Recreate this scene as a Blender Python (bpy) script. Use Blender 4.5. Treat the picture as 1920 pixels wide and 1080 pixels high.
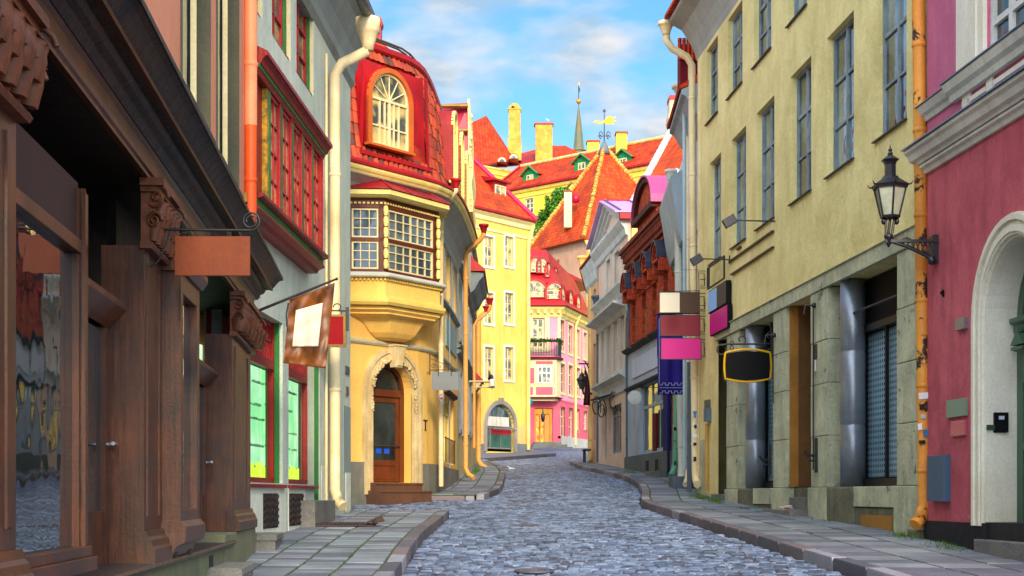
import bpy, math, random
from mathutils import Vector
random.seed(11)
S = bpy.context.scene
for o in list(bpy.data.objects): bpy.data.objects.remove(o)
COL = S.collection
PI = math.pi
# ---------------------------------------------------------------- camera
FPX, CX, HY, EYE = 2800.0, 960.0, 928.0, 1.6
cd = bpy.data.cameras.new('camera'); cam = bpy.data.objects.new('camera', cd); COL.objects.link(cam)
cam.location = (0, 0, EYE); cam.rotation_euler = (PI/2, 0, 0)
cd.sensor_width = 36; cd.lens = FPX/1920*36; cd.shift_x = 0; cd.shift_y = (HY-540)/1920
cd.clip_start = 0.1; cd.clip_end = 3000
S.camera = cam
# ---------------------------------------------------------------- light
SUN_EL, SUN_AZ = math.radians(23), math.radians(172)     # azimuth of the sun clockwise from +Y
sd = bpy.data.lights.new('sun', 'SUN'); sun = bpy.data.objects.new('sun', sd); COL.objects.link(sun)
sd.energy = 2.7; sd.angle = math.radians(9); sd.color = (1.0, 0.82, 0.56)
dirv = Vector((math.sin(SUN_AZ)*math.cos(SUN_EL), math.cos(SUN_AZ)*math.cos(SUN_EL), math.sin(SUN_EL)))
sun.rotation_euler = dirv.to_track_quat('Z', 'Y').to_euler(); sun.location = (0, -20, 40)
W = bpy.data.worlds.new("World"); S.world = W; W.use_nodes = True
nt = W.node_tree; nt.nodes.clear()
def wn(t, **k):
    n = nt.nodes.new(t)
    for a, b in k.items(): setattr(n, a, b)
    return n
sky = wn('ShaderNodeTexSky', sky_type='NISHITA', sun_disc=False, sun_elevation=SUN_EL, sun_rotation=SUN_AZ, air_density=1.0, dust_density=0.6, ozone_density=2.0)
tc = wn('ShaderNodeTexCoord'); mp = wn('ShaderNodeMapping'); mp.inputs['Scale'].default_value = (1.0, 0.6, 2.6)
mp.inputs['Location'].default_value = (0.35, 0.1, 0.3)
nz = wn('ShaderNodeTexNoise'); nz.inputs['Scale'].default_value = 12.0; nz.inputs['Detail'].default_value = 5; nz.inputs['Roughness'].default_value = .45; nz.inputs['Distortion'].default_value = .3
rp = wn('ShaderNodeValToRGB'); rp.color_ramp.elements[0].position = .40; rp.color_ramp.elements[1].position = .64
bg1 = wn('ShaderNodeBackground'); bg1.inputs['Strength'].default_value = 0.13
tint = wn('ShaderNodeMix', data_type='RGBA', blend_type='MULTIPLY'); tint.inputs[0].default_value = 1; tint.inputs[7].default_value = (.56, .92, 1.0, 1)
bg2 = wn('ShaderNodeBackground'); bg2.inputs['Color'].default_value = (0.93, 0.96, 1.0, 1); bg2.inputs['Strength'].default_value = 0.62
ms = wn('ShaderNodeMixShader'); ow = wn('ShaderNodeOutputWorld')
L = nt.links.new
L(tc.outputs['Generated'], mp.inputs['Vector']); L(mp.outputs[0], nz.inputs['Vector']); L(nz.outputs['Fac'], rp.inputs[0])
L(sky.outputs[0], tint.inputs[6]); L(tint.outputs[2], bg1.inputs['Color'])
# unseen clouds behind the camera, sun side, made brighter and thicker for added fill
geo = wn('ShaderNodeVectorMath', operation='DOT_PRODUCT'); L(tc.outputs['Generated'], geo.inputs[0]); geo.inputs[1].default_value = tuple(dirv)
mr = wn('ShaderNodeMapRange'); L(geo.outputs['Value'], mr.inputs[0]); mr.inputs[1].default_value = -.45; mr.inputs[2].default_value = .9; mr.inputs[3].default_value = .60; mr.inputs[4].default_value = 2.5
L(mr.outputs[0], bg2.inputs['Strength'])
nz2 = wn('ShaderNodeTexNoise'); nz2.inputs['Scale'].default_value = 22; nz2.inputs['Detail'].default_value = 5; L(mp.outputs[0], nz2.inputs['Vector'])
rp2 = wn('ShaderNodeValToRGB'); L(nz2.outputs['Fac'], rp2.inputs[0]); e_ = rp2.color_ramp.elements; e_[0].position = .38; e_[1].position = .62; e_[0].color = (.52, .70, .88, 1); e_[1].color = (.96, .97, 1.0, 1)
L(rp2.outputs[0], bg2.inputs['Color'])
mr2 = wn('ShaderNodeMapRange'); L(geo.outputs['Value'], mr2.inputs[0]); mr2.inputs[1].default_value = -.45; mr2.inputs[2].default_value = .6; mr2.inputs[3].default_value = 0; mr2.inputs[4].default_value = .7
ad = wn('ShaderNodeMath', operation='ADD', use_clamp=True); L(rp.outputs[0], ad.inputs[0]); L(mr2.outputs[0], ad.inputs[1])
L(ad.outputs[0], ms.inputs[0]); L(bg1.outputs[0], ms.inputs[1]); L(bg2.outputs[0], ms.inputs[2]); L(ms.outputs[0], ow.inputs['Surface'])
S.view_settings.view_transform = 'Standard'; S.view_settings.look = 'None'; S.view_settings.gamma = 1
S.view_settings.exposure = 0.6
S.render.engine = 'CYCLES'; S.cycles.max_bounces = 6; S.cycles.diffuse_bounces = 4

# ---------------------------------------------------------------- projection helpers
def P(x, y, Y): return Vector(((x-CX)/FPX*Y, Y, EYE+(HY-y)/FPX*Y))
KN = [(-80, -4), (0, 0), (20, 1.0), (30, 1.36), (35, 1.62), (42, 2.02), (55, 2.62), (100, 4.58), (130, 5.4), (900, 5.4)]
def gz(Y):
    for (a, b), (c, d) in zip(KN, KN[1:]):
        if Y <= c: return b+(d-b)*(Y-a)/(c-a)
    return KN[-1][1]
def GY(y):
    lo, hi = 5.0, 110.0
    for _ in range(60):
        m = (lo+hi)/2
        if EYE+(HY-y)/FPX*m > gz(m): lo = m
        else: hi = m
    return lo
def GP(x, y, dz=0):
    Y = GY(y); return Vector(((x-CX)/FPX*Y, Y, gz(Y)+dz))
def ph(px, Y): return (px-CX)/FPX*Y
def zz(y, Y): return EYE+(HY-y)/FPX*Y

# ---------------------------------------------------------------- materials
def lin(c):
    r = []
    for v in c[:3]:
        v = v/255.0
        r.append(v/12.92 if v <= .04045 else ((v+.055)/1.055)**2.4)
    return (*r, 1)
class NT:
    def __init__(s, name):
        s.m = bpy.data.materials.new(name); s.m.use_nodes = True; s.t = s.m.node_tree; s.t.nodes.clear()
        s.out = s.n('ShaderNodeOutputMaterial'); s.b = s.n('ShaderNodeBsdfPrincipled'); s.l(s.b.outputs[0], s.out.inputs[0])
    def n(s, t, **k):
        x = s.t.nodes.new(t)
        for a, b in k.items(): setattr(x, a, b)
        return x
    def l(s, a, b): s.t.links.new(a, b)
    def noise(s, vec, scale, detail=4, rough=.6, dist=0):
        x = s.n('ShaderNodeTexNoise'); x.inputs['Scale'].default_value = scale; x.inputs['Detail'].default_value = detail
        x.inputs['Roughness'].default_value = rough; x.inputs['Distortion'].default_value = dist
        if vec is not None: s.l(vec, x.inputs['Vector'])
        return x.outputs['Fac']
    def ramp(s, fac, a, b, ca=(0, 0, 0, 1), cb=(1, 1, 1, 1)):
        x = s.n('ShaderNodeValToRGB'); e = x.color_ramp.elements
        e[0].position = a; e[1].position = b; e[0].color = ca; e[1].color = cb; s.l(fac, x.inputs[0]); return x.outputs[0]
    def mix(s, fac, a, b, mode='MIX'):
        x = s.n('ShaderNodeMix', data_type='RGBA', blend_type=mode)
        for v, i in ((fac, 0), (a, 6), (b, 7)):
            if hasattr(v, 'links'): s.l(v, x.inputs[i])
            else: x.inputs[i].default_value = v
        return x.outputs[2]
    def math(s, op, a, b=0.0, c=None):
        x = s.n('ShaderNodeMath', operation=op)
        for v, i in ((a, 0), (b, 1), (c, 2)):
            if v is None: continue
            if hasattr(v, 'links'): s.l(v, x.inputs[i])
            else: x.inputs[i].default_value = v
        return x.outputs[0]
    def coord(s, scale=(1, 1, 1), kind='Object'):
        t = s.n('ShaderNodeTexCoord'); m = s.n('ShaderNodeMapping'); m.inputs['Scale'].default_value = scale
        s.l(t.outputs[kind], m.inputs['Vector']); return m.outputs[0]
    def bump(s, h, strength, dist=.02, prev=None):
        x = s.n('ShaderNodeBump'); x.inputs['Strength'].default_value = strength; x.inputs['Distance'].default_value = dist
        s.l(h, x.inputs['Height'])
        if prev is not None: s.l(prev, x.inputs['Normal'])
        return x.outputs[0]
_mc = {}
def mat(name, col, col2=None, rough=.85, metal=0, spots=None, streak=.25, nscale=.9, bump=.25, bscale=30, fine=.12, spec=.3, spotscale=1.3, thr=.62, grain=0):
    """weathered paint, plaster, wood or metal; col = main tone, col2 = second tone of the stains, spots = flaked patches"""
    if name in _mc: return _mc[name]
    s = NT(name); col = lin(col); col2 = lin(col2) if col2 else tuple(v*.72 for v in col[:3])+(1,)
    v = s.coord(); vs = s.coord((1, 1, .22))
    big = s.ramp(s.noise(v, nscale, 5, .62, .4), .36, .70)
    c = s.mix(big, col, col2)
    st = s.ramp(s.noise(vs, 5.0, 5, .65), .42, .75)
    c = s.mix(s.math('MULTIPLY', st, streak), c, tuple(x*.55 for x in col2[:3])+(1,))
    f = s.noise(v, bscale, 4, .7)
    c = s.mix(fine*2, c, s.ramp(f, .3, .75, (.45, .45, .45, 1), (1.3, 1.3, 1.3, 1)), 'MULTIPLY')
    if grain:
        gr_ = s.noise(s.coord((1, 1, .04)), 55, 4, .7, .5)
        c = s.mix(grain, c, s.ramp(gr_, .35, .65, (.35, .30, .28, 1), (1.5, 1.45, 1.35, 1)), 'MULTIPLY')
    if spots:
        sp = s.ramp(s.noise(v, spotscale, 8, .7, .3), thr, thr+.02)
        c = s.mix(sp, c, lin(spots))
    s.l(c, s.b.inputs['Base Color']); s.b.inputs['Roughness'].default_value = rough
    s.b.inputs['Metallic'].default_value = metal; s.b.inputs['Specular IOR Level'].default_value = spec
    nb = s.bump(f, bump, .012)
    if bump > .15: nb = s.bump(s.noise(v, bscale/6, 4, .6), bump*1.2, .05, nb)
    s.l(nb, s.b.inputs['Normal'])
    _mc[name] = s.m; return s.m
def glass(name, a, b, rough=.06, ior=1.6, wave=.03, scale=1.5):
    if name in _mc: return _mc[name]
    s = NT(name); v = s.coord()
    oi = s.n('ShaderNodeObjectInfo')
    add = s.n('ShaderNodeVectorMath', operation='ADD'); s.l(v, add.inputs[0])
    sc = s.n('ShaderNodeVectorMath', operation='SCALE'); s.l(oi.outputs['Color'], sc.inputs[0]); sc.inputs['Scale'].default_value = 1
    cmb = s.n('ShaderNodeCombineXYZ'); s.l(s.math('MULTIPLY', oi.outputs['Random'], 37.0), cmb.inputs[0]); s.l(cmb.outputs[0], add.inputs[1])
    n1 = s.noise(add.outputs[0], scale, 2, .5)
    c = s.mix(s.ramp(n1, .42, .58), lin(a), lin(b))
    s.l(c, s.b.inputs['Base Color']); s.b.inputs['Roughness'].default_value = rough; s.b.inputs['IOR'].default_value = ior
    s.b.inputs['Specular IOR Level'].default_value = .7
    s.l(s.bump(s.noise(v, 2.2, 2, .5), wave, .2), s.b.inputs['Normal'])
    _mc[name] = s.m; return s.m
def tiles(name, c1, c2, c3, pu=.22, pv=.30, bump=.9, lich=.0):
    """pantiles in the UV plane: u across, v up the slope"""
    if name in _mc: return _mc[name]
    s = NT(name); t = s.n('ShaderNodeTexCoord'); sp = s.n('ShaderNodeSeparateXYZ'); s.l(t.outputs['UV'], sp.inputs[0])
    u = s.math('DIVIDE', sp.outputs[0], pu); v = s.math('DIVIDE', sp.outputs[1], pv)
    fu = s.math('FRACT', u); fv = s.math('FRACT', v)
    hu = s.math('SINE', s.math('MULTIPLY', fu, PI)); hu = s.math('POWER', hu, .6)
    h = s.math('ADD', s.math('MULTIPLY', hu, .7), s.math('MULTIPLY', s.math('SUBTRACT', 1.0, fv), .5))
    cm = s.n('ShaderNodeCombineXYZ'); s.l(s.math('FLOOR', u), cm.inputs[0]); s.l(s.math('FLOOR', v), cm.inputs[1])
    w = s.n('ShaderNodeTexWhiteNoise'); s.l(cm.outputs[0], w.inputs['Vector'])
    c = s.mix(w.outputs['Value'], lin(c1), lin(c2))
    ob = s.coord(); c = s.mix(s.ramp(s.noise(ob, .7, 6, .65), .45, .75), c, lin(c3))
    gap = s.math('MINIMUM', s.ramp(hu, .15, .5), s.ramp(fv, .02, .10))
    c = s.mix(gap, s.mix(1.0, c, (.30, .26, .26, 1), 'MULTIPLY'), c)
    if lich: c = s.mix(s.ramp(s.noise(ob, 1.6, 8, .75), .66, .69), c, lin((225, 170, 60)))
    s.l(c, s.b.inputs['Base Color']); s.b.inputs['Roughness'].default_value = .8; s.b.inputs['Specular IOR Level'].default_value = .25
    s.l(s.bump(h, bump, .05), s.b.inputs['Normal'])
    _mc[name] = s.m; return s.m
def bricks(name, c1, c2, mortar, w=.26, h=.085):
    if name in _mc: return _mc[name]
    s = NT(name); t = s.n('ShaderNodeTexCoord'); b = s.n('ShaderNodeTexBrick'); s.l(t.outputs['UV'], b.inputs['Vector'])
    b.inputs['Color1'].default_value = lin(c1); b.inputs['Color2'].default_value = lin(c2); b.inputs['Mortar'].default_value = lin(mortar)
    b.inputs['Scale'].default_value = 1; b.inputs['Brick Width'].default_value = w; b.inputs['Row Height'].default_value = h
    b.inputs['Mortar Size'].default_value = .009; b.inputs['Bias'].default_value = -.1
    ob = s.coord(); c = s.mix(s.ramp(s.noise(ob, 9, 6, .7), .4, .7), b.outputs['Color'], s.mix(1.0, b.outputs['Color'], (.45, .4, .4, 1), 'MULTIPLY'))
    s.l(c, s.b.inputs['Base Color']); s.b.inputs['Roughness'].default_value = .85; s.b.inputs['Specular IOR Level'].default_value = .2
    s.l(s.bump(s.math('SUBTRACT', 1.0, b.outputs['Fac']), .6, .012), s.b.inputs['Normal'])
    _mc[name] = s.m; return s.m
def island(name, c1, c2, c3, rough=(.35, .7), bump=.4, bscale=50, tintscale=.5):
    """many separate stones in one mesh, each with its own tone"""
    if name in _mc: return _mc[name]
    s = NT(name); g = s.n('ShaderNodeNewGeometry'); ob = s.coord()
    r = g.outputs['Random Per Island']; c = s.mix(r, lin(c1), lin(c2))
    r2 = s.math('FRACT', s.math('MULTIPLY', r, 13.7))
    c = s.mix(s.ramp(r2, .80, .84), c, lin(c3))
    f = s.noise(ob, bscale, 5, .7)
    c = s.mix(.45, c, s.ramp(f, .3, .7, (.5, .5, .5, 1), (1.35, 1.35, 1.35, 1)), 'MULTIPLY')
    c = s.mix(s.ramp(s.noise(ob, tintscale, 4, .6), .4, .7), c, s.mix(1.0, c, (.58, .60, .60, 1), 'MULTIPLY'))
    s.l(c, s.b.inputs['Base Color'])
    rr = s.n('ShaderNodeMapRange'); s.l(f, rr.inputs[0]); rr.inputs[3].default_value = rough[0]; rr.inputs[4].default_value = rough[1]
    s.l(rr.outputs[0], s.b.inputs['Roughness']); s.b.inputs['Specular IOR Level'].default_value = .5
    s.l(s.bump(f, bump, .01), s.b.inputs['Normal'])
    _mc[name] = s.m; return s.m
def emit(name, col, strength, col2=None, scale=6):
    if name in _mc: return _mc[name]
    s = NT(name); s.l(s.mix(s.ramp(s.noise(s.coord(), scale, 3), .4, .65), lin(col), lin(col2 or col)), s.b.inputs['Emission Color'])
    s.b.inputs['Base Color'].default_value = (.05, .05, .05, 1); s.b.inputs['Emission Strength'].default_value = strength
    _mc[name] = s.m; return s.m
def seethrough(name, tint=(230, 255, 240), ior=1.4):
    if name in _mc: return _mc[name]
    s = NT(name); tr = s.n('ShaderNodeBsdfTransparent'); tr.inputs[0].default_value = lin(tint)
    gl = s.n('ShaderNodeBsdfGlossy'); gl.inputs['Roughness'].default_value = .03; fac = min(.5, (ior-1)*.45)
    mx = s.n('ShaderNodeMixShader'); mx.inputs[0].default_value = fac; s.l(tr.outputs[0], mx.inputs[1]); s.l(gl.outputs[0], mx.inputs[2])
    s.l(mx.outputs[0], s.out.inputs[0]); _mc[name] = s.m; return s.m

# ---------------------------------------------------------------- mesh builder
class MB:
    def __init__(s): s.v = []; s.f = []; s.s = []
    def add(s, vs, fs, sm=False):
        b = len(s.v); s.v += [Vector(v) for v in vs]; s.f += [tuple(b+i for i in f) for f in fs]; s.s += [sm]*len(fs); return s
    def poly(s, pts, sm=False): return s.add(pts, [tuple(range(len(pts)))], sm)
    def hexa(s, p):   # 0-3 bottom ring, 4-7 top ring
        return s.add(p, [(0, 3, 2, 1), (4, 5, 6, 7), (0, 1, 5, 4), (1, 2, 6, 5), (2, 3, 7, 6), (3, 0, 4, 7)])
    def box(s, x0, x1, y0, y1, z0, z1):
        return s.hexa([(x0, y0, z0), (x1, y0, z0), (x1, y1, z0), (x0, y1, z0), (x0, y0, z1), (x1, y0, z1), (x1, y1, z1), (x0, y1, z1)])
    def obox(s, c, ax, ay, az):   # oriented box: centre and three half-axis vectors
        c, ax, ay, az = map(Vector, (c, ax, ay, az))
        return s.hexa([c-ax-ay-az, c+ax-ay-az, c+ax+ay-az, c-ax+ay-az, c-ax-ay+az, c+ax-ay+az, c+ax+ay+az, c-ax+ay+az])
    def prism(s, pts, d):
        d = Vector(d); n = len(pts); pts = [Vector(p) for p in pts]
        return s.add(pts+[p+d for p in pts], [tuple(range(n))[::-1], tuple(range(n, 2*n))]+[(i, (i+1) % n, n+(i+1) % n, n+i) for i in range(n)])
    def tube(s, pts, r, n=8, cap=True):
        pts = [Vector(p) for p in pts]; R = r if isinstance(r, (list, tuple)) else [r]*len(pts)
        vs = []; fs = []; prev = None
        for i, p in enumerate(pts):
            t = (pts[min(i+1, len(pts)-1)]-pts[max(i-1, 0)]).normalized()
            if prev is None: a = t.cross(Vector((0, 0, 1)) if abs(t.z) < .9 else Vector((1, 0, 0))).normalized()
            else: a = (prev-t*prev.dot(t)).normalized()
            prev = a; b = t.cross(a)
            for k in range(n):
                an = 2*PI*k/n; vs.append(p+(a*math.cos(an)+b*math.sin(an))*R[i])
        for i in range(len(pts)-1):
            for k in range(n):
                k2 = (k+1) % n; fs.append((i*n+k, i*n+k2, (i+1)*n+k2, (i+1)*n+k))
        s.add(vs, fs, True)
        if cap: s.add(vs[:n], [tuple(range(n))[::-1]]); s.add(vs[-n:], [tuple(range(n))])
        return s
    def lathe(s, prof, c, n=12, sm=True, sy=1.0):
        c = Vector(c); vs = []; fs = []
        for r, z in prof:
            for k in range(n):
                a = 2*PI*(k+.5)/n; vs.append(c+Vector((r*math.cos(a), r*math.sin(a)*sy, z)))
        for i in range(len(prof)-1):
            for k in range(n):
                k2 = (k+1) % n; fs.append((i*n+k, i*n+k2, (i+1)*n+k2, (i+1)*n+k))
        fs2 = [tuple(range(n))[::-1], tuple(len(vs)-n+i for i in range(n))]
        s.add(vs, fs+fs2, sm); return s
    def ball(s, c, r, sc=(1, 1, 1), n=12):
        c = Vector(c); vs = []; fs = []; m = n//2
        for i in range(m+1):
            t = PI*i/m
            for k in range(n):
                a = 2*PI*k/n; vs.append(c+Vector((r*sc[0]*math.sin(t)*math.cos(a), r*sc[1]*math.sin(t)*math.sin(a), r*sc[2]*math.cos(t))))
        for i in range(m):
            for k in range(n):
                k2 = (k+1) % n; fs.append((i*n+k, (i+1)*n+k, (i+1)*n+k2, i*n+k2))
        return s.add(vs, fs, True)
    def build(s, name, m, parent=None, label=None, bevel=0, uv=True):
        me = bpy.data.meshes.new(name); o = bpy.data.objects.new(name, me)
        off = Vector(parent_loc(parent)) if parent is not None else Vector((0, 0, 0))
        me.from_pydata([v-off for v in s.v], [], s.f); me.materials.append(m)
        me.polygons.foreach_set('use_smooth', s.s)
        if uv:
            ul = me.uv_layers.new(name='UVMap'); d = []
            Z = Vector((0, 0, 1)); vv = s.v
            for p in me.polygons:
                n = p.normal
                t = Z.cross(n)
                t = Vector((1, 0, 0)) if t.length < .02 else t.normalized()
                b = n.cross(t)
                for vi in p.vertices: q = vv[vi]; d += [q.dot(t), q.dot(b)]
            ul.data.foreach_set('uv', d)
        COL.objects.link(o)
        if parent is not None: o.parent = parent
        if bevel:
            mo = o.modifiers.new('bevel', 'BEVEL'); mo.width = bevel; mo.segments = 2; mo.limit_method = 'ANGLE'; mo.angle_limit = math.radians(40)
        if label: o['label'] = label
        return o
def parent_loc(o):
    v = Vector((0, 0, 0))
    while o is not None: v = v+Vector(o.location); o = o.parent
    return v
def tag(o, label, cat, group=None, kind=None):
    if label: o['label'] = label
    if cat: o['category'] = cat
    if group: o['group'] = group
    if kind: o['kind'] = kind
    return o
def thing(name, label, cat, loc, group=None):
    o = bpy.data.objects.new(name, None); COL.objects.link(o); o.location = loc; o.empty_display_size = .3
    return tag(o, label, cat, group)
def struct(name, mb, m, uv=True):
    o = mb.build(name, m, uv=uv); o['kind'] = 'structure'; return o
# ---------------------------------------------------------------- facade: a plan polyline with (u along, z up, n outwards) coordinates
class Fac:
    def __init__(s, pts, side):
        s.p = [Vector((x, y)) for x, y in pts]; s.side = side; s.u = [0.0]
        for a, b in zip(s.p, s.p[1:]): s.u.append(s.u[-1]+(b-a).length)
        s.L = s.u[-1]; seg = []
        for a, b in zip(s.p, s.p[1:]):
            d = (b-a).normalized(); seg.append(Vector((-d.y, d.x))*side)
        s.seg = seg; s.vn = []
        for i in range(len(s.p)):
            a = seg[max(i-1, 0)]; b = seg[min(i, len(seg)-1)]; m = (a+b).normalized(); s.vn.append(m/max(.5, m.dot(a)))
    def at(s, u, z, n=0):
        i = 0
        while i < len(s.u)-2 and u > s.u[i+1]: i += 1
        t = (u-s.u[i])/(s.u[i+1]-s.u[i]); q = s.p[i]+(s.p[i+1]-s.p[i])*t
        tt = min(1, max(0, t)); nn = s.vn[i]*(1-tt)+s.vn[i+1]*tt
        if len(s.seg) == 1: nn = s.seg[0]
        q = q+nn*n; return Vector((q.x, q.y, z))
    def cast(s, px, n=0):
        k = (px-CX)/FPX; best = None
        for i in range(len(s.seg)):
            a = s.p[i]+s.vn[i]*n; b = s.p[i+1]+s.vn[i+1]*n
            fa = a.x-k*a.y; fb = b.x-k*b.y
            if abs(fa-fb) < 1e-9: continue
            t = fa/(fa-fb); e = 0 if 0 <= t <= 1 else min(abs(t), abs(t-1))
            if i > 0 and t < 0: e += .5
            if i < len(s.seg)-1 and t > 1: e += .5
            if best is None or e < best[0]-1e-9: best = (e, s.u[i]+t*(s.u[i+1]-s.u[i]))
        return best[1]
    def uz(s, px, py, n=0):
        u = s.cast(px, n); Y = s.at(u, 0, n).y; return u, zz(py, Y)
    def z(s, px, py, n=0): return s.uz(px, py, n)[1]
    def cuts(s, u0, u1):
        return [u0]+[x for x in s.u[1:-1] if u0+1e-4 < x < u1-1e-4]+[u1]
    def mold(s, mb, u0, u1, prof, caps=True, sm=False):
        """sweep a closed (n, z) profile along the wall"""
        if u1 < u0: u0, u1 = u1, u0
        us = s.cuts(u0, u1); m = len(prof); vs = [s.at(u, z, n) for u in us for n, z in prof]; fs = []
        for i in range(len(us)-1):
            for k in range(m):
                k2 = (k+1) % m; fs.append((i*m+k, i*m+k2, (i+1)*m+k2, (i+1)*m+k))
        mb.add(vs, fs, sm)
        if caps: mb.add(vs[:m], [tuple(range(m))]); mb.add(vs[-m:], [tuple(range(m))[::-1]])
        return mb
    def box(s, mb, u0, u1, z0, z1, n0, n1):
        return s.mold(mb, u0, u1, [(n0, z0), (n1, z0), (n1, z1), (n0, z1)])
    def wall(s, mb, u0, u1, z0, z1, ops=(), depth=.15, n=0):
        """wall sheet with openings (u0,u1,z0,z1[,rise]) and their reveals"""
        ops = [tuple(o)+((0,) if len(o) == 4 else ()) for o in ops]
        ops = [(min(a, b), max(a, b), c, d, e) for a, b, c, d, e in ops]
        U = sorted({round(x, 5) for x in s.cuts(u0, u1)+[v for o in ops for v in o[:2] if u0 < v < u1]})
        Z = sorted({round(x, 5) for x in [z0, z1]+[v for o in ops for v in o[2:4] if z0 < v < z1]})
        for a, b in zip(U, U[1:]):
            for c, d in zip(Z, Z[1:]):
                um, zm = (a+b)/2, (c+d)/2
                if any(o[0] < um < o[1] and o[2] < zm < o[3] for o in ops): continue
                mb.poly([s.at(a, c, n), s.at(b, c, n), s.at(b, d, n), s.at(a, d, n)])
        for a, b, c, d, r in ops:
            us = [x for x in U if a-1e-4 <= x <= b+1e-4]
            spr = d-r
            for uu in (a, b): mb.poly([s.at(uu, c, n), s.at(uu, c, n-depth), s.at(uu, spr, n-depth), s.at(uu, spr, n)])
            for p, q in zip(us, us[1:]): mb.poly([s.at(p, c, n), s.at(q, c, n), s.at(q, c, n-depth), s.at(p, c, n-depth)])
            if r <= 0:
                for p, q in zip(us, us[1:]): mb.poly([s.at(p, d, n), s.at(q, d, n), s.at(q, d, n-depth), s.at(p, d, n-depth)])
            else:
                A = arcpts(a, b, spr, r, 16)
                for (ua, za), (ub, zb) in zip(A, A[1:]):
                    mb.poly([s.at(ua, za, n), s.at(ub, zb, n), s.at(ub, zb, n-depth), s.at(ua, za, n-depth)])
                    mb.poly([s.at(ua, za, n), s.at(ub, zb, n), s.at(ub, d, n), s.at(ua, d, n)])
        return mb
    def body(s, mb, u0, u1, z0, z1, D, n=0, top=True):
        """the ends, back and top that close a building behind its facade"""
        a, b = s.at(u0, z0, n), s.at(u1, z0, n); c, d = s.at(u1, z0, n-D), s.at(u0, z0, n-D); h = Vector((0, 0, z1-z0))
        for p, q in ((b, c), (c, d), (d, a)): mb.poly([p, q, q+h, p+h])
        if top:
            us = s.cuts(u0, u1)
            mb.poly([s.at(u, z1, n) for u in us]+[c+h, d+h])
        return mb
    def arch(s, mb, u0, u1, z0, spr, rise, w, n0, n1, legs=True, seg=18):
        """a raised band of width w round an arched opening"""
        I = arcpts(u0, u1, spr, rise, seg); O = arcpts(u0-w, u1+w, spr, rise+w, seg)
        if legs: I = [(u0, z0)]+I+[(u1, z0)]; O = [(u0-w, z0)]+O+[(u1+w, z0)]
        m = len(I); vs = []
        for (a, b), (c, d) in zip(I, O): vs += [s.at(a, b, n0), s.at(a, b, n1), s.at(c, d, n1), s.at(c, d, n0)]
        fs = []
        for i in range(m-1):
            for k in range(4): fs.append((4*i+k, 4*i+(k+1) % 4, 4*i+4+(k+1) % 4, 4*i+4+k))
        fs += [(0, 1, 2, 3), tuple(4*m-4+k for k in (3, 2, 1, 0))]
        mb.add(vs, fs); return mb
    def win(s, parent, u0, u1, z0, z1, n, fm, gm, v=(.5,), h=(.5,), t=.06, tb=.03, sill=None, rise=0, nm='window', dn=.05, thickv=(), proj=.08, label=None):
        """window in its opening: frame with bars (part), pane and sill (sub-parts)"""
        if u1 < u0: u0, u1 = u1, u0
        mb = MB(); w = u1-u0; H = z1-z0; spr = z1-rise
        s.box(mb, u0, u0+t, z0, spr, n-dn, n); s.box(mb, u1-t, u1, z0, spr, n-dn, n); s.box(mb, u0+t, u1-t, z0, z0+t, n-dn, n)
        if rise:
            s.arch(mb, u0+t, u1-t, z0, spr, rise-t, t, n-dn, n, legs=False)
            s.box(mb, u0+t, u1-t, spr-t/2, spr+t/2, n-dn, n+.004)
        else: s.box(mb, u0+t, u1-t, z1-t, z1, n-dn, n)
        for i, a in enumerate(v):
            q = t*.6 if a in thickv else tb/2; s.box(mb, u0+w*a-q, u0+w*a+q, z0+t, (spr if rise else z1-t), n-dn*.8, n-.003)
        for a in h:
            q = t*.5 if a in thickv else tb/2; s.box(mb, u0+t, u1-t, z0+(spr-z0)*a-q, z0+(spr-z0)*a+q, n-dn*.8, n-.006)
        if rise:
            uc = (u0+u1)/2
            for a in (30, 60, 90, 120, 150):
                a = math.radians(a)
                p = s.at(uc, spr, n-.02); q = s.at(uc+math.cos(a)*(w/2-t), spr+math.sin(a)*(rise-t), n-.02)
                mb.tube([p, q], tb*.55, 4)
        fr = mb.build(nm, fm, parent, label)
        gb = MB()
        us = s.cuts(u0+t*.5, u1-t*.5); zt = spr if rise else z1-t*.5
        for p, q in zip(us, us[1:]): gb.poly([s.at(p, z0+t*.5, n-dn*.7), s.at(q, z0+t*.5, n-dn*.7), s.at(q, zt, n-dn*.7), s.at(p, zt, n-dn*.7)])
        if rise: gb.poly([s.at(a, b, n-dn*.7) for a, b in arcpts(u0+t*.5, u1-t*.5, spr, rise-t*.5, 16)])
        gb.build('pane', gm, fr)
        if sill is not None:
            sb = MB(); s.mold(sb, u0-.04, u1+.04, [(n-.02, z0-.05), (n+proj, z0-.06), (n+proj, z0-.03), (n-.02, z0+.004)]); sb.build('sill', sill, fr)
        return fr
def arcpts(a, b, spr, rise, seg=16):
    c = (a+b)/2; r = (b-a)/2
    return [(c-r*math.cos(PI*i/seg), spr+rise*math.sin(PI*i/seg)) for i in range(seg+1)]
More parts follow.
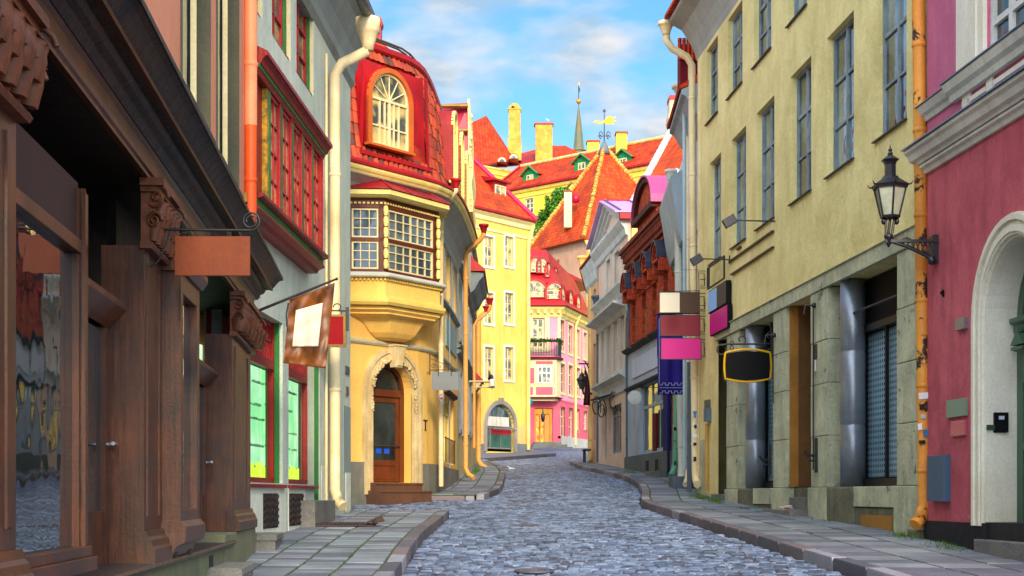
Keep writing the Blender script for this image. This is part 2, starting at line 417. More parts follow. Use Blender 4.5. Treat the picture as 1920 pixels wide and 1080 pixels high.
def downpipe(parent, pts, r, m, hopper=None, bands=1.2, kick=None, nm='downpipe', hm=None):
    """pts from the top down; hopper = size of the funnel at the top; kick = outlet vector"""
    mb = MB(); pts = [Vector(p) for p in pts]
    if kick is not None: pts = pts+[pts[-1]+Vector(kick)]
    fine = [pts[0]]
    for a, b in zip(pts, pts[1:]): fine += [a+(b-a)*min(.12/max((b-a).length, .13), .45), b+(a-b)*min(.12/max((b-a).length, .13), .45)]
    fine.append(pts[-1]); mb.tube(fine, r, 12)
    for a, b in zip(pts, pts[1:]):
        Ln = (b-a).length
        if Ln > bands*.8:
            k = max(1, int(Ln/bands)); d = (b-a)/Ln
            for i in range(k):
                q = a+(b-a)*(i+.5)/k; mb.tube([q-d*.03, q-d*.012, q+d*.012, q+d*.03], [r*1.02, r*1.13, r*1.13, r*1.02], 12)
    o = mb.build(nm, m, parent)
    if hopper:
        h = MB(); c = pts[0]; q = hopper
        h.lathe([(r, -.02), (r*1.1, .06*q*4), (q*.85, q*1.1), (q, q*1.25), (q*1.08, q*1.3), (q*1.08, q*1.75), (q*.98, q*1.75), (q*.9, q*1.3)], c, 14)
        h.build('hopper', hm or m, o)
    return o
# ================================================================ materials used all over
M = {}
M['cobble'] = island('cobble_granite', (74, 90, 120), (138, 154, 184), (72, 72, 88), rough=(.28, .62), tintscale=.8)
M['slab'] = island('paving_slab', (90, 98, 110), (142, 148, 158), (106, 104, 122), rough=(.5, .85), bump=.45, bscale=36, tintscale=1.3)
M['kerb'] = island('kerb_granite', (124, 108, 112), (84, 84, 96), (150, 148, 158), rough=(.45, .75), bump=.5, bscale=60)
M['mortar'] = mat('road_mortar', (34, 36, 40), (24, 26, 28), bump=.5)
M['moss'] = mat('mossy_joint', (78, 104, 36), (48, 50, 40), bump=.5, nscale=3)
M['soil'] = mat('ground_earth', (110, 106, 98), (84, 84, 78))
M['granite'] = mat('grey_granite', (132, 130, 122), (98, 98, 96), bump=.5, fine=.3, bscale=60)
M['iron'] = mat('black_iron', (22, 24, 28), (34, 32, 32), rough=.45, bump=.1, spec=.5)
M['rust'] = mat('rusty_iron', (84, 60, 54), (48, 42, 44), rough=.7, bump=.4)
M['steel'] = mat('galvanised_steel', (164, 170, 180), (126, 132, 142), rough=.36, metal=.65, bump=.04)
M['glassd'] = glass('dark_glass', (16, 26, 34), (42, 52, 56))
M['glassb'] = glass('blue_grey_glass', (40, 58, 72), (84, 104, 116))
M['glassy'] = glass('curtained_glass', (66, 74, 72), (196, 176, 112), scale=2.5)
M['cream'] = mat('cream_paint', (232, 216, 168), (214, 192, 140), rough=.6)
M['creamy'] = mat('pale_yellow_paint', (246, 226, 140), (230, 200, 110), rough=.6)
M['pipec'] = mat('cream_zinc_pipe', (246, 228, 184), (222, 192, 138), rough=.45, bump=.06, streak=.3)
M['pipeo'] = mat('ochre_pipe', (230, 158, 64), (206, 126, 44), rough=.5, bump=.08, spots=(52, 38, 24), thr=.565, spotscale=2.2)
M['pipeb'] = mat('blue_grey_pipe', (96, 120, 140), (74, 92, 108), rough=.5, bump=.06)
M['pipeg'] = mat('green_pipe', (104, 168, 136), (84, 140, 112), rough=.5, bump=.06)
M['redmetal'] = mat('red_sheet_metal', (186, 16, 26), (136, 10, 22), rough=.5, bump=.15, streak=.45, spec=.35, spots=(112, 44, 44), thr=.70, spotscale=2.4)
M['crimson'] = mat('crimson_sheet_metal', (190, 20, 70), (150, 14, 56), rough=.35, bump=.08)
M['tiler'] = tiles('red_pantiles', (206, 66, 22), (160, 42, 16), (116, 40, 22), .22, .30)
M['tileo'] = tiles('orange_pantiles', (216, 82, 26), (176, 52, 16), (140, 46, 20), .24, .34, lich=1)
M['tilef'] = tiles('far_pantiles', (210, 68, 22), (164, 42, 16), (118, 38, 20), .34, .46)
M['white'] = mat('white_paint', (226, 226, 220), (204, 200, 190), rough=.5)
M['greym'] = mat('grey_moulding', (150, 160, 166), (122, 130, 138), rough=.7)
M['black'] = mat('black_board', (10, 11, 14), (12, 13, 15), rough=.6, bump=.02, fine=.02, streak=0, spec=.12)

# ================================================================ ground
mb = MB()
xs = [-500, -60, -20, -8, 8, 20, 60, 500]; ys = [k[0] for k in KN]
for i in range(len(ys)-1):
    for j in range(len(xs)-1):
        a, b, c, d = xs[j], xs[j+1], ys[i], ys[i+1]
        mb.poly([(a, c, gz(c)-.05), (b, c, gz(c)-.05), (b, d, gz(d)-.05), (a, d, gz(d)-.05)])
struct('ground', mb, M['soil'])
def ipol(pts, Y):
    if Y <= pts[0][1]: return pts[0][0]
    for (a, b), (c, d) in zip(pts, pts[1:]):
        if Y <= d: return a+(c-a)*(Y-b)/(d-b)
    return pts[-1][0]
def kpts(pix): return [tuple(GP(x, y).xy) for x, y in pix]
KR = [(4.0, 11.0)]+kpts([(1595, 1079), (1532, 1058), (1453, 1034), (1382, 1010), (1290, 980), (1222, 958), (1203, 950), (1202, 940), (1205, 929), (1198, 915), (1176, 902), (1147, 893), (1110, 885), (1085, 879), (1067, 870)])
KL1 = [(-1.25, 11.0)]+kpts([(757, 1079), (762, 1057), (790, 1017), (819, 993), (836, 976), (844, 969)])
KL2 = kpts([(902, 937), (916, 934), (932, 929), (941, 920), (946, 904), (948, 889), (942, 882), (930, 875), (916, 869), (905, 866)])
def smoothk(p, step=.5):
    Y0, Y1 = p[0][1], p[-1][1]; n = int((Y1-Y0)/step); raw = [ipol(p, Y0+(Y1-Y0)*i/n) for i in range(n+1)]
    sm = [sum(raw[max(0, min(n, i+j))] for j in (-2, -1, 0, 1, 2))/5 for i in range(n+1)]
    return [(sm[i], Y0+(Y1-Y0)*i/n) for i in range(n+1)]
KR, KL1, KL2 = smoothk(KR), smoothk(KL1), smoothk(KL2)
YT1, YT2 = KL1[-1][1], KL2[0][1]
def stone(mb, q, z, inset, h, drop=.06, tilt=.006):
    """q = 4 plan corners, ground height function z; a chamfered block"""
    cx = sum(p[0] for p in q)/4; cy = sum(p[1] for p in q)/4
    t = [random.uniform(-tilt, tilt) for _ in range(4)]
    zb = [z(p[1]) for p in q]; vs = []
    for p, b in zip(q, zb): vs.append((p[0], p[1], b+h-drop))
    for p, b, e in zip(q, zb, t): vs.append((p[0]+(cx-p[0])*.03, p[1]+(cy-p[1])*.03, b+h-inset*.9+e))
    for p, b, e in zip(q, zb, t):
        dx, dy = cx-p[0], cy-p[1]; l = math.hypot(dx, dy)
        vs.append((p[0]+dx/l*inset*1.9, p[1]+dy/l*inset*1.9, b+h+e*1.2))
    f = [(8, 9, 10, 11)]
    for r in (0, 4):
        for i in range(4): f.append((r+i, r+(i+1) % 4, r+4+(i+1) % 4, r+4+i))
    mb.add(vs, f, False)
# ---- cobbled road
rd = MB(); random.seed(5); Y = 12.5
base = MB()
while Y < 97:
    h = random.uniform(.10, .13)*(1 if Y < 45 else 1.25)
    if Y < YT1+.15: xl = ipol(KL1, Y)
    elif Y < YT2-.1: xl = -7.5
    elif Y < KL2[-1][1]: xl = ipol(KL2, Y)
    else: xl = -1.4
    xr = ipol(KR, Y) if Y < KR[-1][1] else ipol([(KR[-1][0], KR[-1][1]), (2.6, 64), (7.5, 68), (12, 97)], Y)
    x = xl+.01-random.uniform(0, .03)
    while x < xr:
        w = random.uniform(.11, .20)*(1 if Y < 45 else 1.2)
        if xr-x < .12: break
        w = min(w, xr-x); g = .010; wob = .035*math.sin(x*1.3+Y*.37)+.02*math.sin(x*3.1+Y)
        j = lambda: random.uniform(-.007, .007)
        hz = random.uniform(-.004, .004)
        if xl > -7 or Y < YT2:
            stone(rd, [(x+g+j(), Y+wob+g+j()), (x+w-g+j(), Y+wob+g+j()), (x+w-g+j(), Y+wob+h-g+j()), (x+g+j(), Y+wob+h-g+j())], gz, .009, hz, .045)
        x += w
    Y += h
rd.s = [True]*len(rd.s)
struct('cobbled_road', rd, M['cobble'], uv=False)
for i in range(120):
    a = 9+i*.8; b = a+.8
    base.poly([(-9, a, gz(a)-.036), (14, a, gz(a)-.036), (14, b, gz(b)-.036), (-9, b, gz(b)-.036)])
struct('road_bed', base, M['mortar'])
# ---- pavements
HP = .115
def pavement(name, K, side, W, cols, seedv, ends=(), Yend=None):
    random.seed(seedv)
    zf = lambda y: gz(y)
    kb = MB(); sl = MB(); bed = MB()
    Y0, Y1 = K[0][1], K[-1][1]; y = Y0
    kw = .17
    while y < Y1-.2:
        L_ = min(random.uniform(.75, 1.15), Y1-y); a, b = ipol(K, y), ipol(K, y+L_-.012)
        mid = y+L_/2; m_ = ipol(K, mid)
        q = [(a, y), (a+side*kw, y), (b+side*kw, y+L_-.012), (b, y+L_-.012)]
        if side < 0: q = [q[1], q[0], q[3], q[2]]
        stone(kb, q, zf, .02, HP+.012, .28, .004); y += L_
    y = Y0
    while y < Y1-.05:
        d = random.uniform(.26, .34) if cols[0] < .5 else random.uniform(.38, .5)
        d = min(d, Y1-y); t = kw+.015
        for c in cols:
            off = random.uniform(-.004, .004)
            for (ya, yb) in ((y, y+d),):
                a, b = ipol(K, ya), ipol(K, yb); g = .012
                q = [(a+side*(t+g), ya+g), (a+side*(t+c-g), ya+g), (b+side*(t+c-g), yb-g), (b+side*(t+g), yb-g)]
                if side < 0: q = [q[1], q[0], q[3], q[2]]
                stone(sl, q, lambda yy: gz(yy)+HP+off, .005, 0, .03, .003)
            t += c
        y += d
    ys_ = [Y0+(Y1-Y0)*i/60 for i in range(61)]
    for p, q in zip(ys_, ys_[1:]):
        a, b = ipol(K, p)+side*.1, ipol(K, q)+side*.1
        bed.poly([(a, p, gz(p)+HP-.011), (a+side*W, p, gz(p)+HP-.011), (b+side*W, q, gz(q)+HP-.011), (b, q, gz(q)+HP-.011)])
    for yy, x0, x1 in ends:      # kerb along a short end
        bed.poly([(x0, yy, gz(yy)-.1), (x1, yy, gz(yy)-.1), (x1, yy, gz(yy)+HP-.011), (x0, yy, gz(yy)+HP-.011)])
        x = x0
        while x < x1-.1:
            L_ = min(random.uniform(.6, .9), x1-x); stone(kb, [(x, yy-.12), (x+L_-.01, yy-.12), (x+L_-.01, yy+.12), (x, yy+.12)], zf, .02, HP*.75, .28, .004); x += L_
    struct(name, sl, M['slab'], uv=False); struct('pavement_bed', bed, M['moss']); struct('kerb', kb, M['kerb'], uv=False)
pavement('pavement', KL1, -1, 4.0, [.42]*9, 3, ends=[(YT1+.02, -3.0, ipol(KL1, YT1)-.25)])
pavement('pavement', KL2, -1, 4.0, [.48]*8, 4, ends=[(YT2-.05, -4.2, ipol(KL2, YT2)-.2)])
pavement('pavement', KR, 1, 3.2, [.62, .62, .62, .62, .6], 6)
# raised pavements at the far end of the street
def far_pave(pts, h, m=M['slab']):
    mb = MB(); mb.prism([(x, y, gz(y)-.2) for x, y in pts], (0, 0, h+.2))
    o = struct('pavement', mb, M['slab'], uv=False); return o
a = GP(893, 867); b = GP(1029, 856); c = GP(1000, 850)
far_pave([(a.x, a.y), (b.x, b.y-1), (b.x+.4, b.y+.5), (b.x-1, 100), (-3, 100)], .16)
far_pave([(1.5, 95.5), (3.6, 95.5), (5.4, 96.2), (9.5, 102), (9.5, 110), (1.5, 110)], .20)

def manhole(name, x, y, rx, label, cat, shape='round', dz=.006):
    p = GP(x, y); t = MB(); r = rx/FPX*p.y; sl = (gz(p.y+.3)-gz(p.y))/.3
    if shape == 'round':
        n = 28; rings = [(r, 0), (r, dz+.008), (r*.9, dz+.008), (r*.88, dz-.004), (r*.80, dz-.004), (r*.78, dz+.006), (r*.62, dz+.006), (r*.6, dz-.004), (r*.5, dz-.004), (r*.48, dz+.006), (r*.3, dz+.006), (r*.28, dz-.004), (r*.2, dz-.004), (r*.18, dz+.006), (.001, dz+.006)]
        vs = [p+Vector((q*math.cos(2*PI*k/n), q*math.sin(2*PI*k/n), z+.012+q*math.sin(2*PI*k/n)*sl)) for q, z in rings for k in range(n)]
        fs = [(i*n+k, i*n+(k+1) % n, (i+1)*n+(k+1) % n, (i+1)*n+k) for i in range(len(rings)-1) for k in range(n)]
        t.add(vs, fs)
    else:
        t.obox(p+Vector((0, 0, .004)), (r, 0, 0), (0, .16, .16*sl), (0, 0, .01))
        for i in range(9):
            q = p+Vector((-r+2*r*(i+.5)/9, 0, .014)); t.obox(q, (r*.06, 0, 0), (0, .14, .14*sl), (0, 0, .006))
    o = t.build(name, mat('worn_iron_cover', (104, 100, 112), (70, 68, 76), rough=.5, bump=.3)); tag(o, label, cat); return o
manhole('manhole_cover', 1002, 1073, 38, 'round ridged iron cover in the cobbles at the bottom of the picture', 'manhole cover')
manhole('drain_grate', 984, 986, 26, 'iron grate in the cobbles midway up the street centre', 'drain grate', 'rect')
manhole('drain_grate', 976, 940, 24, 'flat iron cover in the cobbles level with the corner door', 'manhole cover', 'rect')
manhole('drain_grate', 1176, 952, 22, 'iron grate in the cobbles against the right kerb', 'drain grate', 'rect')
# cellar grate lying on the left pavement, its corner bent up
g = MB(); a = GP(565, 984, 0); Yg = 21.2; z0 = gz(Yg)+HP+.035
for i in range(22):
    f = i/21.0; x = -2.95+f*1.0; lift = max(0, f-.86)*.45
    g.obox((x, Yg, z0+lift), (.014, 0, 0), (0, .24, .012), (0, 0, .008))
for dy in (-.24, 0, .24): g.obox((-2.45, Yg+dy, z0-.012+dy*.045), (.52, 0, .0), (0, .016, 0), (0, 0, .008))
g.prism([(-1.98, Yg-.24, z0), (-1.80, Yg-.1, z0+.03), (-1.86, Yg+.1, z0+.11), (-1.98, Yg+.2, z0+.04)], (0, 0, .014))
tag(g.build('cellar_grate', M['rust']), 'rusty metal grate with a bent corner lying on the left pavement', 'cellar grate')

# ================================================================ grass tufts at the foot of the walls
gr = MB(); random.seed(9)
def tuft(px, Y, n, wx, wy, h=.12):
    cx = ph(px, Y)
    for _ in range(n):
        x = cx+random.gauss(0, wx); y = Y+random.gauss(0, wy); z = gz(y)+HP-.01; a = random.uniform(0, 2*PI); q = h*random.uniform(.4, 1.2)
        w = Vector((math.cos(a), math.sin(a), 0))*.006; d = Vector((random.uniform(-.05, .05), random.uniform(-.05, .05), q))
        p = Vector((x, y, z)); gr.poly([p-w, p+w, p+d*.6+w*.6, p+d, p+d*.6-w*.6])
for a in [(1790, 17.35, 120, .14, .25, .05), (1770, 17.9, 80, .10, .2, .06), (1700, 19.0, 120, .10, .2, .08), (1340, 29.6, 160, .08, .4, .10), (1310, 31.2, 160, .08, .4, .12), (636, 25.2, 120, .10, .2, .08), (893, 46, 200, .05, 1.0, .16), (878, 42, 140, .05, .8, .12), (1412, 26.6, 80, .2, .2, .06), (1555, 22.8, 60, .2, .3, .05), (1262, 38.0, 120, .1, .6, .1), (1180, 45, 90, .1, .6, .1)]: tuft(*a)
tag(gr.build('grass', mat('green_grass', (84, 128, 30), (60, 96, 20), rough=.7, bump=0), uv=False), 'small green grass tufts growing at the foot of the walls', 'grass', kind='stuff')
# ================================================================ L0: brown wooden shopfront, near left
def fx(k, Y): return (k-225*Y)/FPX          # (px-735)*Y = k
F0 = Fac([(fx(-4455, 4.0), 4.0), (fx(-4455, 16.9), 16.9)], -1)
def u0(px, n=0): return F0.cast(px, n)
wood = mat('brown_shop_wood', (92, 46, 20), (50, 26, 15), rough=.4, bump=.12, streak=.6, nscale=2.6, spec=.5, bscale=40, grain=.75)
woodd = mat('painted_shade_wood', (24, 17, 15), (15, 12, 13), rough=.6, bump=.3, streak=.4)  # near-black brown paints the shade of the recess into the wood
woodw = mat('weathered_cornice_paint', (58, 40, 32), (30, 28, 34), rough=.55, bump=.4, spots=(24, 24, 34), thr=.56, spotscale=2.2)
pinkw = mat('salmon_plaster', (216, 142, 108), (196, 124, 96), bump=.12)
shop = thing('shop_building', 'salmon house with a dark brown carved wooden shopfront, nearest on the left', 'shop building', (F0.at(u0(300), 0).x, 10, 0))
m = MB(); eL = F0.L
F0.wall(m, 0, eL, 4.08, 9.5, [(u0(338, -.06), u0(392, -.06), 4.79, 7.6), (u0(405, -.06), u0(446, -.06), 4.79, 7.6)], .2, -.06)
F0.body(m, 0, eL, -.2, 9.5, 5, -.06)
m.build('wall', pinkw, shop)
for a, b in ((338, 392), (405, 446)):
    w = MB(); A, B = u0(a, -.06), u0(b, -.06)
    F0.box(w, B-.03, B+.0, 4.79, 7.6, -.255, -.045); F0.box(w, A, A+.03, 4.79, 7.6, -.255, -.045); F0.box(w, A-.03, B+.04, 4.72, 4.795, -.25, .0)
    F0.box(w, A+.03, B-.03, 4.80, 4.9, -.25, -.2); F0.box(w, A+.14, A+.20, 4.9, 7.6, -.25, -.17)
    f = w.build('window', mat('olive_grey_frame', (76, 76, 58), (52, 54, 44), rough=.7), shop)
    g = MB(); F0.box(g, A+.03, B-.03, 4.9, 7.6, -.25, -.215); g.build('pane', M['glassd'], f)
    c = MB(); F0.box(c, B-.20, B-.155, 4.9, 7.6, -.20, -.15); c.build('inner_frame', M['cream'], f)
# recess back wall, soffit, plinth
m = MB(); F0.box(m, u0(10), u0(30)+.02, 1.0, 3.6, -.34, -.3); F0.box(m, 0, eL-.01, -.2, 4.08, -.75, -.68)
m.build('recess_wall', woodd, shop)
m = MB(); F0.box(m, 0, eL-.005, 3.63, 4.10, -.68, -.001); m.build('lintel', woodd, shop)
# cornice
m = MB()
F0.mold(m, 0, eL+.02, [(0, 3.63), (.035, 3.63), (.035, 3.655), (.05, 3.665), (.05, 3.70), (.03, 3.71), (.03, 3.80), (.055, 3.815), (.0, 3.815)]); m.build('architrave', wood, shop)
m = MB()
F0.mold(m, 0, eL+.10, [(0, 3.82), (.06, 3.82), (.09, 3.85), (.09, 3.875), (.13, 3.89), (.15, 3.92), (.15, 3.94), (0, 3.94)])
F0.mold(m, 0, eL+.16, [(0, 3.94), (.22, 3.94), (.22, 3.955), (.245, 3.975), (.27, 4.01), (.30, 4.04), (.33, 4.05), (.345, 4.05), (.345, 4.085), (.0, 4.15)]); m.build('cornice', woodw, shop)
m = MB(); F0.mold(m, 0, eL+.165, [(.19, 3.938), (.225, 3.932), (.232, 3.95), (.225, 3.958), (.19, 3.958)]); m.build('cornice_bead', wood, shop)
# granite/plaster plinth with slate ledge
m = MB(); F0.box(m, 0, u0(432), -.2, 1.12, -.75, .03); m.build('plinth', mat('green_grey_plinth', (118, 122, 88), (92, 98, 76), bump=.3), shop)
m = MB(); F0.mold(m, 0, u0(428), [(-.6, 1.12), (.075, 1.12), (.085, 1.14), (.075, 1.16), (-.6, 1.165)]); m.build('ledge', mat('dark_slate_ledge', (44, 46, 54), (70, 52, 44), rough=.4), shop)
def capital(u_a, u_b, z0, z1):
    """carved scroll capital over a pilaster"""
    m = MB(); c = (u_a+u_b)/2; w = (u_b-u_a)/2; H = z1-z0
    F0.box(m, u_a-.05, u_b+.05, z1-.05, z1, -.02, .13); F0.box(m, u_a-.02, u_b+.02, z1-.085, z1-.05, -.02, .10)
    F0.mold(m, u_a, u_b, [(-.02, z0+.05), (.04, z0+.05), (.06, z0+H*.4), (.09, z1-.09), (-.02, z1-.09)])
    F0.mold(m, u_a-.03, u_b+.03, [(-.02, z0), (.05, z0), (.065, z0+.02), (.05, z0+.045), (-.02, z0+.045)])
    for su in (-1, 1):
        for (zf, r, dn) in ((.72, .088, .10), (.40, .058, .085)):
            q = F0.at(c+su*(w+.0), z0+H*zf, dn-.02)
            pts = []; rr = []
            for i in range(22):
                t = i/21*3.4*PI; R = r*(1-t/(3.4*PI)*.85)
                pts.append(q+Vector((R*math.cos(t)*.95, su*(.25*R*math.cos(t)+.012*i/10), R*math.sin(t)))); rr.append(.015*(1-i/34))
            m.tube(pts, rr, 7)
            m.ball(q, r*.28, n=8)
    for row, (zf, nn, hh, n_) in enumerate(((.12, 6, .17, .05), (.34, 5, .15, .07))):
        for k in range(nn):                                   # acanthus leaves: pointed blades whose tips curl outwards
            t = (k-(nn-1)/2)/((nn-1)/2); uu = c+t*w*(.92 if row == 0 else .78); lw = w*.9/nn
            zl_ = z0+H*zf; P_ = [F0.at(uu, zl_, n_), F0.at(uu, zl_+hh*.6, n_+.015), F0.at(uu, zl_+hh, n_+.05), F0.at(uu, zl_+hh*.93, n_+.078)]
            m.tube(P_, [lw*.7, lw*.85, lw*.55, lw*.18], 6); m.tube([p+F0.at(0, 0, .012)-F0.at(0, 0, 0) for p in P_], [.006, .007, .006, .004], 4)
    return m
def pilaster(ua, ub, zb=1.16):
    m = MB(); F0.box(m, ua, ub, zb, 3.2, -.27, -.03); F0.box(m, ua+.0, ub, zb, 3.2, -.029, 0)
    ww = ub-ua
    F0.box(m, ua+ww*.12, ua+ww*.2, zb+.3, 3.1, 0, .012); F0.box(m, ub-ww*.2, ub-ww*.12, zb+.3, 3.1, 0, .012)
    p = m.build('pilaster', wood, shop, bevel=.006)
    m = MB(); F0.mold(m, ua-.03, ub+.03, [(-.05, zb), (.075, zb), (.075, zb+.09), (.06, zb+.11), (.05, zb+.15), (.03, zb+.17), (.02, zb+.21), (-.05, zb+.21)]); m.build('base', wood, p)
    capital(ua, ub, 3.18, 3.63).build('capital', mat('carved_wood', (116, 62, 36), (74, 40, 26), rough=.5, bump=.2, streak=.3, nscale=6), p)
pilaster(u0(30)-.95, u0(30))
pilaster(u0(270), u0(302))
pilaster(u0(435), u0(470)-.02, 1.24)
# display window beside the first pilaster
A, B = u0(30), u0(176)
m = MB(); F0.box(m, A, B, 1.20, 1.275, -.12, .02); F0.box(m, A, B, 1.275, 1.33, -.12, -.01); F0.box(m, u0(135, -.075), u0(150, -.04), 1.33, 3.2, -.08, -.04); F0.box(m, u0(150, -.04), u0(160, -.01), 1.33, 3.2, -.08, -.01); F0.box(m, u0(160, -.01), B, 1.2, 3.2, -.08, -.03)
F0.box(m, A, B, 2.86, 2.93, -.10, -.03)
dw = m.build('display_window', wood, shop, bevel=.004)
m = MB(); F0.box(m, A, u0(146, -.06), 2.90, 3.24, -.1, -.06); m.build('valance', mat('brown_valance', (58, 34, 32), (50, 30, 28), rough=.7, bump=.05), dw)
mir = glass('shop_window_glass', (10, 16, 20), (16, 26, 30), rough=.02, ior=2.2, wave=.02)
m = MB(); a_, b_ = u0(30), u0(136, -.075); m.poly([F0.at(a_, 1.32, -.075), F0.at(b_, 1.32, -.075), F0.at(b_, 2.87, -.075), F0.at(a_, 2.87, -.075)]); m.build('pane', mir, dw)
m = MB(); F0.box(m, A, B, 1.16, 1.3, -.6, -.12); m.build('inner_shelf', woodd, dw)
# doors in the recesses
def shopdoor(ua, ub, n, zb=1.0):
    m = MB(); w = ub-ua
    F0.box(m, ua, ua+.10, zb, 2.84, n-.05, n); F0.box(m, ub-.10, ub, zb, 2.84, n-.05, n); F0.box(m, ua+.1, ub-.1, zb, zb+.5, n-.05, n-.01); F0.box(m, ua+.1, ub-.1, 2.72, 2.84, n-.05, n+.02)
    F0.mold(m, ua-.02, ub, [(n, 2.66), (n+.04, 2.70), (n+.11, 2.78), (n+.11, 2.82), (n, 2.84)])
    d = m.build('door', wood, shop, bevel=.004)
    g = MB(); F0.box(g, ua+.09, ub-.09, zb+.45, 2.74, n-.04, n-.03); g.build('pane', mir, d)
    h = MB(); h.tube([F0.at(ub-.05, 1.92, n+.0), F0.at(ub-.05, 1.92, n+.06), F0.at(ub-.28, 1.92, n+.08)], .013, 8); h.build('handle', M['steel'], d)
shopdoor(u0(176), u0(270)-.02, -.22)
shopdoor(u0(375, .1), u0(434), -.24, 1.1)
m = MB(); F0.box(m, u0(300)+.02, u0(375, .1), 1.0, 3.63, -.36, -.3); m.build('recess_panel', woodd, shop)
# projecting display case
A, B = F0.cast(339, .13), F0.cast(374, .13)
m = MB(); z_0, z_1 = 1.32, 3.15
F0.box(m, A, A+.03, z_0, z_1, -.3, .13); F0.box(m, B-.14, B, z_0, z_1, -.3, .13); F0.box(m, A+.03, B-.14, z_1-.14, z_1, -.3, .128); F0.box(m, A+.03, B-.14, z_0, z_0+.18, -.3, .128)
F0.box(m, A+.03, A+.13, z_0+.18, z_1-.14, .08, .128)
for q in (.02, .05, .10): F0.box(m, A-.012, A, z_0+.25, z_1-.1, -.12+q, -.10+q)
F0.mold(m, A-.04, B+.04, [(-.2, z_1), (.15, z_1), (.19, z_1+.06), (.19, z_1+.10), (-.2, z_1+.12)])
F0.mold(m, A-.03, B+.03, [(-.2, z_0-.16), (.06, z_0-.16), (.10, z_0-.08), (.16, z_0-.05), (.17, z_0), (.17, z_0+.06), (.13, z_0+.10), (-.2, z_0+.1)])
dc = m.build('display_case', wood, shop, bevel=.004)
g = MB(); F0.box(g, A+.12, B-.13, z_0+.17, z_1-.13, .07, .08); g.build('pane', mir, dc)
m = MB(); F0.box(m, A+.1, A+.2, 1.16, 1.2, -.1, .08); F0.box(m, B-.2, B-.08, 1.12, 1.2, -.1, .08); m.build('console', woodw, dc)
# stone block and steps at the far end of the shopfront
m = MB(); F0.box(m, u0(412), u0(470)+.04, .5, 1.235, -.3, .05); m.build('stone_base', mat('ochre_stained_stone', (126, 124, 92), (102, 102, 84), spots=(206, 150, 50), thr=.68, spotscale=4), shop, bevel=.01)
for (a_, b_, za, zb_, nn) in ((u0(455, .2)-1.25, u0(463, .2)-.45, .3, .98, .30), (F0.L+.1, F0.L+1.15, .5, 1.15, .26)):
    m = MB(); F0.box(m, a_, b_, za, zb_-.07, -.1, nn); F0.box(m, a_-.02, b_+.02, zb_-.069, zb_, -.1, nn+.02); m.build('step', M['granite'], shop, bevel=.008)
m = MB()
for i in range(5): m.tube([F0.at(u0(392)-.05-i*.05, .6, .035), F0.at(u0(392)-.05-i*.05, 1.08, .035)], .008, 5)
m.build('vent_grille', M['iron'], shop)
# orange downpipe at the junction
Yp = 16.75
po = mat('orange_pipe', (232, 92, 30), (206, 74, 24), rough=.5, bump=.08, streak=.4)
ppk = mat('faded_orange_pipe', (240, 150, 110), (226, 120, 76), rough=.5, bump=.08)
x_ = ph(470, Yp)
downpipe(shop, [(x_, Yp, 8.5), (x_, Yp, zz(236, Yp))], .072, ppk); downpipe(shop, [(x_, Yp, zz(236, Yp)), (x_, Yp, zz(440, Yp))], .068, po)
m = MB(); m.box(x_-.15, x_-.02, Yp-.12, Yp+.02, zz(382, Yp), zz(365, Yp)); m.build('gutter_end', mat('brass_edge', (196, 140, 60), (120, 90, 40)), shop)

# ---- hanging brown board on a scroll bracket
Yb = 9.75; zb = zz(432, Yb)
br = thing('sign_bracket', 'thin iron bracket with a scroll end holding the brown board', 'sign bracket', (ph(275, Yb), Yb, zb))
m = MB(); m.tube([P(275, 430, Yb), P(470, 432, Yb)], .009, 8)
pts = []
c = P(470, 414, Yb)
for i in range(40):
    t = -PI/2+i/39*3.6*PI; R = .062*(1-i/39*.55); pts.append(c+Vector((R*math.cos(t), 0, R*math.sin(t))))
m.tube(pts, .007, 6); m.tube([P(277, 425, Yb), P(277, 580, Yb)], .011, 8)
m.build('arm', M['iron'], br)
m = MB(); pts = [P(281+38*math.sin(i/14*PI*.5), 500-66*math.sin(i/14*PI*.5)**2, Yb) for i in range(15)]
m.tube(pts, .006, 6); pts = []
for i in range(24):
    t = i/23*2.6*PI; R = .035*(1-i/23*.6); pts.append(P(300, 452, Yb)+Vector((R*math.cos(t), 0, R*math.sin(t))))
m.tube(pts, .005, 6); m.build('scroll', M['iron'], br)
bd = thing('hanging_sign', 'blank brown wooden board hanging from the scroll bracket on the brown shopfront', 'sign', tuple(P(399, 480, Yb)))
m = MB(); m.obox(P(398.5, 480.5, Yb), ((70.5)/FPX*Yb, 0, 0), (0, .012, 0), (0, 0, 37/FPX*Yb)); m.build('board', mat('brown_sign_board', (128, 58, 26), (112, 48, 22), rough=.6, bump=.15, streak=.3), bd, bevel=.003)
m = MB()
for q in (345, 430):
    for k in range(2): m.tube([P(q, 434+k*5, Yb)+Vector((.012*math.cos(t), 0, .012*math.sin(t))) for t in [i/8*2*PI for i in range(9)]], .0025, 5)
m.build('hook', M['rust'], bd)

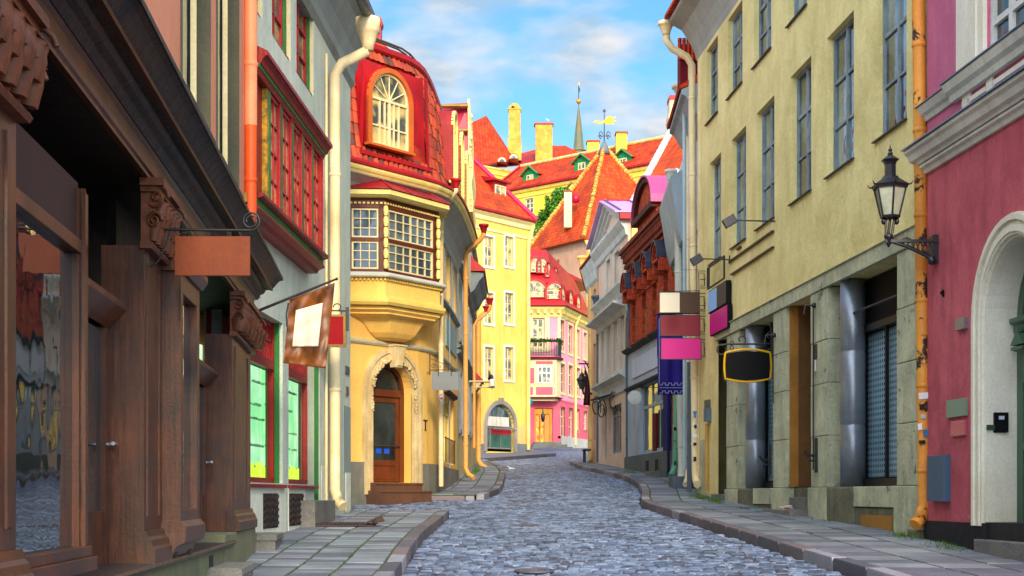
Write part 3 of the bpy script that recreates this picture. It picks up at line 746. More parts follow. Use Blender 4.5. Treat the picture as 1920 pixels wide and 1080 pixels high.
# ================================================================ L1: pale grey-green house with the red and green bay
YC = 25.7; XC = ph(657, YC)
F1 = Fac([(XC-.041*(YC-16.9), 16.9), (XC, YC)], -1)
def u1(px, n=0): return F1.cast(px, n)
plg = mat('grey_green_plaster', (206, 212, 194), (180, 190, 178), bump=.35, nscale=.7, streak=.35)
plw = mat('pale_render', (228, 230, 214), (206, 210, 194), bump=.3, nscale=1.2)
redp = mat('dark_red_paint', (150, 14, 22), (112, 10, 20), rough=.45, streak=.3)
redb = mat('bright_red_paint', (172, 18, 22), (132, 12, 20), rough=.5)
grn = mat('green_paint', (36, 118, 48), (26, 90, 40), rough=.5)
b1 = thing('bay_house', 'pale grey-green house with a red and green wooden bay and lit shop windows', 'house', (XC, YC, gz(YC)))
m = MB()
zs, zt = 1.75, 3.86
w1 = (u1(462)-1.2, u1(530)); w2 = (u1(541), u1(599))
win2 = []
for (a, b, y, yx) in ((440, 492, 36, 492), (510, 545, 112, 543), (556, 588, 175, 584)):
    win2.append((u1(a), u1(b), F1.z(yx, y), F1.z(yx, y)+2.0))
eave1 = 9.25
dsp = (F1.cast(574, -.12), w2[1])
F1.wall(m, 0, F1.L, 0, eave1, [(w1[0], w1[1], zs, zt), (w2[0], dsp[0], zs, zt), (dsp[0], dsp[1], 1.3, zt)]+[w for w in win2 if w[1] > .2], .2)
F1.body(m, 0, F1.L, 0, eave1, 6, 0)
m.build('wall', plg, b1)
m = MB(); F1.mold(m, -.0, F1.L+.1, [(-.3, 8.6), (.0, 8.6), (.06, 8.7), (.07, 8.85), (.14, 9.1), (.3, 9.38), (.48, 9.55), (.5, 9.55), (.5, 9.62), (-.3, 9.75)], sm=False)
m.build('eaves', mat('grey_eaves', (150, 156, 150), (130, 136, 134), rough=.7), b1)
m = MB(); F1.mold(m, -.0, F1.L+.0, [(.45, 9.63), (.50, 9.64), (.50, 9.68), (-.3, 10.9), (-.3, 9.8)]); m.build('roof', mat('dark_sheet_roof', (70, 74, 80), (56, 60, 66), rough=.5), b1)
# second floor windows: red frame, green post, cream reveal
for (a, b, c, d) in win2:
    if b < .2: continue
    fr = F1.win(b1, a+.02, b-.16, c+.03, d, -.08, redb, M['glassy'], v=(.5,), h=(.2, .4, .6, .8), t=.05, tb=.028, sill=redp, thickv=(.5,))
    g = MB(); F1.box(g, b-.16, b-.10, c+.02, d, -.13, -.04); g.build('post', grn, fr)
    g = MB(); F1.box(g, b-.10, b-.004, c+.02, d, -.19, -.15); F1.box(g, b-.012, b-.004, c+.01, d, -.15, -.01); g.build('jamb', M['cream'], fr)
# the bay
n1 = .21; A, B = F1.cast(481, n1), F1.cast(601, n1)
zc = F1.z(601, 284, n1); zb = F1.z(601, 478, n1)
bay = MB(); F1.box(bay, A, B, zb, zc, -.05, n1-.06); bayo = bay.build('bay', redp, b1)
cm = MB(); zc0 = F1.z(596, 292, n1)
F1.mold(cm, A-.1, B+.10, [(0, zc0), (n1+.02, zc0), (n1+.04, zc0+.05), (n1+.04, zc0+.06), (0, zc0+.06)]); cm.build('lower_cornice', redp, bayo)
cm = MB(); F1.mold(cm, A-.1, B+.12, [(0, zc0+.06), (n1+.05, zc0+.06), (n1+.06, zc0+.10), (0, zc0+.10)]); cm.build('green_fillet', grn, bayo)
cm = MB(); F1.mold(cm, A-.1, B+.16, [(0, zc0+.10), (n1+.07, zc0+.10), (n1+.09, zc0+.15), (n1+.13, zc0+.19), (n1+.15, zc0+.19), (n1+.15, zc0+.24), (0, zc0+.42)]); cm.build('cornice', redp, bayo)
cm = MB(); F1.mold(cm, A-.1, B+.10, [(0, zb), (n1+.10, zb), (n1+.10, zb-.04), (n1+.04, zb-.06), (0, zb-.06)]); cm.build('sill', redp, bayo)
cm = MB(); F1.mold(cm, A-.1, B+.08, [(0, zb-.06), (n1+.03, zb-.06), (n1+.03, zb-.15), (0, zb-.15)]); cm.build('green_apron', grn, bayo)
cm = MB(); F1.mold(cm, A-.1, B+.06, [(0, zb-.15), (n1+.05, zb-.15), (n1+.05, zb-.18), (n1-.03, zb-.21), (n1-.06, zb-.26), (0, zb-.26)]); cm.build('lower_moulding', redp, bayo)
# bay glazing: posts and casements
def bay_window(a, b):
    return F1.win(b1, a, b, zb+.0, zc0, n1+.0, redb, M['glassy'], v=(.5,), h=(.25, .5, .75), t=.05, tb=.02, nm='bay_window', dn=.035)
tot = B-A-.10; pat = []
edges = [480, 497, 521, 528, 549, 556, 579, 585, 601]
for (a, b) in ((499, 506), (510, 519), (530, 540), (543, 549), (558, 566), (569, 578), (586, 593)): pass
x = B-.10
for k in range(5):
    w_ = .52
    a, b = x-w_, x
    if a < A: break
    bay_window(a, b)
    g = MB(); F1.box(g, b, b+.05, zb, zc0, -.0, n1+.022); g.build('red_post', redb, bayo)
    g = MB(); F1.box(g, a-.10, a-.0, zb, zc0, -.0, n1+.012); g.build('green_post', grn, bayo)
    g = MB(); F1.box(g, a-.17, a-.10, zb, zc0, 0, n1+.004); g.build('gilt_strip', mat('gilt_carving', (190, 140, 40), (60, 70, 40), nscale=14, bump=.6, bscale=20), bayo)
    x -= w_+.22
g = MB(); F1.box(g, B-.05, B, zb, zc0, 0, n1+.04); g.build('corner_post', redb, bayo)
# shop openings
gd = emit('lit_shop_display', (160, 245, 170), .75, (226, 255, 226), 2.2)
gy = emit('yellow_lit_goods', (235, 255, 60), .9)
def shopwin(a, b, zlo, zhi, nm, jamb=None):
    f = MB(); n = -.12; t = .06
    ztr = zhi-.62
    F1.box(f, a, a+t, zlo, zhi, n-.06, n); F1.box(f, b-t, b, zlo, zhi, n-.06, n+.02); F1.box(f, a+t, b-t, zlo, zlo+.07, n-.06, n+.01); F1.box(f, a+t, b-t, ztr, ztr+.12, n-.06, n+.03); F1.box(f, a+t, b-t, zhi-.06, zhi, n-.06, n)
    k = max(3, int((b-a)/.16))
    for i in range(1, k): F1.box(f, a+(b-a)*i/k-.012, a+(b-a)*i/k+.012, ztr+.12, zhi-.06, n-.04, n)
    F1.box(f, a+t, b-t, ztr+.36, ztr+.385, n-.04, n-.002)
    fo = f.build(nm, redp, b1)
    g = MB(); g.poly([F1.at(a+t, zlo+.07, n-.03), F1.at(b-t, zlo+.07, n-.03), F1.at(b-t, ztr, n-.03), F1.at(a+t, ztr, n-.03)]); g.build('pane', seethrough('clear_pane'), fo)
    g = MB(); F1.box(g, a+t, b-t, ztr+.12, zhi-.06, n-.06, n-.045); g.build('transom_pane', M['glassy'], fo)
    g = MB(); F1.box(g, a+.02, b+.6, zlo-.1, ztr+.05, -.38, -.35); g.build('lit_backdrop', gd, fo)
    g = MB(); random.seed(int(a*100)); F1.box(g, a+.02, b+.2, zlo-.02, zlo+.06, -.34, -.2); 
    for i in range(5):
        z = zlo+.25+i*.27+random.uniform(-.05, .05)
        for q in range(int((b-a+.3)/.11)):
            uu = a+.08+q*.11
            if random.random() < .75: F1.box(g, uu, uu+random.uniform(.03, .08), z, z+random.uniform(.012, .035), -.34, -.30)
    g.build('goods', mat('dim_goods', (150, 190, 160), (90, 130, 110)), fo)
    g = MB()
    for q in range(int((b-a+.3)/.09)): F1.box(g, a+.06+q*.09, a+.06+q*.09+.07, zlo+.07, zlo+.07+random.uniform(.08, .22), -.32, -.28)
    g.build('lit_goods', gy, fo)
    if jamb: g = MB(); F1.box(g, b, b+.04, zlo-.0, zhi, n-.1, -.04); g.build('green_jamb', grn, fo)
    s_ = MB(); F1.mold(s_, a-.05, b+.12, [(-.1, zlo-.05), (.05, zlo-.06), (.05, zlo-.02), (-.1, zlo+.0)]); s_.build('sill', redp, fo)
    return fo
shopwin(w1[0], w1[1]-.05, zs, zt, 'shop_window', True)
shopwin(w2[0], dsp[0], zs, zt, 'shop_window')
f = MB(); a, b = dsp; n = -.12
for q in ((a+.02, a+.12), (b-.14, b-.05)): F1.box(f, q[0], q[1], 1.3, zt, n-.06, n+.02)
F1.box(f, a+.12, b-.14, 1.3, 1.75, n-.05, n-.01); F1.box(f, a+.12, b-.14, 2.3, 2.42, n-.05, n-.005); F1.box(f, a+.12, b-.14, 3.2, 3.34, n-.05, n+.02)
for i in range(7): F1.mold(f, a+.13, b-.15, [(n-.03, 3.37+i*.065), (n, 3.36+i*.065), (n-.02, 3.40+i*.065)])
do = f.build('shop_door', redp, b1)
g = MB(); F1.box(g, a+.12, b-.14, 1.7, 3.2, n-.04, n-.03); g.build('pane', M['glassd'], do)
g = MB(); g.tube([F1.at(a+.15, 2.25, n+.03), F1.at(b-.12, 2.25, n+.05)], .012, 6); g.build('handle', M['steel'], do)
g = MB(); F1.box(g, b-.045, b-.005, 1.3, zt, -.16, -.01); g.build('green_jamb', grn, do)
# cellar vents
for (a, b) in ((492, 520), (541, 567)):
    g = MB(); A_, B_ = u1(a), u1(b); F1.box(g, A_, B_, 1.18, 1.62, -.02, .012)
    for i in range(6):
        for j in range(5): F1.box(g, A_+(B_-A_)*(i+.1)/6, A_+(B_-A_)*(i+.9)/6, 1.2+j*.085+(.02 if i % 2 else 0), 1.24+j*.085+(.02 if i % 2 else 0), .012, .028)
    g.build('cellar_vent', mat('brown_vent', (60, 44, 44), (40, 30, 32), rough=.6), b1)
for (a, b, z) in ((440, 535, 1.69), (540, 572, 1.69), (602, 612, 2.05), (648, 656.9, 1.98)): m = MB(); F1.box(m, u1(a), u1(b), .9, z, -.03, .007); m.build('painted_base', plw, b1)
m = MB(); F1.box(m, u1(644), F1.L+.004, 1.98, 3.1, -.03, .006); m.build('repair_patch', mat('blue_grey_render', (150, 166, 160), (138, 152, 150)), b1)
for (y, h_, w_) in ((694, 7, 7), (733, 8, 4)):
    m = MB(); c = F1.at(u1(650), F1.z(650, y), .02); F1.box(m, u1(650-w_/2), u1(650+w_/2), F1.z(650, y+h_), F1.z(650, y-h_), 0, .02); m.build('wall_plate', mat('brass_plate', (110, 90, 80), (80, 90, 100)), b1)
m = MB(); F1.box(m, u1(588, .2), u1(626, .2), .9, F1.z(604, 938, .1), 0, .22); m.build('step', M['granite'], b1, bevel=.01)
# cream downpipe with hopper, thin pipe beside it
Yd = 25.0; r_ = .085
up_ = F1.cast(628, .12); pq = F1.at(up_, 0, .12); Yd = pq.y; zq = zz(126, Yd); hq = P(690, 95, Yd)
downpipe(b1, [(hq.x, hq.y, hq.z), (pq.x, pq.y, zq), (pq.x, pq.y, zz(933, Yd))], r_, M['pipec'], bands=2.4, kick=(.14, -.12, -.14))
h = MB(); h.lathe([(.09, 0), (.10, .10), (.17, .28), (.19, .30), (.19, .36), (.20, .38), (.20, .50), (.16, .52), (.1, .4)], hq, 8); h.build('hopper', M['pipec'], b1)
g = MB(); g.tube([hq+Vector((0, 0, .55)), hq+Vector((-.1, -2, .62)), hq+Vector((-.3, -7.5, .66))], .09, 10); g.build('gutter', mat('dark_zinc_gutter', (92, 100, 104), (70, 76, 80), rough=.4), b1)
g = MB(); g.tube([F1.at(F1.cast(612, .03), 1.4, .03), F1.at(F1.cast(612, .03), 8.4, .03)], .022, 6); g.build('cable', M['pipec'], b1)
# lantern hanging below the bay cornice
lt = thing('lantern', 'small black and brass lantern hanging under the bay cornice', 'lantern', tuple(P(562, 276, 20.9)))
m = MB(); c = P(562, 290, 20.9-.05); m.tube([c+Vector((-.1, .15, .22)), c+Vector((0, 0, .24)), c+Vector((0, 0, .1))], .008, 6); m.lathe([(.02, .10), (.05, .07), (.055, .05), (.045, .05)], c, 6, False); m.lathe([(.03, -.09), (.036, -.08)], c, 6, False); m.build('frame', M['iron'], lt)
m = MB(); m.lathe([(.033, -.08), (.044, .05)], c, 6, False); m.build('lamp_glass', mat('amber_glass', (200, 160, 70), (150, 110, 50), rough=.2), lt)
# flag
fl = thing('flag_pole', 'slanted dark pole carrying the brown satin flag', 'flagpole', tuple(P(482, 585, 16.7)))
m = MB(); a_, b_ = P(476, 586, 16.7), P(631, 523, 17.6); m.tube([a_, a_+(b_-a_)*.55, b_], [.017, .016, .012], 8); m.ball(b_, .02, n=8); m.build('pole', mat('dark_wood_pole', (40, 30, 28), (60, 40, 32), rough=.5), fl)
m = MB(); m.tube([P(541, 568, 17.05), P(537, 590, 17.05), P(538, 612, 17.05)], .01, 6); m.build('strap', M['iron'], fl)
def flagpt(s_, t_, off=0):
    tl, tr, br_, bl = (543, 562), (628, 530), (611, 691), (531, 681)
    x = (tl[0]*(1-s_)+tr[0]*s_)*(1-t_)+(bl[0]*(1-s_)+br_[0]*s_)*t_; y = (tl[1]*(1-s_)+tr[1]*s_)*(1-t_)+(bl[1]*(1-s_)+br_[1]*s_)*t_
    Yq = 17.1+.45*s_*(1-t_*.3)+.028*math.sin(s_*9+t_*1.5+1.3*math.sin(t_*4))*(.25+t_)+.006*math.sin(s_*23+t_*4+2*math.sin(t_*7))+.005*math.sin(t_*26+s_*4)
    return P(x, y, Yq+off)
def sheet(mb, f, ns, ntt, th=.004):
    vs = [f(i/ns, j/ntt, 0) for j in range(ntt+1) for i in range(ns+1)]+[f(i/ns, j/ntt, th) for j in range(ntt+1) for i in range(ns+1)]
    N = (ns+1)*(ntt+1); fs = []
    for j in range(ntt):
        for i in range(ns):
            a = j*(ns+1)+i; fs.append((a, a+ns+1, a+ns+2, a+1)); a += N; fs.append((a, a+1, a+ns+2, a+ns+1))
    for i in range(ns): fs += [(i, i+1, N+i+1, N+i), (N-ns-1+i, 2*N-ns-1+i, 2*N-ns+i, N-ns+i)]
    for j in range(ntt): fs += [(j*(ns+1), N+j*(ns+1), N+(j+1)*(ns+1), (j+1)*(ns+1)), (j*(ns+1)+ns, (j+1)*(ns+1)+ns, N+(j+1)*(ns+1)+ns, N+j*(ns+1)+ns)]
    mb.add(vs, fs, True); return mb
satin = mat('brown_satin', (138, 78, 22), (58, 30, 10), rough=.42, bump=.0, fine=.02, streak=.2, spec=.45, nscale=5)
fo = sheet(MB(), flagpt, 40, 40).build('flag', satin); tag(fo, 'brown satin flag with a blank cream panel hanging from the slanted pole', 'flag')
sheet(MB(), lambda s_, t_, o: flagpt(.17+s_*.60, .20+t_*.54, o*1.0-.018), 24, 24, .006).build('panel', mat('blush_cloth', (244, 214, 190), (236, 204, 180), rough=.7, bump=0, fine=.02, streak=0), fo)
# small red framed sign behind it
Ys = 21.9; sg = thing('hanging_sign', 'small dark red sign in a gilt frame hanging beyond the satin flag', 'sign', tuple(P(630, 620, Ys)))
m = MB()
for (a_, b_, c_, d_) in ((596, 648, 590, 594), (596, 648, 646, 651), (596, 600, 594, 646), (644, 649, 594, 646)): m.obox(P((a_+b_)/2, (c_+d_)/2, Ys), ((b_-a_)/2/FPX*Ys, 0, 0), (0, .03, 0), (0, 0, (d_-c_)/2/FPX*Ys))
m.build('frame', mat('gilt_frame', (170, 130, 50), (110, 84, 36), rough=.4), sg)
m = MB(); m.obox(P(622, 620, Ys), (23/FPX*Ys, 0, 0), (0, .02, 0), (0, 0, 27/FPX*Ys)); m.build('board', mat('dark_red_board', (150, 10, 22), (140, 8, 20), bump=.02, fine=.02, streak=0), sg)
sb = thing('sign_bracket', 'small iron hook bracket holding the gilt framed red sign', 'sign bracket', tuple(P(652, 600, Ys)))
m = MB(); m.tube([P(598, 582, Ys), P(651, 583, Ys)], .012, 6); m.obox(P(651, 598, Ys), (.02, 0, 0), (0, .03, 0), (0, 0, 22/FPX*Ys))
pts = [P(632, 576, Ys)+Vector((.055*math.cos(t), 0, .05*math.sin(t))) for t in [-PI*.5+i/16*1.5*PI for i in range(17)]]; m.tube(pts, .009, 6)
for q in (610, 640): m.tube([P(q, 583, Ys), P(q, 591, Ys)], .008, 5)
m.build('arm', M['iron'], sb)
# ================================================================ L2: rounded yellow corner house
F2 = Fac([(-5.75, 27.3), (-3.32, 30.5), (-2.25, 31.9), (-2.02, 32.25), (-1.86, 32.65), (-1.75, 33.15), (-1.68, 33.8), (-1.626, 34.5), (-1.56, 35.9), (-1.5, 37.5), (-1.455, 39.5)], -1)
def u2(px, n=0): return F2.cast(px, n)
yel = mat('ochre_yellow_plaster', (250, 204, 108), (238, 180, 92), bump=.15, nscale=.6, streak=.25)
yel2 = mat('pale_yellow_plaster', (238, 206, 110), (230, 186, 88), bump=.1, nscale=.6)
stn = mat('cream_stone', (226, 204, 156), (190, 164, 112), bump=.35, streak=.45, nscale=2)
gpl = mat('grey_plinth_render', (134, 130, 116), (104, 104, 98), bump=.4, spots=(196, 150, 70), thr=.63, spotscale=1.4)
b2 = thing('corner_house', 'rounded yellow corner house with a red tiled mansard and a boxed bay window', 'corner house', (-1.7, 33.5, gz(33)))
m = MB()
zd0, zd1 = 1.86, 4.40
da, db = u2(697), u2(772); dr = (db-da)/2
gw = (u2(831), u2(850)); uw1 = (u2(834.5), u2(843)); uw2 = (u2(848.5), u2(854))
F2.wall(m, 0, F2.L, 0, 8.2, [(da, db, zd0, zd1, dr), gw+(2.35, 3.95), uw1+(6.3, 7.75), uw2+(6.3, 7.7)], .22)
F2.body(m, 0, F2.L, 0, 8.2, 5, top=True); m.build('wall', yel, b2)
m = MB(); F2.box(m, 0, da-.22, 0, 2.28, -.05, .05); F2.box(m, db+.22, gw[0], 0, 2.28, -.05, .05); F2.box(m, gw[0], F2.L, 0, 2.25, -.05, .05); m.build('plinth', gpl, b2)
m = MB(); F2.mold(m, 0, F2.L, [(0, 4.72), (.03, 4.72), (.06, 4.76), (.06, 4.80), (.035, 4.82), (.0, 4.83)]); m.build('string_course', mat('cream_grey_moulding', (206, 196, 160), (176, 172, 150), rough=.7), b2)
m = MB(); F2.mold(m, u2(824), F2.L, [(0, 6.02), (.05, 6.03), (.09, 6.08), (.09, 6.11), (0, 6.15)]); m.build('ledge', mat('slate_ledge', (140, 154, 158), (110, 124, 130)), b2)
m = MB(); F2.box(m, u2(835), F2.L-.6, 5.15, 5.85, 0, .03); m.build('wall_panel', mat('pale_blue_panel', (138, 164, 168), (124, 150, 156), bump=.05), b2)
# door surround
m = MB()
for (w_, a_, q) in ((.30, 0, .05), (.24, .0, .08), (.10, .0, .06)): pass
F2.arch(m, da-.0, db+.0, zd0-.25, zd1-dr, dr, .30, -.02, .045); F2.arch(m, da-.055, db+.055, zd0-.25, zd1-dr, dr+.055, .07, .046, .075); F2.arch(m, da-.20, db+.20, zd0-.25, zd1-dr, dr+.20, .08, .046, .085)
su = m.build('door_surround', stn, b2)
m = MB(); c = (da+db)/2; q = F2.at(c, zd1, 0)
m.hexa([F2.at(c-.11, zd1-.12, .03), F2.at(c+.11, zd1-.12, .03), F2.at(c+.11, zd1-.12, .19), F2.at(c-.11, zd1-.12, .19), F2.at(c-.17, zd1+.32, .03), F2.at(c+.17, zd1+.32, .03), F2.at(c+.17, zd1+.32, .24), F2.at(c-.17, zd1+.32, .24)])
F2.box(m, c-.19, c+.19, zd1+.32, zd1+.36, .03, .26)
for k in (-.06, 0, .06): F2.box(m, c+k-.012, c+k+.012, zd1-.08, zd1+.26, .2, .235)
m.build('keystone', stn, su, bevel=.01)
m = MB(); random.seed(3)
for i in range(110):
    a_ = math.radians(random.choice([random.uniform(12, 76), random.uniform(104, 172)])); rr = dr+.055+random.uniform(-.035, .045)
    if a_ < math.radians(24) : pass
    m.ball(F2.at(c+math.cos(a_)*rr, zd1-dr+math.sin(a_)*rr, .07+random.uniform(0, .03)), random.uniform(.022, .045), (1, 1, .9), 6)
for i in range(26):
    s_ = 1 if i % 2 else -1
    m.ball(F2.at(c+s_*(dr+.055+random.uniform(-.02, .02)), zd1-dr-random.uniform(0, .42), .08), random.uniform(.02, .035), (1, 1, 1), 6)
m.build('carved_garland', stn, su)
# door
n = -.20; dwd = mat('orange_brown_door_wood', (124, 58, 22), (84, 38, 16), rough=.4, bump=.15, streak=.5, spec=.5, bscale=50, grain=.5)
m = MB(); a, b = da+.0, db-.0; spr = zd1-dr
F2.box(m, a, a+.09, zd0, spr, n-.08, n); F2.box(m, b-.16, b, zd0, spr, n-.08, n); F2.arch(m, a+.09, b-.09, zd0, spr, dr-.09, .09, n-.08, n, legs=False)
F2.box(m, a+.09, b-.16, spr-.08, spr+.07, n-.08, n+.03)
fr_ = m.build('door_frame', dwd, b2, bevel=.004)
m = MB(); F2.box(m, a+.09, a+.19, zd0+.02, spr-.08, n-.07, n-.02); F2.box(m, b-.27, b-.16, zd0+.02, spr-.08, n-.07, n-.02); F2.box(m, a+.19, b-.27, spr-.2, spr-.08, n-.07, n-.02)
F2.box(m, a+.19, b-.27, zd0+.02, zd0+.48, n-.07, n-.025); F2.box(m, a+.22, b-.30, zd0+.07, zd0+.12, n-.03, n-.012); F2.box(m, a+.22, b-.30, zd0+.36, zd0+.42, n-.03, n-.005)
d_ = m.build('door', dwd, b2, bevel=.004)
g = MB(); g.poly([F2.at(a+.18, zd0+.45, n-.05), F2.at(b-.26, zd0+.45, n-.05), F2.at(b-.26, spr-.19, n-.05), F2.at(a+.18, spr-.19, n-.05)]); g.build('pane', M['glassd'], d_)
g = MB(); g.poly([F2.at(x, z, n-.05) for x, z in arcpts(a+.06, b-.06, spr, dr-.06, 16)]); g.build('fanlight', M['glassd'], fr_)
g = MB(); g.tube([F2.at(a+.14, zd0+.78, n+.03), F2.at(b-.21, zd0+.78, n+.03)], .014, 6); g.ball(F2.at(b-.21, zd0+.79, n+.02), .03, n=8); g.ball(F2.at(a+.14, zd0+.79, n+.02), .03, n=8); g.build('handle', M['rust'], d_)
for q in (.32, .52): g = MB(); F2.box(g, a+(b-a)*q, a+(b-a)*q+.16, zd0+.62, zd0+.73, n-.05, n-.045); g.build('sticker', mat('blue_sticker', (30, 90, 220), (30, 90, 220), bump=0, fine=0, streak=0, rough=.4), d_)
for i, (ext, zz0, zz1) in enumerate(((.16, 1.2, zd0-.17), (.04, 1.3, zd0-.005))):
    g = MB(); F2.mold(g, da-.10-ext*.6, db+.06+ext*.3, [(-.2, zz0), (.16+ext*1.7, zz0), (.16+ext*1.7, zz1-.05), (.18+ext*1.7, zz1-.04), (.18+ext*1.7, zz1), (-.2, zz1)]); g.build('step', mat('brown_stone_step', (112, 74, 54), (78, 58, 48), bump=.4, spots=(170, 120, 50), thr=.66), b2, bevel=.01)
# ground floor barred window and upper slit windows
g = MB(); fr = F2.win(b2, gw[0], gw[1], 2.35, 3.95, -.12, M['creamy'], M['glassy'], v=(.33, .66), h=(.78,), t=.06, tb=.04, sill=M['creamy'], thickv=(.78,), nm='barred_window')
for i in range(9):
    uu = gw[0]+(gw[1]-gw[0])*(i+.5)/9; g.tube([F2.at(uu, 2.37, .04), F2.at(uu, 2.95, .04)], .01, 4)
g.tube([F2.at(gw[0]-.02, 2.95, .04), F2.at(gw[1]+.05, 2.95, .04)], .014, 6); g.build('grille', M['iron'], fr)
g = MB(); F2.mold(g, gw[0]-.05, gw[1]+.05, [(0, 3.98), (.10, 4.02), (.12, 4.08), (0, 4.14)]); g.build('hood', mat('brown_hood', (96, 60, 50), (70, 46, 40)), fr)
for (a, b) in (uw1, uw2):
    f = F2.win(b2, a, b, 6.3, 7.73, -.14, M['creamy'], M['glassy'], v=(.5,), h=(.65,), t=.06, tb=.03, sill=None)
    g = MB(); F2.mold(g, a-.08, b+.08, [(0, 7.80), (.06, 7.82), (.12, 7.92), (.12, 7.96), (0, 8.0)]); F2.box(g, a-.07, a-.005, 6.2, 7.8, 0, .035); F2.box(g, b+.005, b+.07, 6.2, 7.8, 0, .035); g.build('surround', M['greym'], f)
# iron bits on the plaster
g = MB(); q = u2(797); z0 = F2.z(797, 797); F2.box(g, q-.09, q+.09, z0+.09, z0+.115, 0, .02); F2.box(g, q-.012, q+.015, z0-.10, z0+.09, 0, .02); F2.box(g, q-.03, q+.03, z0-.12, z0-.10, 0, .02); g.build('iron_anchor', M['iron'], b2)
# eaves: grey cove and cream lip
m = MB(); F2.mold(m, 0, F2.L, [(-.1, 7.45), (.02, 7.45), (.05, 7.5), (.05, 7.56), (.08, 7.62), (.14, 7.78), (.26, 7.95), (.42, 8.06), (.47, 8.07), (.47, 8.10), (-.1, 8.20)]); m.build('eaves_cove', mat('grey_cove', (182, 184, 170), (160, 164, 156), rough=.7), b2)
m = MB(); F2.mold(m, 0, F2.L, [(.2, 8.105), (.48, 8.085), (.50, 8.12), (.53, 8.15), (.55, 8.19), (.55, 8.235), (.2, 8.24)]); m.build('cornice_lip', M['creamy'], b2)
m = MB(); F2.mold(m, 0, F2.L, [(.1, 8.245), (.58, 8.245), (.58, 8.30), (.34, 8.42), (.22, 8.47), (-.2, 8.47)]); m.build('gutter_flashing', M['redmetal'], b2)
MP = [(8.40, .22), (8.8, .13), (9.4, .06), (10.0, .0), (10.4, -.07), (10.75, -.18), (11.02, -.34)]
def mn(z):
    if z <= MP[0][0]: return MP[0][1]
    for (a, b), (c, d) in zip(MP, MP[1:]):
        if z <= c: return b+(d-b)*(z-a)/(c-a)
    return MP[-1][1]
rt = mat('aged_red_tile', (186, 44, 16), (128, 34, 16), rough=.75, bump=.3, nscale=3, streak=.1, fine=.2)
m = MB(); F2.mold(m, 0, F2.L, [(n_-.03, z_) for z_, n_ in MP]+[(-1.2, 11.02), (-1.2, 8.4)]); mz = m.build('mansard', rt, b2)
# each tile of the mansard is a curved piece of one roof covering
m = MB(); random.seed(12)
slab = (u2(661), u2(789)); zslab = (8.62, 10.56)
tw = .155; rows = 10; zl = [8.45+i*(10.98-8.45)/rows for i in range(rows+1)]
k = int(F2.L/tw)
dorm = [(34.35, .82), (36.3, .82), (38.3, .82)]
def uofY(Yv):
    for i in range(len(F2.p)-1):
        if F2.p[i].y <= Yv <= F2.p[i+1].y: return F2.u[i]+(Yv-F2.p[i].y)/(F2.p[i+1].y-F2.p[i].y)*(F2.u[i+1]-F2.u[i])
    return F2.L
dorm_u = [(uofY(Y_), w_) for Y_, w_ in dorm]
for r in range(rows):
    z0, z1 = zl[r], zl[r+1]+.03
    for i in range(int(u2(600)/tw), k):
        ua = i*tw; uc = ua+tw/2
        if slab[0] < uc < slab[1] and r in range(1, rows-1): continue
        if any(abs(uc-du) < w_/2+.02 and r < rows-1 for du, w_ in dorm_u): continue
        j = random.uniform(-.012, .012); jn = random.uniform(-.008, .008); vs = []
        for (z, e, wd) in ((z0+j, .045, 1.0), (z0+(z1-z0)*.5, .03, .95), (z1, .008, .86)):
            for q in range(6):
                t = q/5; a_ = PI*t; vs.append(F2.at(uc+(t-.5)*tw*.98*wd, z+.012*math.sin(a_)*(-1 if z == z0+j else 0), mn(z)+e*.4+.055*math.sin(a_)*wd+jn))
        fs = [(w*6+q, w*6+q+1, w*6+7+q, w*6+6+q) for w in range(2) for q in range(5)]
        b_ = len(vs); vs += [F2.at(uc+(q/5-.5)*tw*.98, z0+j, mn(z0)-.02) for q in range(6)]
        m.add(vs, fs, True); m.add([vs[q] for q in range(6)]+[vs[b_+q] for q in range(6)], [(q, q+1, 7+q, 6+q) for q in range(5)])
tm = island('mansard_tile_pieces', (208, 74, 26), (150, 44, 16), (96, 46, 28), rough=(.6, .9), bump=.4, bscale=25, tintscale=2.0)
m.build('mansard_tiles', tm, mz, uv=False)
# top band, lead walk, peaked roof
m = MB(); F2.mold(m, 0, F2.L, [(-.45, 10.94), (-.22, 10.94), (-.18, 10.98), (-.18, 11.08), (-.45, 11.12), (-1.0, 11.2), (-1.2, 11.0)]); m.build('top_flashing', M['redmetal'], b2)
m = MB()
for i in range(9):
    uu = F2.L*i/8.0+.05; m.tube([F2.at(uu, 11.1, -.45), F2.at(uu, 11.32, -.45)], .012, 5)
us = [F2.L*i/24.0+.02 for i in range(25)]
for z_, n_ in ((11.30, -.42), (11.30, -.52)): m.tube([F2.at(u_, z_, n_) for u_ in us], .022, 6)
m.build('snow_rail', mat('dark_rail', (74, 80, 76), (56, 60, 58), rough=.5), b2)
apex = Vector((-3.6, 34.8, 12.75)); ap2 = Vector((-3.75, 39.5, 12.7))
m = MB(); us = [u for u in F2.u]
for a_, b_ in zip(us, us[1:]):
    pa = apex if F2.at(a_, 0, 0).y < 35 else Vector((-3.75, F2.at(a_, 0).y, 12.7)); pb = apex if F2.at(b_, 0, 0).y < 35 else Vector((-3.75, F2.at(b_, 0).y, 12.7))
    A_, B_ = F2.at(a_, 11.15, -.62), F2.at(b_, 11.15, -.62)
    if (pa-pb).length < .01: m.poly([A_, B_, pa])
    else: m.poly([A_, B_, pb, pa])
m.poly([F2.at(0, 11.15, -.62), apex, F2.at(0, 11.15, -5)]); m.build('upper_roof', M['tiler'], b2)
g = MB(); q = P(706, 50, 33.8); g.box(q.x-.14, q.x+.10, q.y, q.y+.3, 11.2, q.z+.1); g.tube([(q.x-.02, q.y, q.z+.1), (q.x-.02, q.y+.3, q.z+.1)], .16, 12); g.build('roof_hatch', M['redmetal'], b2)
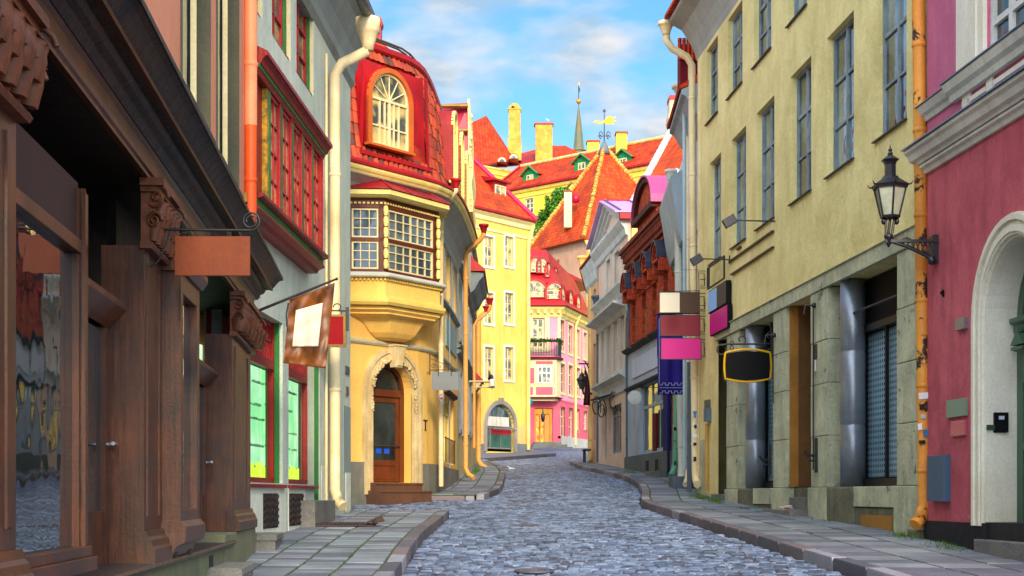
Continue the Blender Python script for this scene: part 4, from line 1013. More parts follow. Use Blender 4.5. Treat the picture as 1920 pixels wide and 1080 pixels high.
# dormers
def dormer(fac, par, uc, w, z0, z1, n1_, n0_, sm, fm, gm, wm, bars=True, ring=.09, inset=.1, nm='dormer', h=(.45,), v=(.5,), thick=(.5,)):
    m = MB(); r = w/2; spr = z1-r; O = [(uc-r, z0)]+arcpts(uc-r, uc+r, spr, r, 14)+[(uc+r, z0)]
    k = len(O); vs = [fac.at(a, b, n1_) for a, b in O]+[fac.at(a, b, n0_) for a, b in O]
    m.add(vs, [(i, i+1, k+i+1, k+i) for i in range(k-1)], False)
    d = m.build(nm, sm, par)
    m = MB(); fac.arch(m, uc-r+ring, uc+r-ring, z0, spr, r-ring, ring, n1_-.05, n1_+.025); fac.box(m, uc-r-.02, uc+r+.02, z0-.05, z0, n1_-.1, n1_+.06); m.build('dormer_front', wm, d)
    fac.win(d, uc-r+ring, uc+r-ring, z0, z1-ring, n1_-.03, fm, gm, v=v, h=h, t=.05, tb=.03, rise=r-ring, nm='window', thickv=thick)
    return d
ora = mat('orange_brown_surround', (206, 104, 36), (172, 76, 26), rough=.6, streak=.4)
# front dormer in its red slab
m = MB(); za, zb_ = zslab[0], zslab[1]
cs = (slab[0]+slab[1])/2
def rowpt(u_, z_, e): return F2.at(u_, z_, mn(z_)+e)
Zs = [za, 9.0, 9.4, 9.9, 10.2, zb_]
for e0, (sa, sb_) in ((0, slab),):
    ring0 = []; 
    for z_ in Zs:
        f = (z_-za)/(zb_-za)*.10; ring0.append([F2.at(u_, z_, .10) for u_ in (sa+f, sb_-f)]+[F2.at(u_, z_, mn(z_)-.05) for u_ in (sb_-f, sa+f)])
    for p, q in zip(ring0, ring0[1:]):
        for i in range(4): m.poly([p[i], p[(i+1) % 4], q[(i+1) % 4], q[i]])
    m.poly(ring0[-1]); m.poly(ring0[0][::-1])
sl_ = m.build('dormer_surround', M['redmetal'], b2)
m = MB()
for s_, uu in ((1, slab[0]), (-1, slab[1])):
    m.prism([F2.at(uu+s_*0, za, .17), F2.at(uu+s_*.06, za, .17), F2.at(uu+s_*.16, zb_, .17), F2.at(uu+s_*.10, zb_, .17)], F2.at(0, 0, .05)-F2.at(0, 0, 0))
F2.box(m, slab[0]-.03, slab[1]+.03, za-.06, za+.02, .1, .27)
m.build('slab_edge', M['redmetal'], sl_)
dwa, dwb = u2(697, .3), u2(768, .3); wz0, wz1 = 8.84, 10.36
dormer(F2, b2, (dwa+dwb)/2, dwb-dwa+.20, wz0-.02, wz1+.10, .30, .1, M['redmetal'], M['cream'], M['glassy'], ora, h=(.42,), v=(.25, .38, .5, .62, .75), ring=.10)
for (du, w_) in dorm_u:
    dormer(F2, b2, du, w_, 8.75, 10.42, .34, -.5, M['redmetal'], M['cream'], M['glassy'], M['creamy'], ring=.07)
# ---- bay window
FB = Fac([(-3.75, 30.95), (-3.46, 30.32), (ph(722, 30.4), 30.4), (ph(822, 31.9), 31.9), (ph(817, 32.75), 32.75)], -1)
i1, i2, i3 = FB.u[1], FB.u[2], FB.u[3]
brn = mat('dark_brown_bay_wood', (104, 44, 24), (74, 30, 20), rough=.5, streak=.3)
zw0, zw1 = 6.14, 7.50
m = MB(); FB.box(m, 0, FB.L, zw0, zw1+.06, -.3, -.07); byo = m.build('bay', brn, b2)
m = MB(); FB.mold(m, 0, FB.L, [(-.3, zw1+.14), (.15, zw1+.14), (.20, zw1+.17), (.23, zw1+.18), (.23, zw1+.27), (-.3, zw1+.29)]); m.build('bay_cornice', M['creamy'], byo)
m = MB(); 
k = int(FB.L/.085)
for i in range(k): uu = .02+i*.085; FB.box(m, uu, uu+.045, zw1+.02, zw1+.055, -.0, .03)
m.build('dentils', M['creamy'], byo)
m = MB(); base_ = [FB.at(u_, zw1+.285, .26) for u_ in FB.u]; tp = [FB.at(u_, zw1+.64, -.22) for u_ in FB.u]
tp = [Vector((p.x*.86+(-3.0)*.14, p.y*.86+31.9*.14, p.z)) for p in tp]
for i in range(len(base_)-1): m.poly([base_[i], base_[i+1], tp[i+1], tp[i]])
m.poly(tp); m.poly(base_[::-1])
for i in range(1, 4): m.tube([base_[i]+Vector((0, 0, .01)), tp[i]+Vector((0, 0, .01))], .018, 5)
for f in (.33, .66): m.tube([base_[2]*(1-f)+base_[3]*f+Vector((0, 0, .01)), tp[2]*(1-f)+tp[3]*f+Vector((0, 0, .01))], .014, 5)
m.build('bay_roof', mat('worn_red_metal', (170, 20, 34), (110, 26, 36), rough=.45, bump=.1, spots=(150, 110, 110), thr=.64), byo)
def bayw(a, b, v, thick):
    f = FB.win(byo, a, b, zw0+.06, zw0+.62, -.02, M['cream'], M['glassb'], v=v, h=(.33, .66), t=.032, tb=.018, thickv=thick, dn=.05)
    f = FB.win(byo, a, b, zw0+.70, zw1-.07, -.02, M['cream'], M['glassb'], v=v, h=(.33, .66), t=.032, tb=.018, thickv=thick, dn=.05)
a, b = i1+(i2-i1)*.22, i2-.13
bayw(a, b, (.33, .66), ())
a, b = i2+.12, i3-.16
bayw(a, b, (.17, .34, .5, .66, .83), (.5,))
m = MB(); FB.box(m, 0, i1+.12, zw0, zw1+.04, -.07, -.0); FB.box(m, i2-.12, i2+.11, zw0, zw1+.04, -.07, 0); FB.box(m, i3-.15, FB.L, zw0, zw1+.04, -.07, 0); FB.box(m, i1, i3, zw0+.62, zw0+.70, -.07, 0); FB.box(m, i1, i3, zw1-.06, zw1+.04, -.07, .0); FB.box(m, 0, FB.L, zw1+.041, zw1+.139, -.2, .012); FB.box(m, i1, i3, zw0, zw0+.055, -.07, .01); m.build('bay_frame', brn, byo)
for uu in (i1+.05, i2, i3-.06):
    m = MB(); q = FB.at(uu, 0, .035); H = zw1-zw0; prof = []
    for i in range(25):
        t = i/24; r = .034+.018*abs(math.sin(t*PI*6)); prof.append((r, zw0+.04+t*(H-.04)))
    m.lathe(prof, (q.x, q.y, 0), 10); c_ = m.build('baluster_column', M['creamy'], byo)
    m = MB()
    for i in range(7): m.lathe([(.036, -.012), (.048, 0), (.036, .012)], (q.x, q.y, zw0+.04+(H-.04)*i/6*.98+.01), 10)
    m.build('ring', brn, c_)
m = MB(); FB.mold(m, 0, FB.L, [(-.3, zw0-.12), (.14, zw0-.12), (.16, zw0-.10), (.16, zw0-.07), (.02, zw0), (-.3, zw0)]); m.build('bay_sill', mat('grey_white_sill', (206, 204, 190), (180, 180, 170)), byo)
m = MB(); FB.mold(m, 0, FB.L, [(-.3, 5.58), (.07, 5.58), (.07, 5.64), (.03, 5.66), (.03, zw0-.12), (-.3, zw0-.12)])
FB.mold(m, 0, FB.L, [(-.3, 5.44), (.11, 5.46), (.15, 5.52), (.15, 5.58), (-.3, 5.58)])
for i in range(int(FB.L/.075)): uu = .02+i*.075; FB.box(m, uu, uu+.04, zw0-.18, zw0-.125, .03, .085)
m.build('bay_base', yel2, byo)
# stepped and curved corbel
def loft(mb, loops, sm=False):
    k = len(loops[0])
    for p, q in zip(loops, loops[1:]):
        for i in range(k-1): mb.poly([p[i], p[i+1], q[i+1], q[i]], sm)
    return mb
C0 = Vector((ph(738, 31.4), 31.45, 0)); prf = [(1.0, 5.44), (.93, 5.41), (.93, 5.38), (.84, 5.33), (.84, 5.30), (.78, 5.28), (.62, 5.24), (.56, 5.18), (.50, 5.08), (.43, 4.97), (.33, 4.88), (.22, 4.83)]
loops = [[Vector((C0.x+(FB.at(u_, 0, .10).x-C0.x)*s_, C0.y+(FB.at(u_, 0, .10).y-C0.y)*s_, z_)) for u_ in FB.u] for s_, z_ in prf]
m = MB(); loft(m, loops); m.poly(loops[-1]); m.build('corbel', yel, byo)
# downpipes
Yq = 33.0
downpipe(b2, [P(855, 352, Yq-.3), P(855, 362, Yq-.3), P(827, 384, Yq), P(827, 912, Yq)], .055, M['pipeo'] if False else M['pipec'], hopper=.11, hm=M['redmetal'])
pk = mat('apricot_pipe', (240, 176, 96), (226, 156, 80), rough=.5, bump=.06, streak=.3)
Yq = 38.6
downpipe(b2, [P(907, 436, Yq-.2), P(906, 446, Yq-.2), P(873, 470, Yq), P(873, 886, Yq)], .062, pk, hopper=.12, hm=M['redmetal'], kick=(.22, -.2, -.14))
g = MB(); g.tube([P(843, 560, 36.2), P(843, 900, 36.2)], .018, 5); g.build('cable', M['greym'], b2)
# street-number sign
g = MB(); q = P(828, 748, 32.8); g.obox(q+Vector((0, -.06, 0)), (.055, 0, 0), (0, .01, 0), (0, 0, .11)); o = g.build('house_sign', mat('white_red_sign', (236, 232, 226), (228, 220, 214), bump=0, fine=.02, streak=0), b2)
g = MB()
for (a, b, c_, d) in ((-.045, .045, .085, .095), (-.045, .045, -.095, -.085), (-.045, -.035, -.085, .085), (.035, .045, -.085, .085), (-.02, .02, -.01, .03)): g.box(q.x+a, q.x+b, q.y-.075, q.y-.07, q.z+c_, q.z+d)
g.build('red_border', M['redmetal'], o)

# ---- grey board on a wrought iron bracket
Yg = 31.7; t = thing('hanging_sign', 'blank grey board on a wrought iron bracket at the yellow corner house', 'sign', tuple(P(834, 714, Yg)))
m = MB(); m.obox(P(834.5, 714.5, Yg), (25/FPX*Yg, 0, 0), (0, .015, 0), (0, 0, 17/FPX*Yg)); m.build('board', mat('grey_board', (128, 132, 134), (118, 122, 124), bump=.02, fine=.03, streak=0), t)
m = MB()
for q in (822, 846): m.tube([P(q, 692, Yg-.02), P(q, 705, Yg-.02)], .008, 5)
m.build('clips', M['iron'], t)
t = thing('sign_bracket', 'wrought iron scroll bracket carrying the blank grey board', 'sign bracket', tuple(P(806, 690, Yg)))
m = MB(); m.tube([P(806, 664, Yg), P(806, 703, Yg)], .012, 6); m.tube([P(806, 694, Yg), P(860, 693, Yg)], .010, 6); m.tube([P(806, 672, Yg), P(856, 692, Yg)], .007, 6)
for (cx, cy, r, s_) in ((813, 686, .055, 1), (824, 687, .045, -1), (834, 689, .035, 1), (842, 690, .028, -1), (803, 700, .04, 1)):
    pts = [P(cx, cy, Yg)+Vector((r*(1-i/26*.7)*math.cos(s_*i/26*3*PI), 0, r*(1-i/26*.7)*math.sin(s_*i/26*3*PI))) for i in range(27)]; m.tube(pts, .005, 5)
m.build('arm', M['iron'], t)
# ================================================================ generic helpers for the farther houses
def windows(fac, par, items, n, fm, gm, sur=None, sw=.12, depth=.1, sill=None, v=(.5,), h=(.36, .68), t=.07, tb=.045, nm='window'):
    out = []
    for (a, b, c, d) in items:
        f = fac.win(par, a, b, c, d, n, fm, gm, v=v, h=h, t=t, tb=tb, sill=sill, nm=nm, thickv=(.5, .68))
        if sur is not None:
            g = MB(); a_, b_ = min(a, b), max(a, b)
            fac.box(g, a_-sw, a_, c, d, -.02, .045); fac.box(g, b_, b_+sw, c, d, -.02, .045); fac.box(g, a_-sw, b_+sw, d, d+sw, -.02, .045); fac.box(g, a_-sw, b_+sw, c-sw, c, -.02, .05)
            g.build('surround', sur, f)
        out.append(f)
    return out
def face(par, name, pts, m, th=.12):
    """a roof plane with thickness"""
    pts = [Vector(p) for p in pts]; n = (pts[1]-pts[0]).cross(pts[2]-pts[1]).normalized()
    if n.z < 0: n = -n
    mb = MB(); mb.prism([p-n*th for p in pts], n*th); return mb.build(name, m, par)
# ================================================================ L3: narrow ornate house behind the corner house
F3 = Fac([(-1.455, 39.55), (-1.396, 46), (-1.374, 52), (-1.35, 58)], -1)
b3 = thing('ornate_house', 'narrow cream house with carved ornament and a tall red metal attic behind the corner house', 'house', (-1.4, 48, gz(48)))
crm = mat('cream_house_plaster', (226, 206, 150), (204, 182, 130), bump=.15, streak=.4)
m = MB(); ops = [(1.2, 1.9, z_, z_+1.5) for z_ in (3.4, 5.9, 8.0)]+[(3.2, 3.9, z_, z_+1.5) for z_ in (3.4, 5.9, 8.0)]+[(7.5, 8.2, z_, z_+1.5) for z_ in (3.6, 5.9)]+[(10, 10.8, z_, z_+1.5) for z_ in (3.6, 5.9)]
F3.wall(m, 0, F3.L, 0, 10.2, ops, .12); F3.body(m, 0, F3.L, 0, 10.2, 6); m.build('wall', crm, b3)
windows(F3, b3, ops, -.06, M['cream'], M['glassb'], sur=M['greym'], sill=None)
m = MB()
for z_ in (5.35, 5.5, 7.7, 10.0): F3.mold(m, 0, F3.L, [(0, z_), (.08, z_+.02), (.14, z_+.08), (0, z_+.12)])
m.build('cornice', mat('slate_cornice', (150, 160, 160), (120, 130, 134)), b3)
# carved gable edge and red attic
ya, yb = 43.2, 47.0; xa = -1.16
m = MB(); zt = zz(188, ya); m.hexa([(-2.6, ya, 9.8), (xa-.12, ya, 9.8), (xa-.12, yb, 9.8), (-2.6, yb, 9.8), (-2.35, ya+.5, zt), (xa-.10, ya+.3, zt), (xa-.10, yb, zt), (-2.35, yb, zt)]); at_ = m.build('attic', M['crimson'], b3)
m = MB()
for y_ in (202, 248, 300): z_ = zz(y_, ya+.3); m.box(-2.4, xa-.10, ya-.03, ya+.3, z_-.03, z_+.01)
m.build('roof_step', mat('rail_yellowish', (176, 150, 70), (90, 70, 50)), at_)
m = MB()
prof = [(xa-.10, 9.8), (xa+.02, 9.8), (xa+.04, 10.1), (xa-.02, 10.6), (xa+.03, 10.9), (xa+.03, 11.2), (xa-.04, 11.6), (xa-.03, 12.3), (xa-.07, zt+.04), (xa-.12, zt+.04)]
m.prism([(x, ya+.02, z) for x, z in prof], (0, 3.4, 0)); m.build('gable_edge', M['creamy'], b3)
m = MB(); random.seed(4)
for i in range(60):
    z_ = random.uniform(5, zt-.4); x_ = (xa-.03 if z_ > 9.8 else -1.36); y_ = ya+random.uniform(0, .1) if z_ > 9.8 else random.uniform(43.5, 45); m.ball((x_, y_-.02, z_), random.uniform(.03, .08), n=6)
m.build('carved_ornament', stn, b3)
m = MB(); F3.mold(m, 10.6, 16.0, [(0, 8.4), (.12, 8.5), (.28, 8.8), (.42, 8.95), (.42, 9.05), (0, 9.1)]); m.build('eaves', mat('blue_grey_cove', (128, 140, 146), (104, 114, 122)), b3)
m = MB(); F3.mold(m, 10.5, 16.1, [(-.6, 9.11), (.48, 9.11), (.48, 9.17), (.1, 9.5), (-.6, 10.6)]); m.build('small_roof', M['redmetal'], b3)
m = MB(); F3.mold(m, 10.0, 11.4, [(0, 4.95), (.12, 5.0), (.34, 5.28), (.36, 5.34), (0, 5.36)]); m.build('door_console', crm, b3)
m = MB(); F3.mold(m, 9.9, 11.5, [(0, 5.37), (.42, 5.37), (.42, 5.42), (0, 5.85)]); m.build('door_canopy', M['redmetal'], b3)
downpipe(b3, [P(918, 571, 52), P(917, 580, 52), P(897, 597, 52), P(897, 868, 52)], .085, pk, hopper=.13, hm=M['redmetal'], kick=(.3, -.2, -.2))
downpipe(b3, [P(911, 584, 48), P(911, 590, 48), P(889, 604, 48), P(889, 840, 48)], .05, pk, hopper=.1, hm=M['redmetal'])
# security camera pole
t = thing('security_camera', 'white security camera at the end of a double wall arm by the yellow facade', 'security camera', tuple(P(885, 715, 45.5)))
m = MB(); m.tube([P(880, 715, 45.5), P(921, 715, 45.5)], .03, 6); m.tube([P(884, 726, 45.5), P(921, 726, 45.5)], .022, 6); m.build('arm', mat('pale_metal', (206, 196, 160), (180, 172, 150), rough=.4), t)
m = MB(); m.tube([P(917, 711, 45.5), P(920, 704, 45.4), P(922, 706, 45.3), P(923, 714, 45.2)], .05, 8); m.build('hood', mat('dark_hood', (50, 50, 54), (60, 60, 60)), t)
m = MB(); m.tube([P(922, 713, 45.2), P(923, 726, 45.1)], .085, 10); m.build('camera_body', M['white'], t)

# ================================================================ L4: tall plain yellow house
pL = Vector((ph(868, 77.0), 77.0)); pR = Vector((ph(988, 81.3), 81.3))
F4 = Fac([tuple(pL), tuple(pR)], -1)
def u4(px, n=0): return F4.cast(px, n)
b4 = thing('yellow_house', 'tall plain yellow house with white framed windows and an arched shopfront at the street end', 'house', (pR.x, pR.y, gz(81)))
brightY = mat('lemon_plaster', (242, 214, 108), (226, 190, 88), bump=.15, nscale=.5, streak=.45, spots=(240, 220, 130), thr=.68, spotscale=.6)
lowY = mat('peach_plaster', (240, 196, 120), (226, 180, 110), bump=.06)
m = MB(); items = []
for (a, b) in ((908.5, 924.5), (946.5, 962)):
    for (yt, yb_) in ((442, 498), (548, 606), (650, 712)):
        items.append((u4(a), u4(b), F4.z(a, yb_), F4.z(a, yt)))
aa, ab = u4(911), u4(963); az0, az1 = F4.z(940, 847), F4.z(937, 758); ar = (ab-aa)/2
eave4 = F4.z(930, 403)
F4.wall(m, 0, F4.L, 2.5, eave4, [(aa, ab, az0, az1, ar)]+items, .16); F4.body(m, 0, F4.L, 2.5, eave4, 9); m.build('wall', brightY, b4)
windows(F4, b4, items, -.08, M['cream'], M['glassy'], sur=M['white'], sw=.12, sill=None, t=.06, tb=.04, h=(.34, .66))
m = MB(); F4.box(m, 0, aa-.2, 2.5, F4.z(900, 797), -.02, .02); m.build('lower_band', lowY, b4); m = MB(); F4.box(m, ab+.2, F4.L, 2.5, F4.z(975, 797), -.02, .02); m.build('lower_band', lowY, b4)
m = MB(); F4.box(m, 0, aa-.05, 2.5, F4.z(900, 832), 0, .05); F4.box(m, ab+.1, F4.L, 2.5, F4.z(975, 832), 0, .05); m.build('plinth', mat('bluish_plinth', (122, 132, 136), (104, 112, 118)), b4)
m = MB(); F4.arch(m, aa, ab, az0, az1-ar, ar, .22, -.1, .10); 
uc = (aa+ab)/2; F4.box(m, uc-.14, uc+.14, az1+.0, az1+.34, .0, .16)
m.build('arch_surround', mat('grey_stone_arch', (160, 150, 140), (130, 124, 118), bump=.2), b4)
f = F4.win(b4, aa, ab, az0+.15, az1, -.12, mat('grey_frame', (128, 132, 126), (108, 112, 108)), M['glassb'], v=(.22, .6), h=(.95,), t=.08, tb=.07, rise=ar, nm='shopfront', thickv=(.22,))
g = MB()
for i in range(5): a_ = aa+(ab-aa)*(.12+i*.155); F4.box(g, a_, a_+(ab-aa)*.135, az1-ar+.02, az1-ar+.52, -.14, -.08)
g.build('white_card', M['white'], f)
g = MB(); F4.box(g, aa+(ab-aa)*.24, ab-.1, az1-ar-.42, az1-ar-.08, -.16, -.11); g.build('red_blind', M['redmetal'], f)
g = MB(); F4.box(g, aa+(ab-aa)*.24, ab-.1, az0+.25, az1-ar-.43, -.16, -.125); g.build('green_curtain', mat('green_curtain', (70, 120, 104), (40, 80, 74)), f)
g = MB(); g.tube([F4.at(aa+.5, az0+1.2, .1), F4.at(ab+.1, az0+1.2, .1)], .03, 6); g.build('rail', M['steel'], f)
m = MB(); F4.mold(m, 0, F4.L+.15, [(0, eave4-.95), (.06, eave4-.93), (.06, eave4-.8), (0, eave4-.78)]); F4.mold(m, 0, F4.L+.25, [(0, eave4-.45), (.10, eave4-.4), (.14, eave4-.2), (.3, eave4-.08), (.34, eave4-.0), (0, eave4+.02)]); m.build('cornice', mat('cream_cornice', (248, 232, 170), (238, 214, 140), rough=.7), b4)
E = lambda u_, z_, n_: F4.at(u_, z_, n_)
hipd = 4.4
R1_ = E(F4.L-hipd, eave4+6.3, -hipd); R2_ = E(-6, eave4+6.3, -hipd); er = E(F4.L+.3, eave4+.03, .42); el = E(-6, eave4+.03, .42); bk = E(F4.L+.3, eave4+.03, -9.3)
face(b4, 'roof', [el, er, R1_, R2_], M['tileo']); face(b4, 'roof', [er, bk, R1_], M['tileo'])
m = MB(); m.tube([er+Vector((0, 0, .1)), R1_+Vector((0, 0, .12))], .14, 6); m.tube([R1_+Vector((0, 0, .12)), R2_+Vector((0, 0, .12))], .14, 6); m.build('ridge_flashing', mat('magenta_flashing', (206, 40, 90), (180, 20, 70), rough=.4), b4)
m = MB(); F4.box(m, -1, F4.L+.34, eave4+.02, eave4+.12, .1, .46); m.build('gutter', M['redmetal'], b4)
# red boxed dormer
a, b = u4(927, -.6), u4(948, -.6); z0, z1 = eave4+.55, eave4+2.0
m = MB(); F4.box(m, a-.05, b+.08, z0-.3, z1, -3.5, -.62); dq = m.build('dormer', M['redmetal'], b4)
m = MB(); F4.mold(m, a-.3, b+.3, [(-.4, z1), (-.4, z1+.1), (-2.6, z1+.6), (-4, z1+.7), (-4, z1)]); m.build('dormer_roof', M['redmetal'], dq)
F4.win(dq, a+.05, b, z0+.0, z1-.18, -.57, M['cream'], M['glassy'], v=(.5,), h=(.5,), t=.07, tb=.05)
# ledge downpipe between L4 and L5
downpipe(b4, [F4.at(F4.L+.12, eave4-.2, .35), F4.at(F4.L-.05, eave4-1.2, .14), F4.at(F4.L-.05, gz(81)+.3, .14)], .10, M['creamy'])

# ================================================================ L5: pink house with balcony and bay
Yf = 98.0
F5 = Fac([(ph(978, Yf), Yf), (ph(1050, Yf), Yf), (ph(1107, 106.4), 106.4)], -1)
i5 = F5.u[1]
def u5(px, n=0): return F5.cast(px, n)
b5 = thing('pink_house', 'pink house with a red dormered mansard, balcony and boxed bay at the street end', 'house', (ph(1050, Yf), Yf, gz(Yf)))
pk5 = mat('pink_plaster', (240, 160, 176), (228, 140, 164), bump=.06, nscale=.4, streak=.15)
pkd = mat('deep_pink_plaster', (230, 104, 122), (212, 84, 108), bump=.1, nscale=.6, streak=.2)
eave5 = zz(574, Yf)
rows5 = [((1049.5, 1057), 600, 657), ((1065, 1072.5), 610, 663), ((1079, 1086), 618, 668), ((1093, 1099.5), 624, 672),
         ((1050, 1058), 682, 736), ((1065, 1073), 685, 740), ((1079, 1087), 690, 742), ((1093, 1100), 696, 744),
         ((1049.5, 1058), 763, 818), ((1065, 1073), 765, 820), ((1079, 1086), 767, 806), ((1093, 1100), 771, 806)]
it5 = []
for (a, b), yt, yb_ in rows5: it5.append((u5(a+.4), u5(b+.4), F5.z((a+b)/2, yb_), F5.z((a+b)/2, yt)))
dr5 = (u5(1002), u5(1036), zz(829, Yf), zz(765, Yf)); bal5 = (u5(998), u5(1021), zz(652, Yf), zz(596, Yf))
m = MB(); F5.wall(m, 0, F5.L, 3, eave5, it5+[dr5, bal5], .25); F5.body(m, 0, F5.L, 3, eave5, 7, top=True); m.build('wall', pk5, b5)
m = MB(); zlow = zz(752, Yf)
F5.wall(m, 0, F5.L, 3, zlow, [o for o in it5 if o[2] < zlow-1]+[dr5], .1, n=.05); F5.mold(m, 0, F5.L, [(0, zlow-.02), (.08, zlow-.02), (.08, zlow+.1), (0, zlow+.12)]); m.build('lower_wall', pkd, b5)
m = MB(); F5.box(m, i5+.05, F5.L, 3, zz(810, Yf)-.25, 0, .12); m.build('plinth', mat('pale_plinth', (196, 190, 180), (170, 168, 160)), b5)
windows(F5, b5, it5, -.12, M['cream'], M['glassb'], sur=M['cream'], sw=.17, sill=None, t=.07, tb=.05)
windows(F5, b5, [bal5], -.12, M['cream'], M['glassy'], sur=M['cream'], sw=.3, sill=None, t=.1, tb=.08, nm='balcony_door')
# entrance with lit interior
m = MB(); a, b, z0, z1 = dr5; F5.box(m, a, b, z1-.42, z1, -.2, -.1); F5.box(m, a, a+.12, z0, z1-.42, -.2, -.08); F5.box(m, b-.12, b, z0, z1-.42, -.2, -.08)
F5.box(m, a+(b-a)*.32, a+(b-a)*.38, z0, z1-.42, -.2, -.1); en = m.build('entrance', mat('ochre_entrance', (226, 160, 60), (190, 130, 50)), b5)
m = MB(); F5.box(m, a+(b-a)*.60, b-.13, z0, z1-.45, -.18, -.12); m.build('door', mat('tan_door', (222, 160, 84), (200, 140, 70)), en)
g = MB(); F5.box(g, a+.1, a+(b-a)*.32, z0, z1-.45, -.24, -.22); F5.box(g, a+(b-a)*.38, a+(b-a)*.60, z0, z1-.45, -.24, -.22); g.build('lit_interior', emit('orange_lit_interior', (255, 170, 40), 1.6, (200, 60, 20), 3), en)
for i in range(4): m = MB(); F5.box(m, a-.1-i*.12, b+.3+i*.12, 3.5, z0-i*.17-.0, -.2, .4+i*.32); m.build('step', M['granite'], b5)
# bay under the balcony
FA = Fac([(ph(982, 97.9), 97.9), (ph(986, 96.9), 96.9), (ph(1043, 96.9), 96.9), (ph(1051, 97.9), 97.9)], -1)
zb0, zb1 = zz(746, 97), zz(674, 97)
m = MB(); FA.box(m, 0, FA.L, zb0, zb1, -.8, -.0); FA.box(m, 0, FA.L, zb0-.18, zb0, -.6, -.15); by5 = m.build('bay', M['cream'], b5)
m = MB(); fw = (FA.cast(1008), FA.cast(1033))
FA.box(m, fw[1]+.22, FA.u[2]-.12, zb0+.95, zb1-.55, 0, .03); FA.box(m, FA.u[1]+.1, fw[0]-.22, zb0+.95, zb1-.55, 0, .03)
for (p, q) in ((FA.u[1]+.1, fw[0]-.3), (fw[0]-.1, fw[1]+.1), (fw[1]+.22, FA.u[2]-.12)): FA.box(m, p, q, zb0+.2, zb0+.7, 0, .03); 
FA.box(m, fw[0]-.1, fw[1]+.1, zb1-.3, zb1-.12, 0, .03)
m.build('pink_panels', pkd, by5)
FA.win(by5, fw[0], fw[1], zb0+.92, zb1-.45, .06, M['white'], M['glassy'], v=(.33, .66), h=(.6,), t=.08, tb=.07, nm='bay_window')
m = MB(); FA.mold(m, -.1, FA.L+.1, [(-.8, zb0-.06), (.12, zb0-.02), (.12, zb0+.06), (-.8, zb0+.06)]); FA.mold(m, -.1, FA.L+.1, [(-.8, zb1), (.14, zb1), (.18, zb1+.16), (-.8, zb1+.2)]); m.build('bay_cornice', mat('red_brown_metal', (120, 24, 36), (96, 20, 30)), by5)
zf = zb1+.22
rb = MB(); FR = Fac([(ph(982, 97.9), 97.9), (ph(984, 96.6), 96.6), (ph(1047, 96.6), 96.6), (ph(1052, 97.9), 97.9)], -1)
us = [FR.L*i/46 for i in range(47)]
for u_ in us: rb.tube([FR.at(u_, zf, 0), FR.at(u_, zf+.95, 0)], .018, 4)
for z_ in (zf+.03, zf+.9, zf+.95): rb.tube([FR.at(u_, z_, 0) for u_ in FR.u], .03, 5)
bl = rb.build('balcony_railing', M['iron'], b5)
g = MB(); random.seed(8)
for i in range(700):
    q = FR.at(random.uniform(0, FR.L), zf+.98+random.gauss(0, .06), random.gauss(0, .07)); d = Vector((random.gauss(0, 1), random.gauss(0, 1), random.gauss(0, 1))).normalized()*.07; e = d.cross(Vector((random.random(), random.random(), random.random()))).normalized()*.05; g.poly([q-d, q+e, q+d, q-e])
g.build('balcony_plants', mat('balcony_green', (50, 96, 30), (30, 70, 24), bump=0), bl, uv=False)
g = MB(); q = P(1018, 797-16, 96.8); g.lathe([(.05, -.35), (.13, -.2), (.15, .1), (.05, .25), (.02, .6)], q, 8); g.build('hanging_lamp', M['iron'], b5)
# cornice and mansard roof
m = MB(); F5.mold(m, -.2, F5.L+.2, [(0, eave5-.75), (.08, eave5-.7), (.12, eave5-.45), (.35, eave5-.2), (.4, eave5-.05), (0, eave5)]); m.build('cornice', M['creamy'], b5)
m = MB()
for i in range(int(F5.L/.42)): F5.box(m, i*.42+.1, i*.42+.26, eave5-.5, eave5-.28, .1, .3)
m.build('brackets', M['creamy'], b5)
lo = [F5.at(-.2, eave5-.02, .6), F5.at(i5, eave5-.02, .6), F5.at(F5.L+.3, eave5-.02, .6), F5.at(F5.L+.3, eave5-.02, -7)]
md = [F5.at(-.2, eave5+.55, .0), F5.at(i5, eave5+.55, .0), F5.at(F5.L+.0, eave5+.55, .0), F5.at(F5.L+.0, eave5+.55, -7)]
tp = [P(975, 462, 100.2), P(1024, 466, 100.4), P(1076, 527, 108.0), P(1120, 540, 112.0)]
tp = [Vector((p.x, p.y, eave5+4.1-(0 if i < 2 else .9))) for i, p in enumerate(tp)]
m = MB(); loft(m, [lo, md, tp]); m.poly(tp); m.poly(lo[::-1]); rf5 = m.build('roof', M['redmetal'], b5)
dz = eave5+.42
def d5(px, y_t, y_b, w, nf, nb, rowz=None):
    uc = u5(px, nf); z0 = F5.z(px, y_b, nf); z1 = F5.z(px, y_t, nf)
    return dormer(F5, b5, uc, w, z0, z1, nf, nb, M['redmetal'], M['cream'], M['glassy'], M['redmetal'], ring=.14, h=(.5,))
d5(1001, 522, 557, 1.9, .05, -2.2)
for (px, yt, yb_) in ((1040, 527, 560), (1056, 535, 568), (1071, 543, 575), (1085, 551, 583)): d5(px, yt, yb_, 1.25, .12, -2.6)
d5(1004, 480, 510, 1.15, -1.0, -3)
for (px, yt, yb_) in ((1017, 481, 511), (1030, 490, 519), (1043, 499, 528)): d5(px, yt, yb_, 1.1, -.95, -3.2)
downpipe(b5, [F5.at(u5(1088, .4), eave5-.1, .4), F5.at(u5(1079, .1), eave5-.9, .12), F5.at(u5(1078.5, .1), 5.0, .12)], .09, M['creamy'])
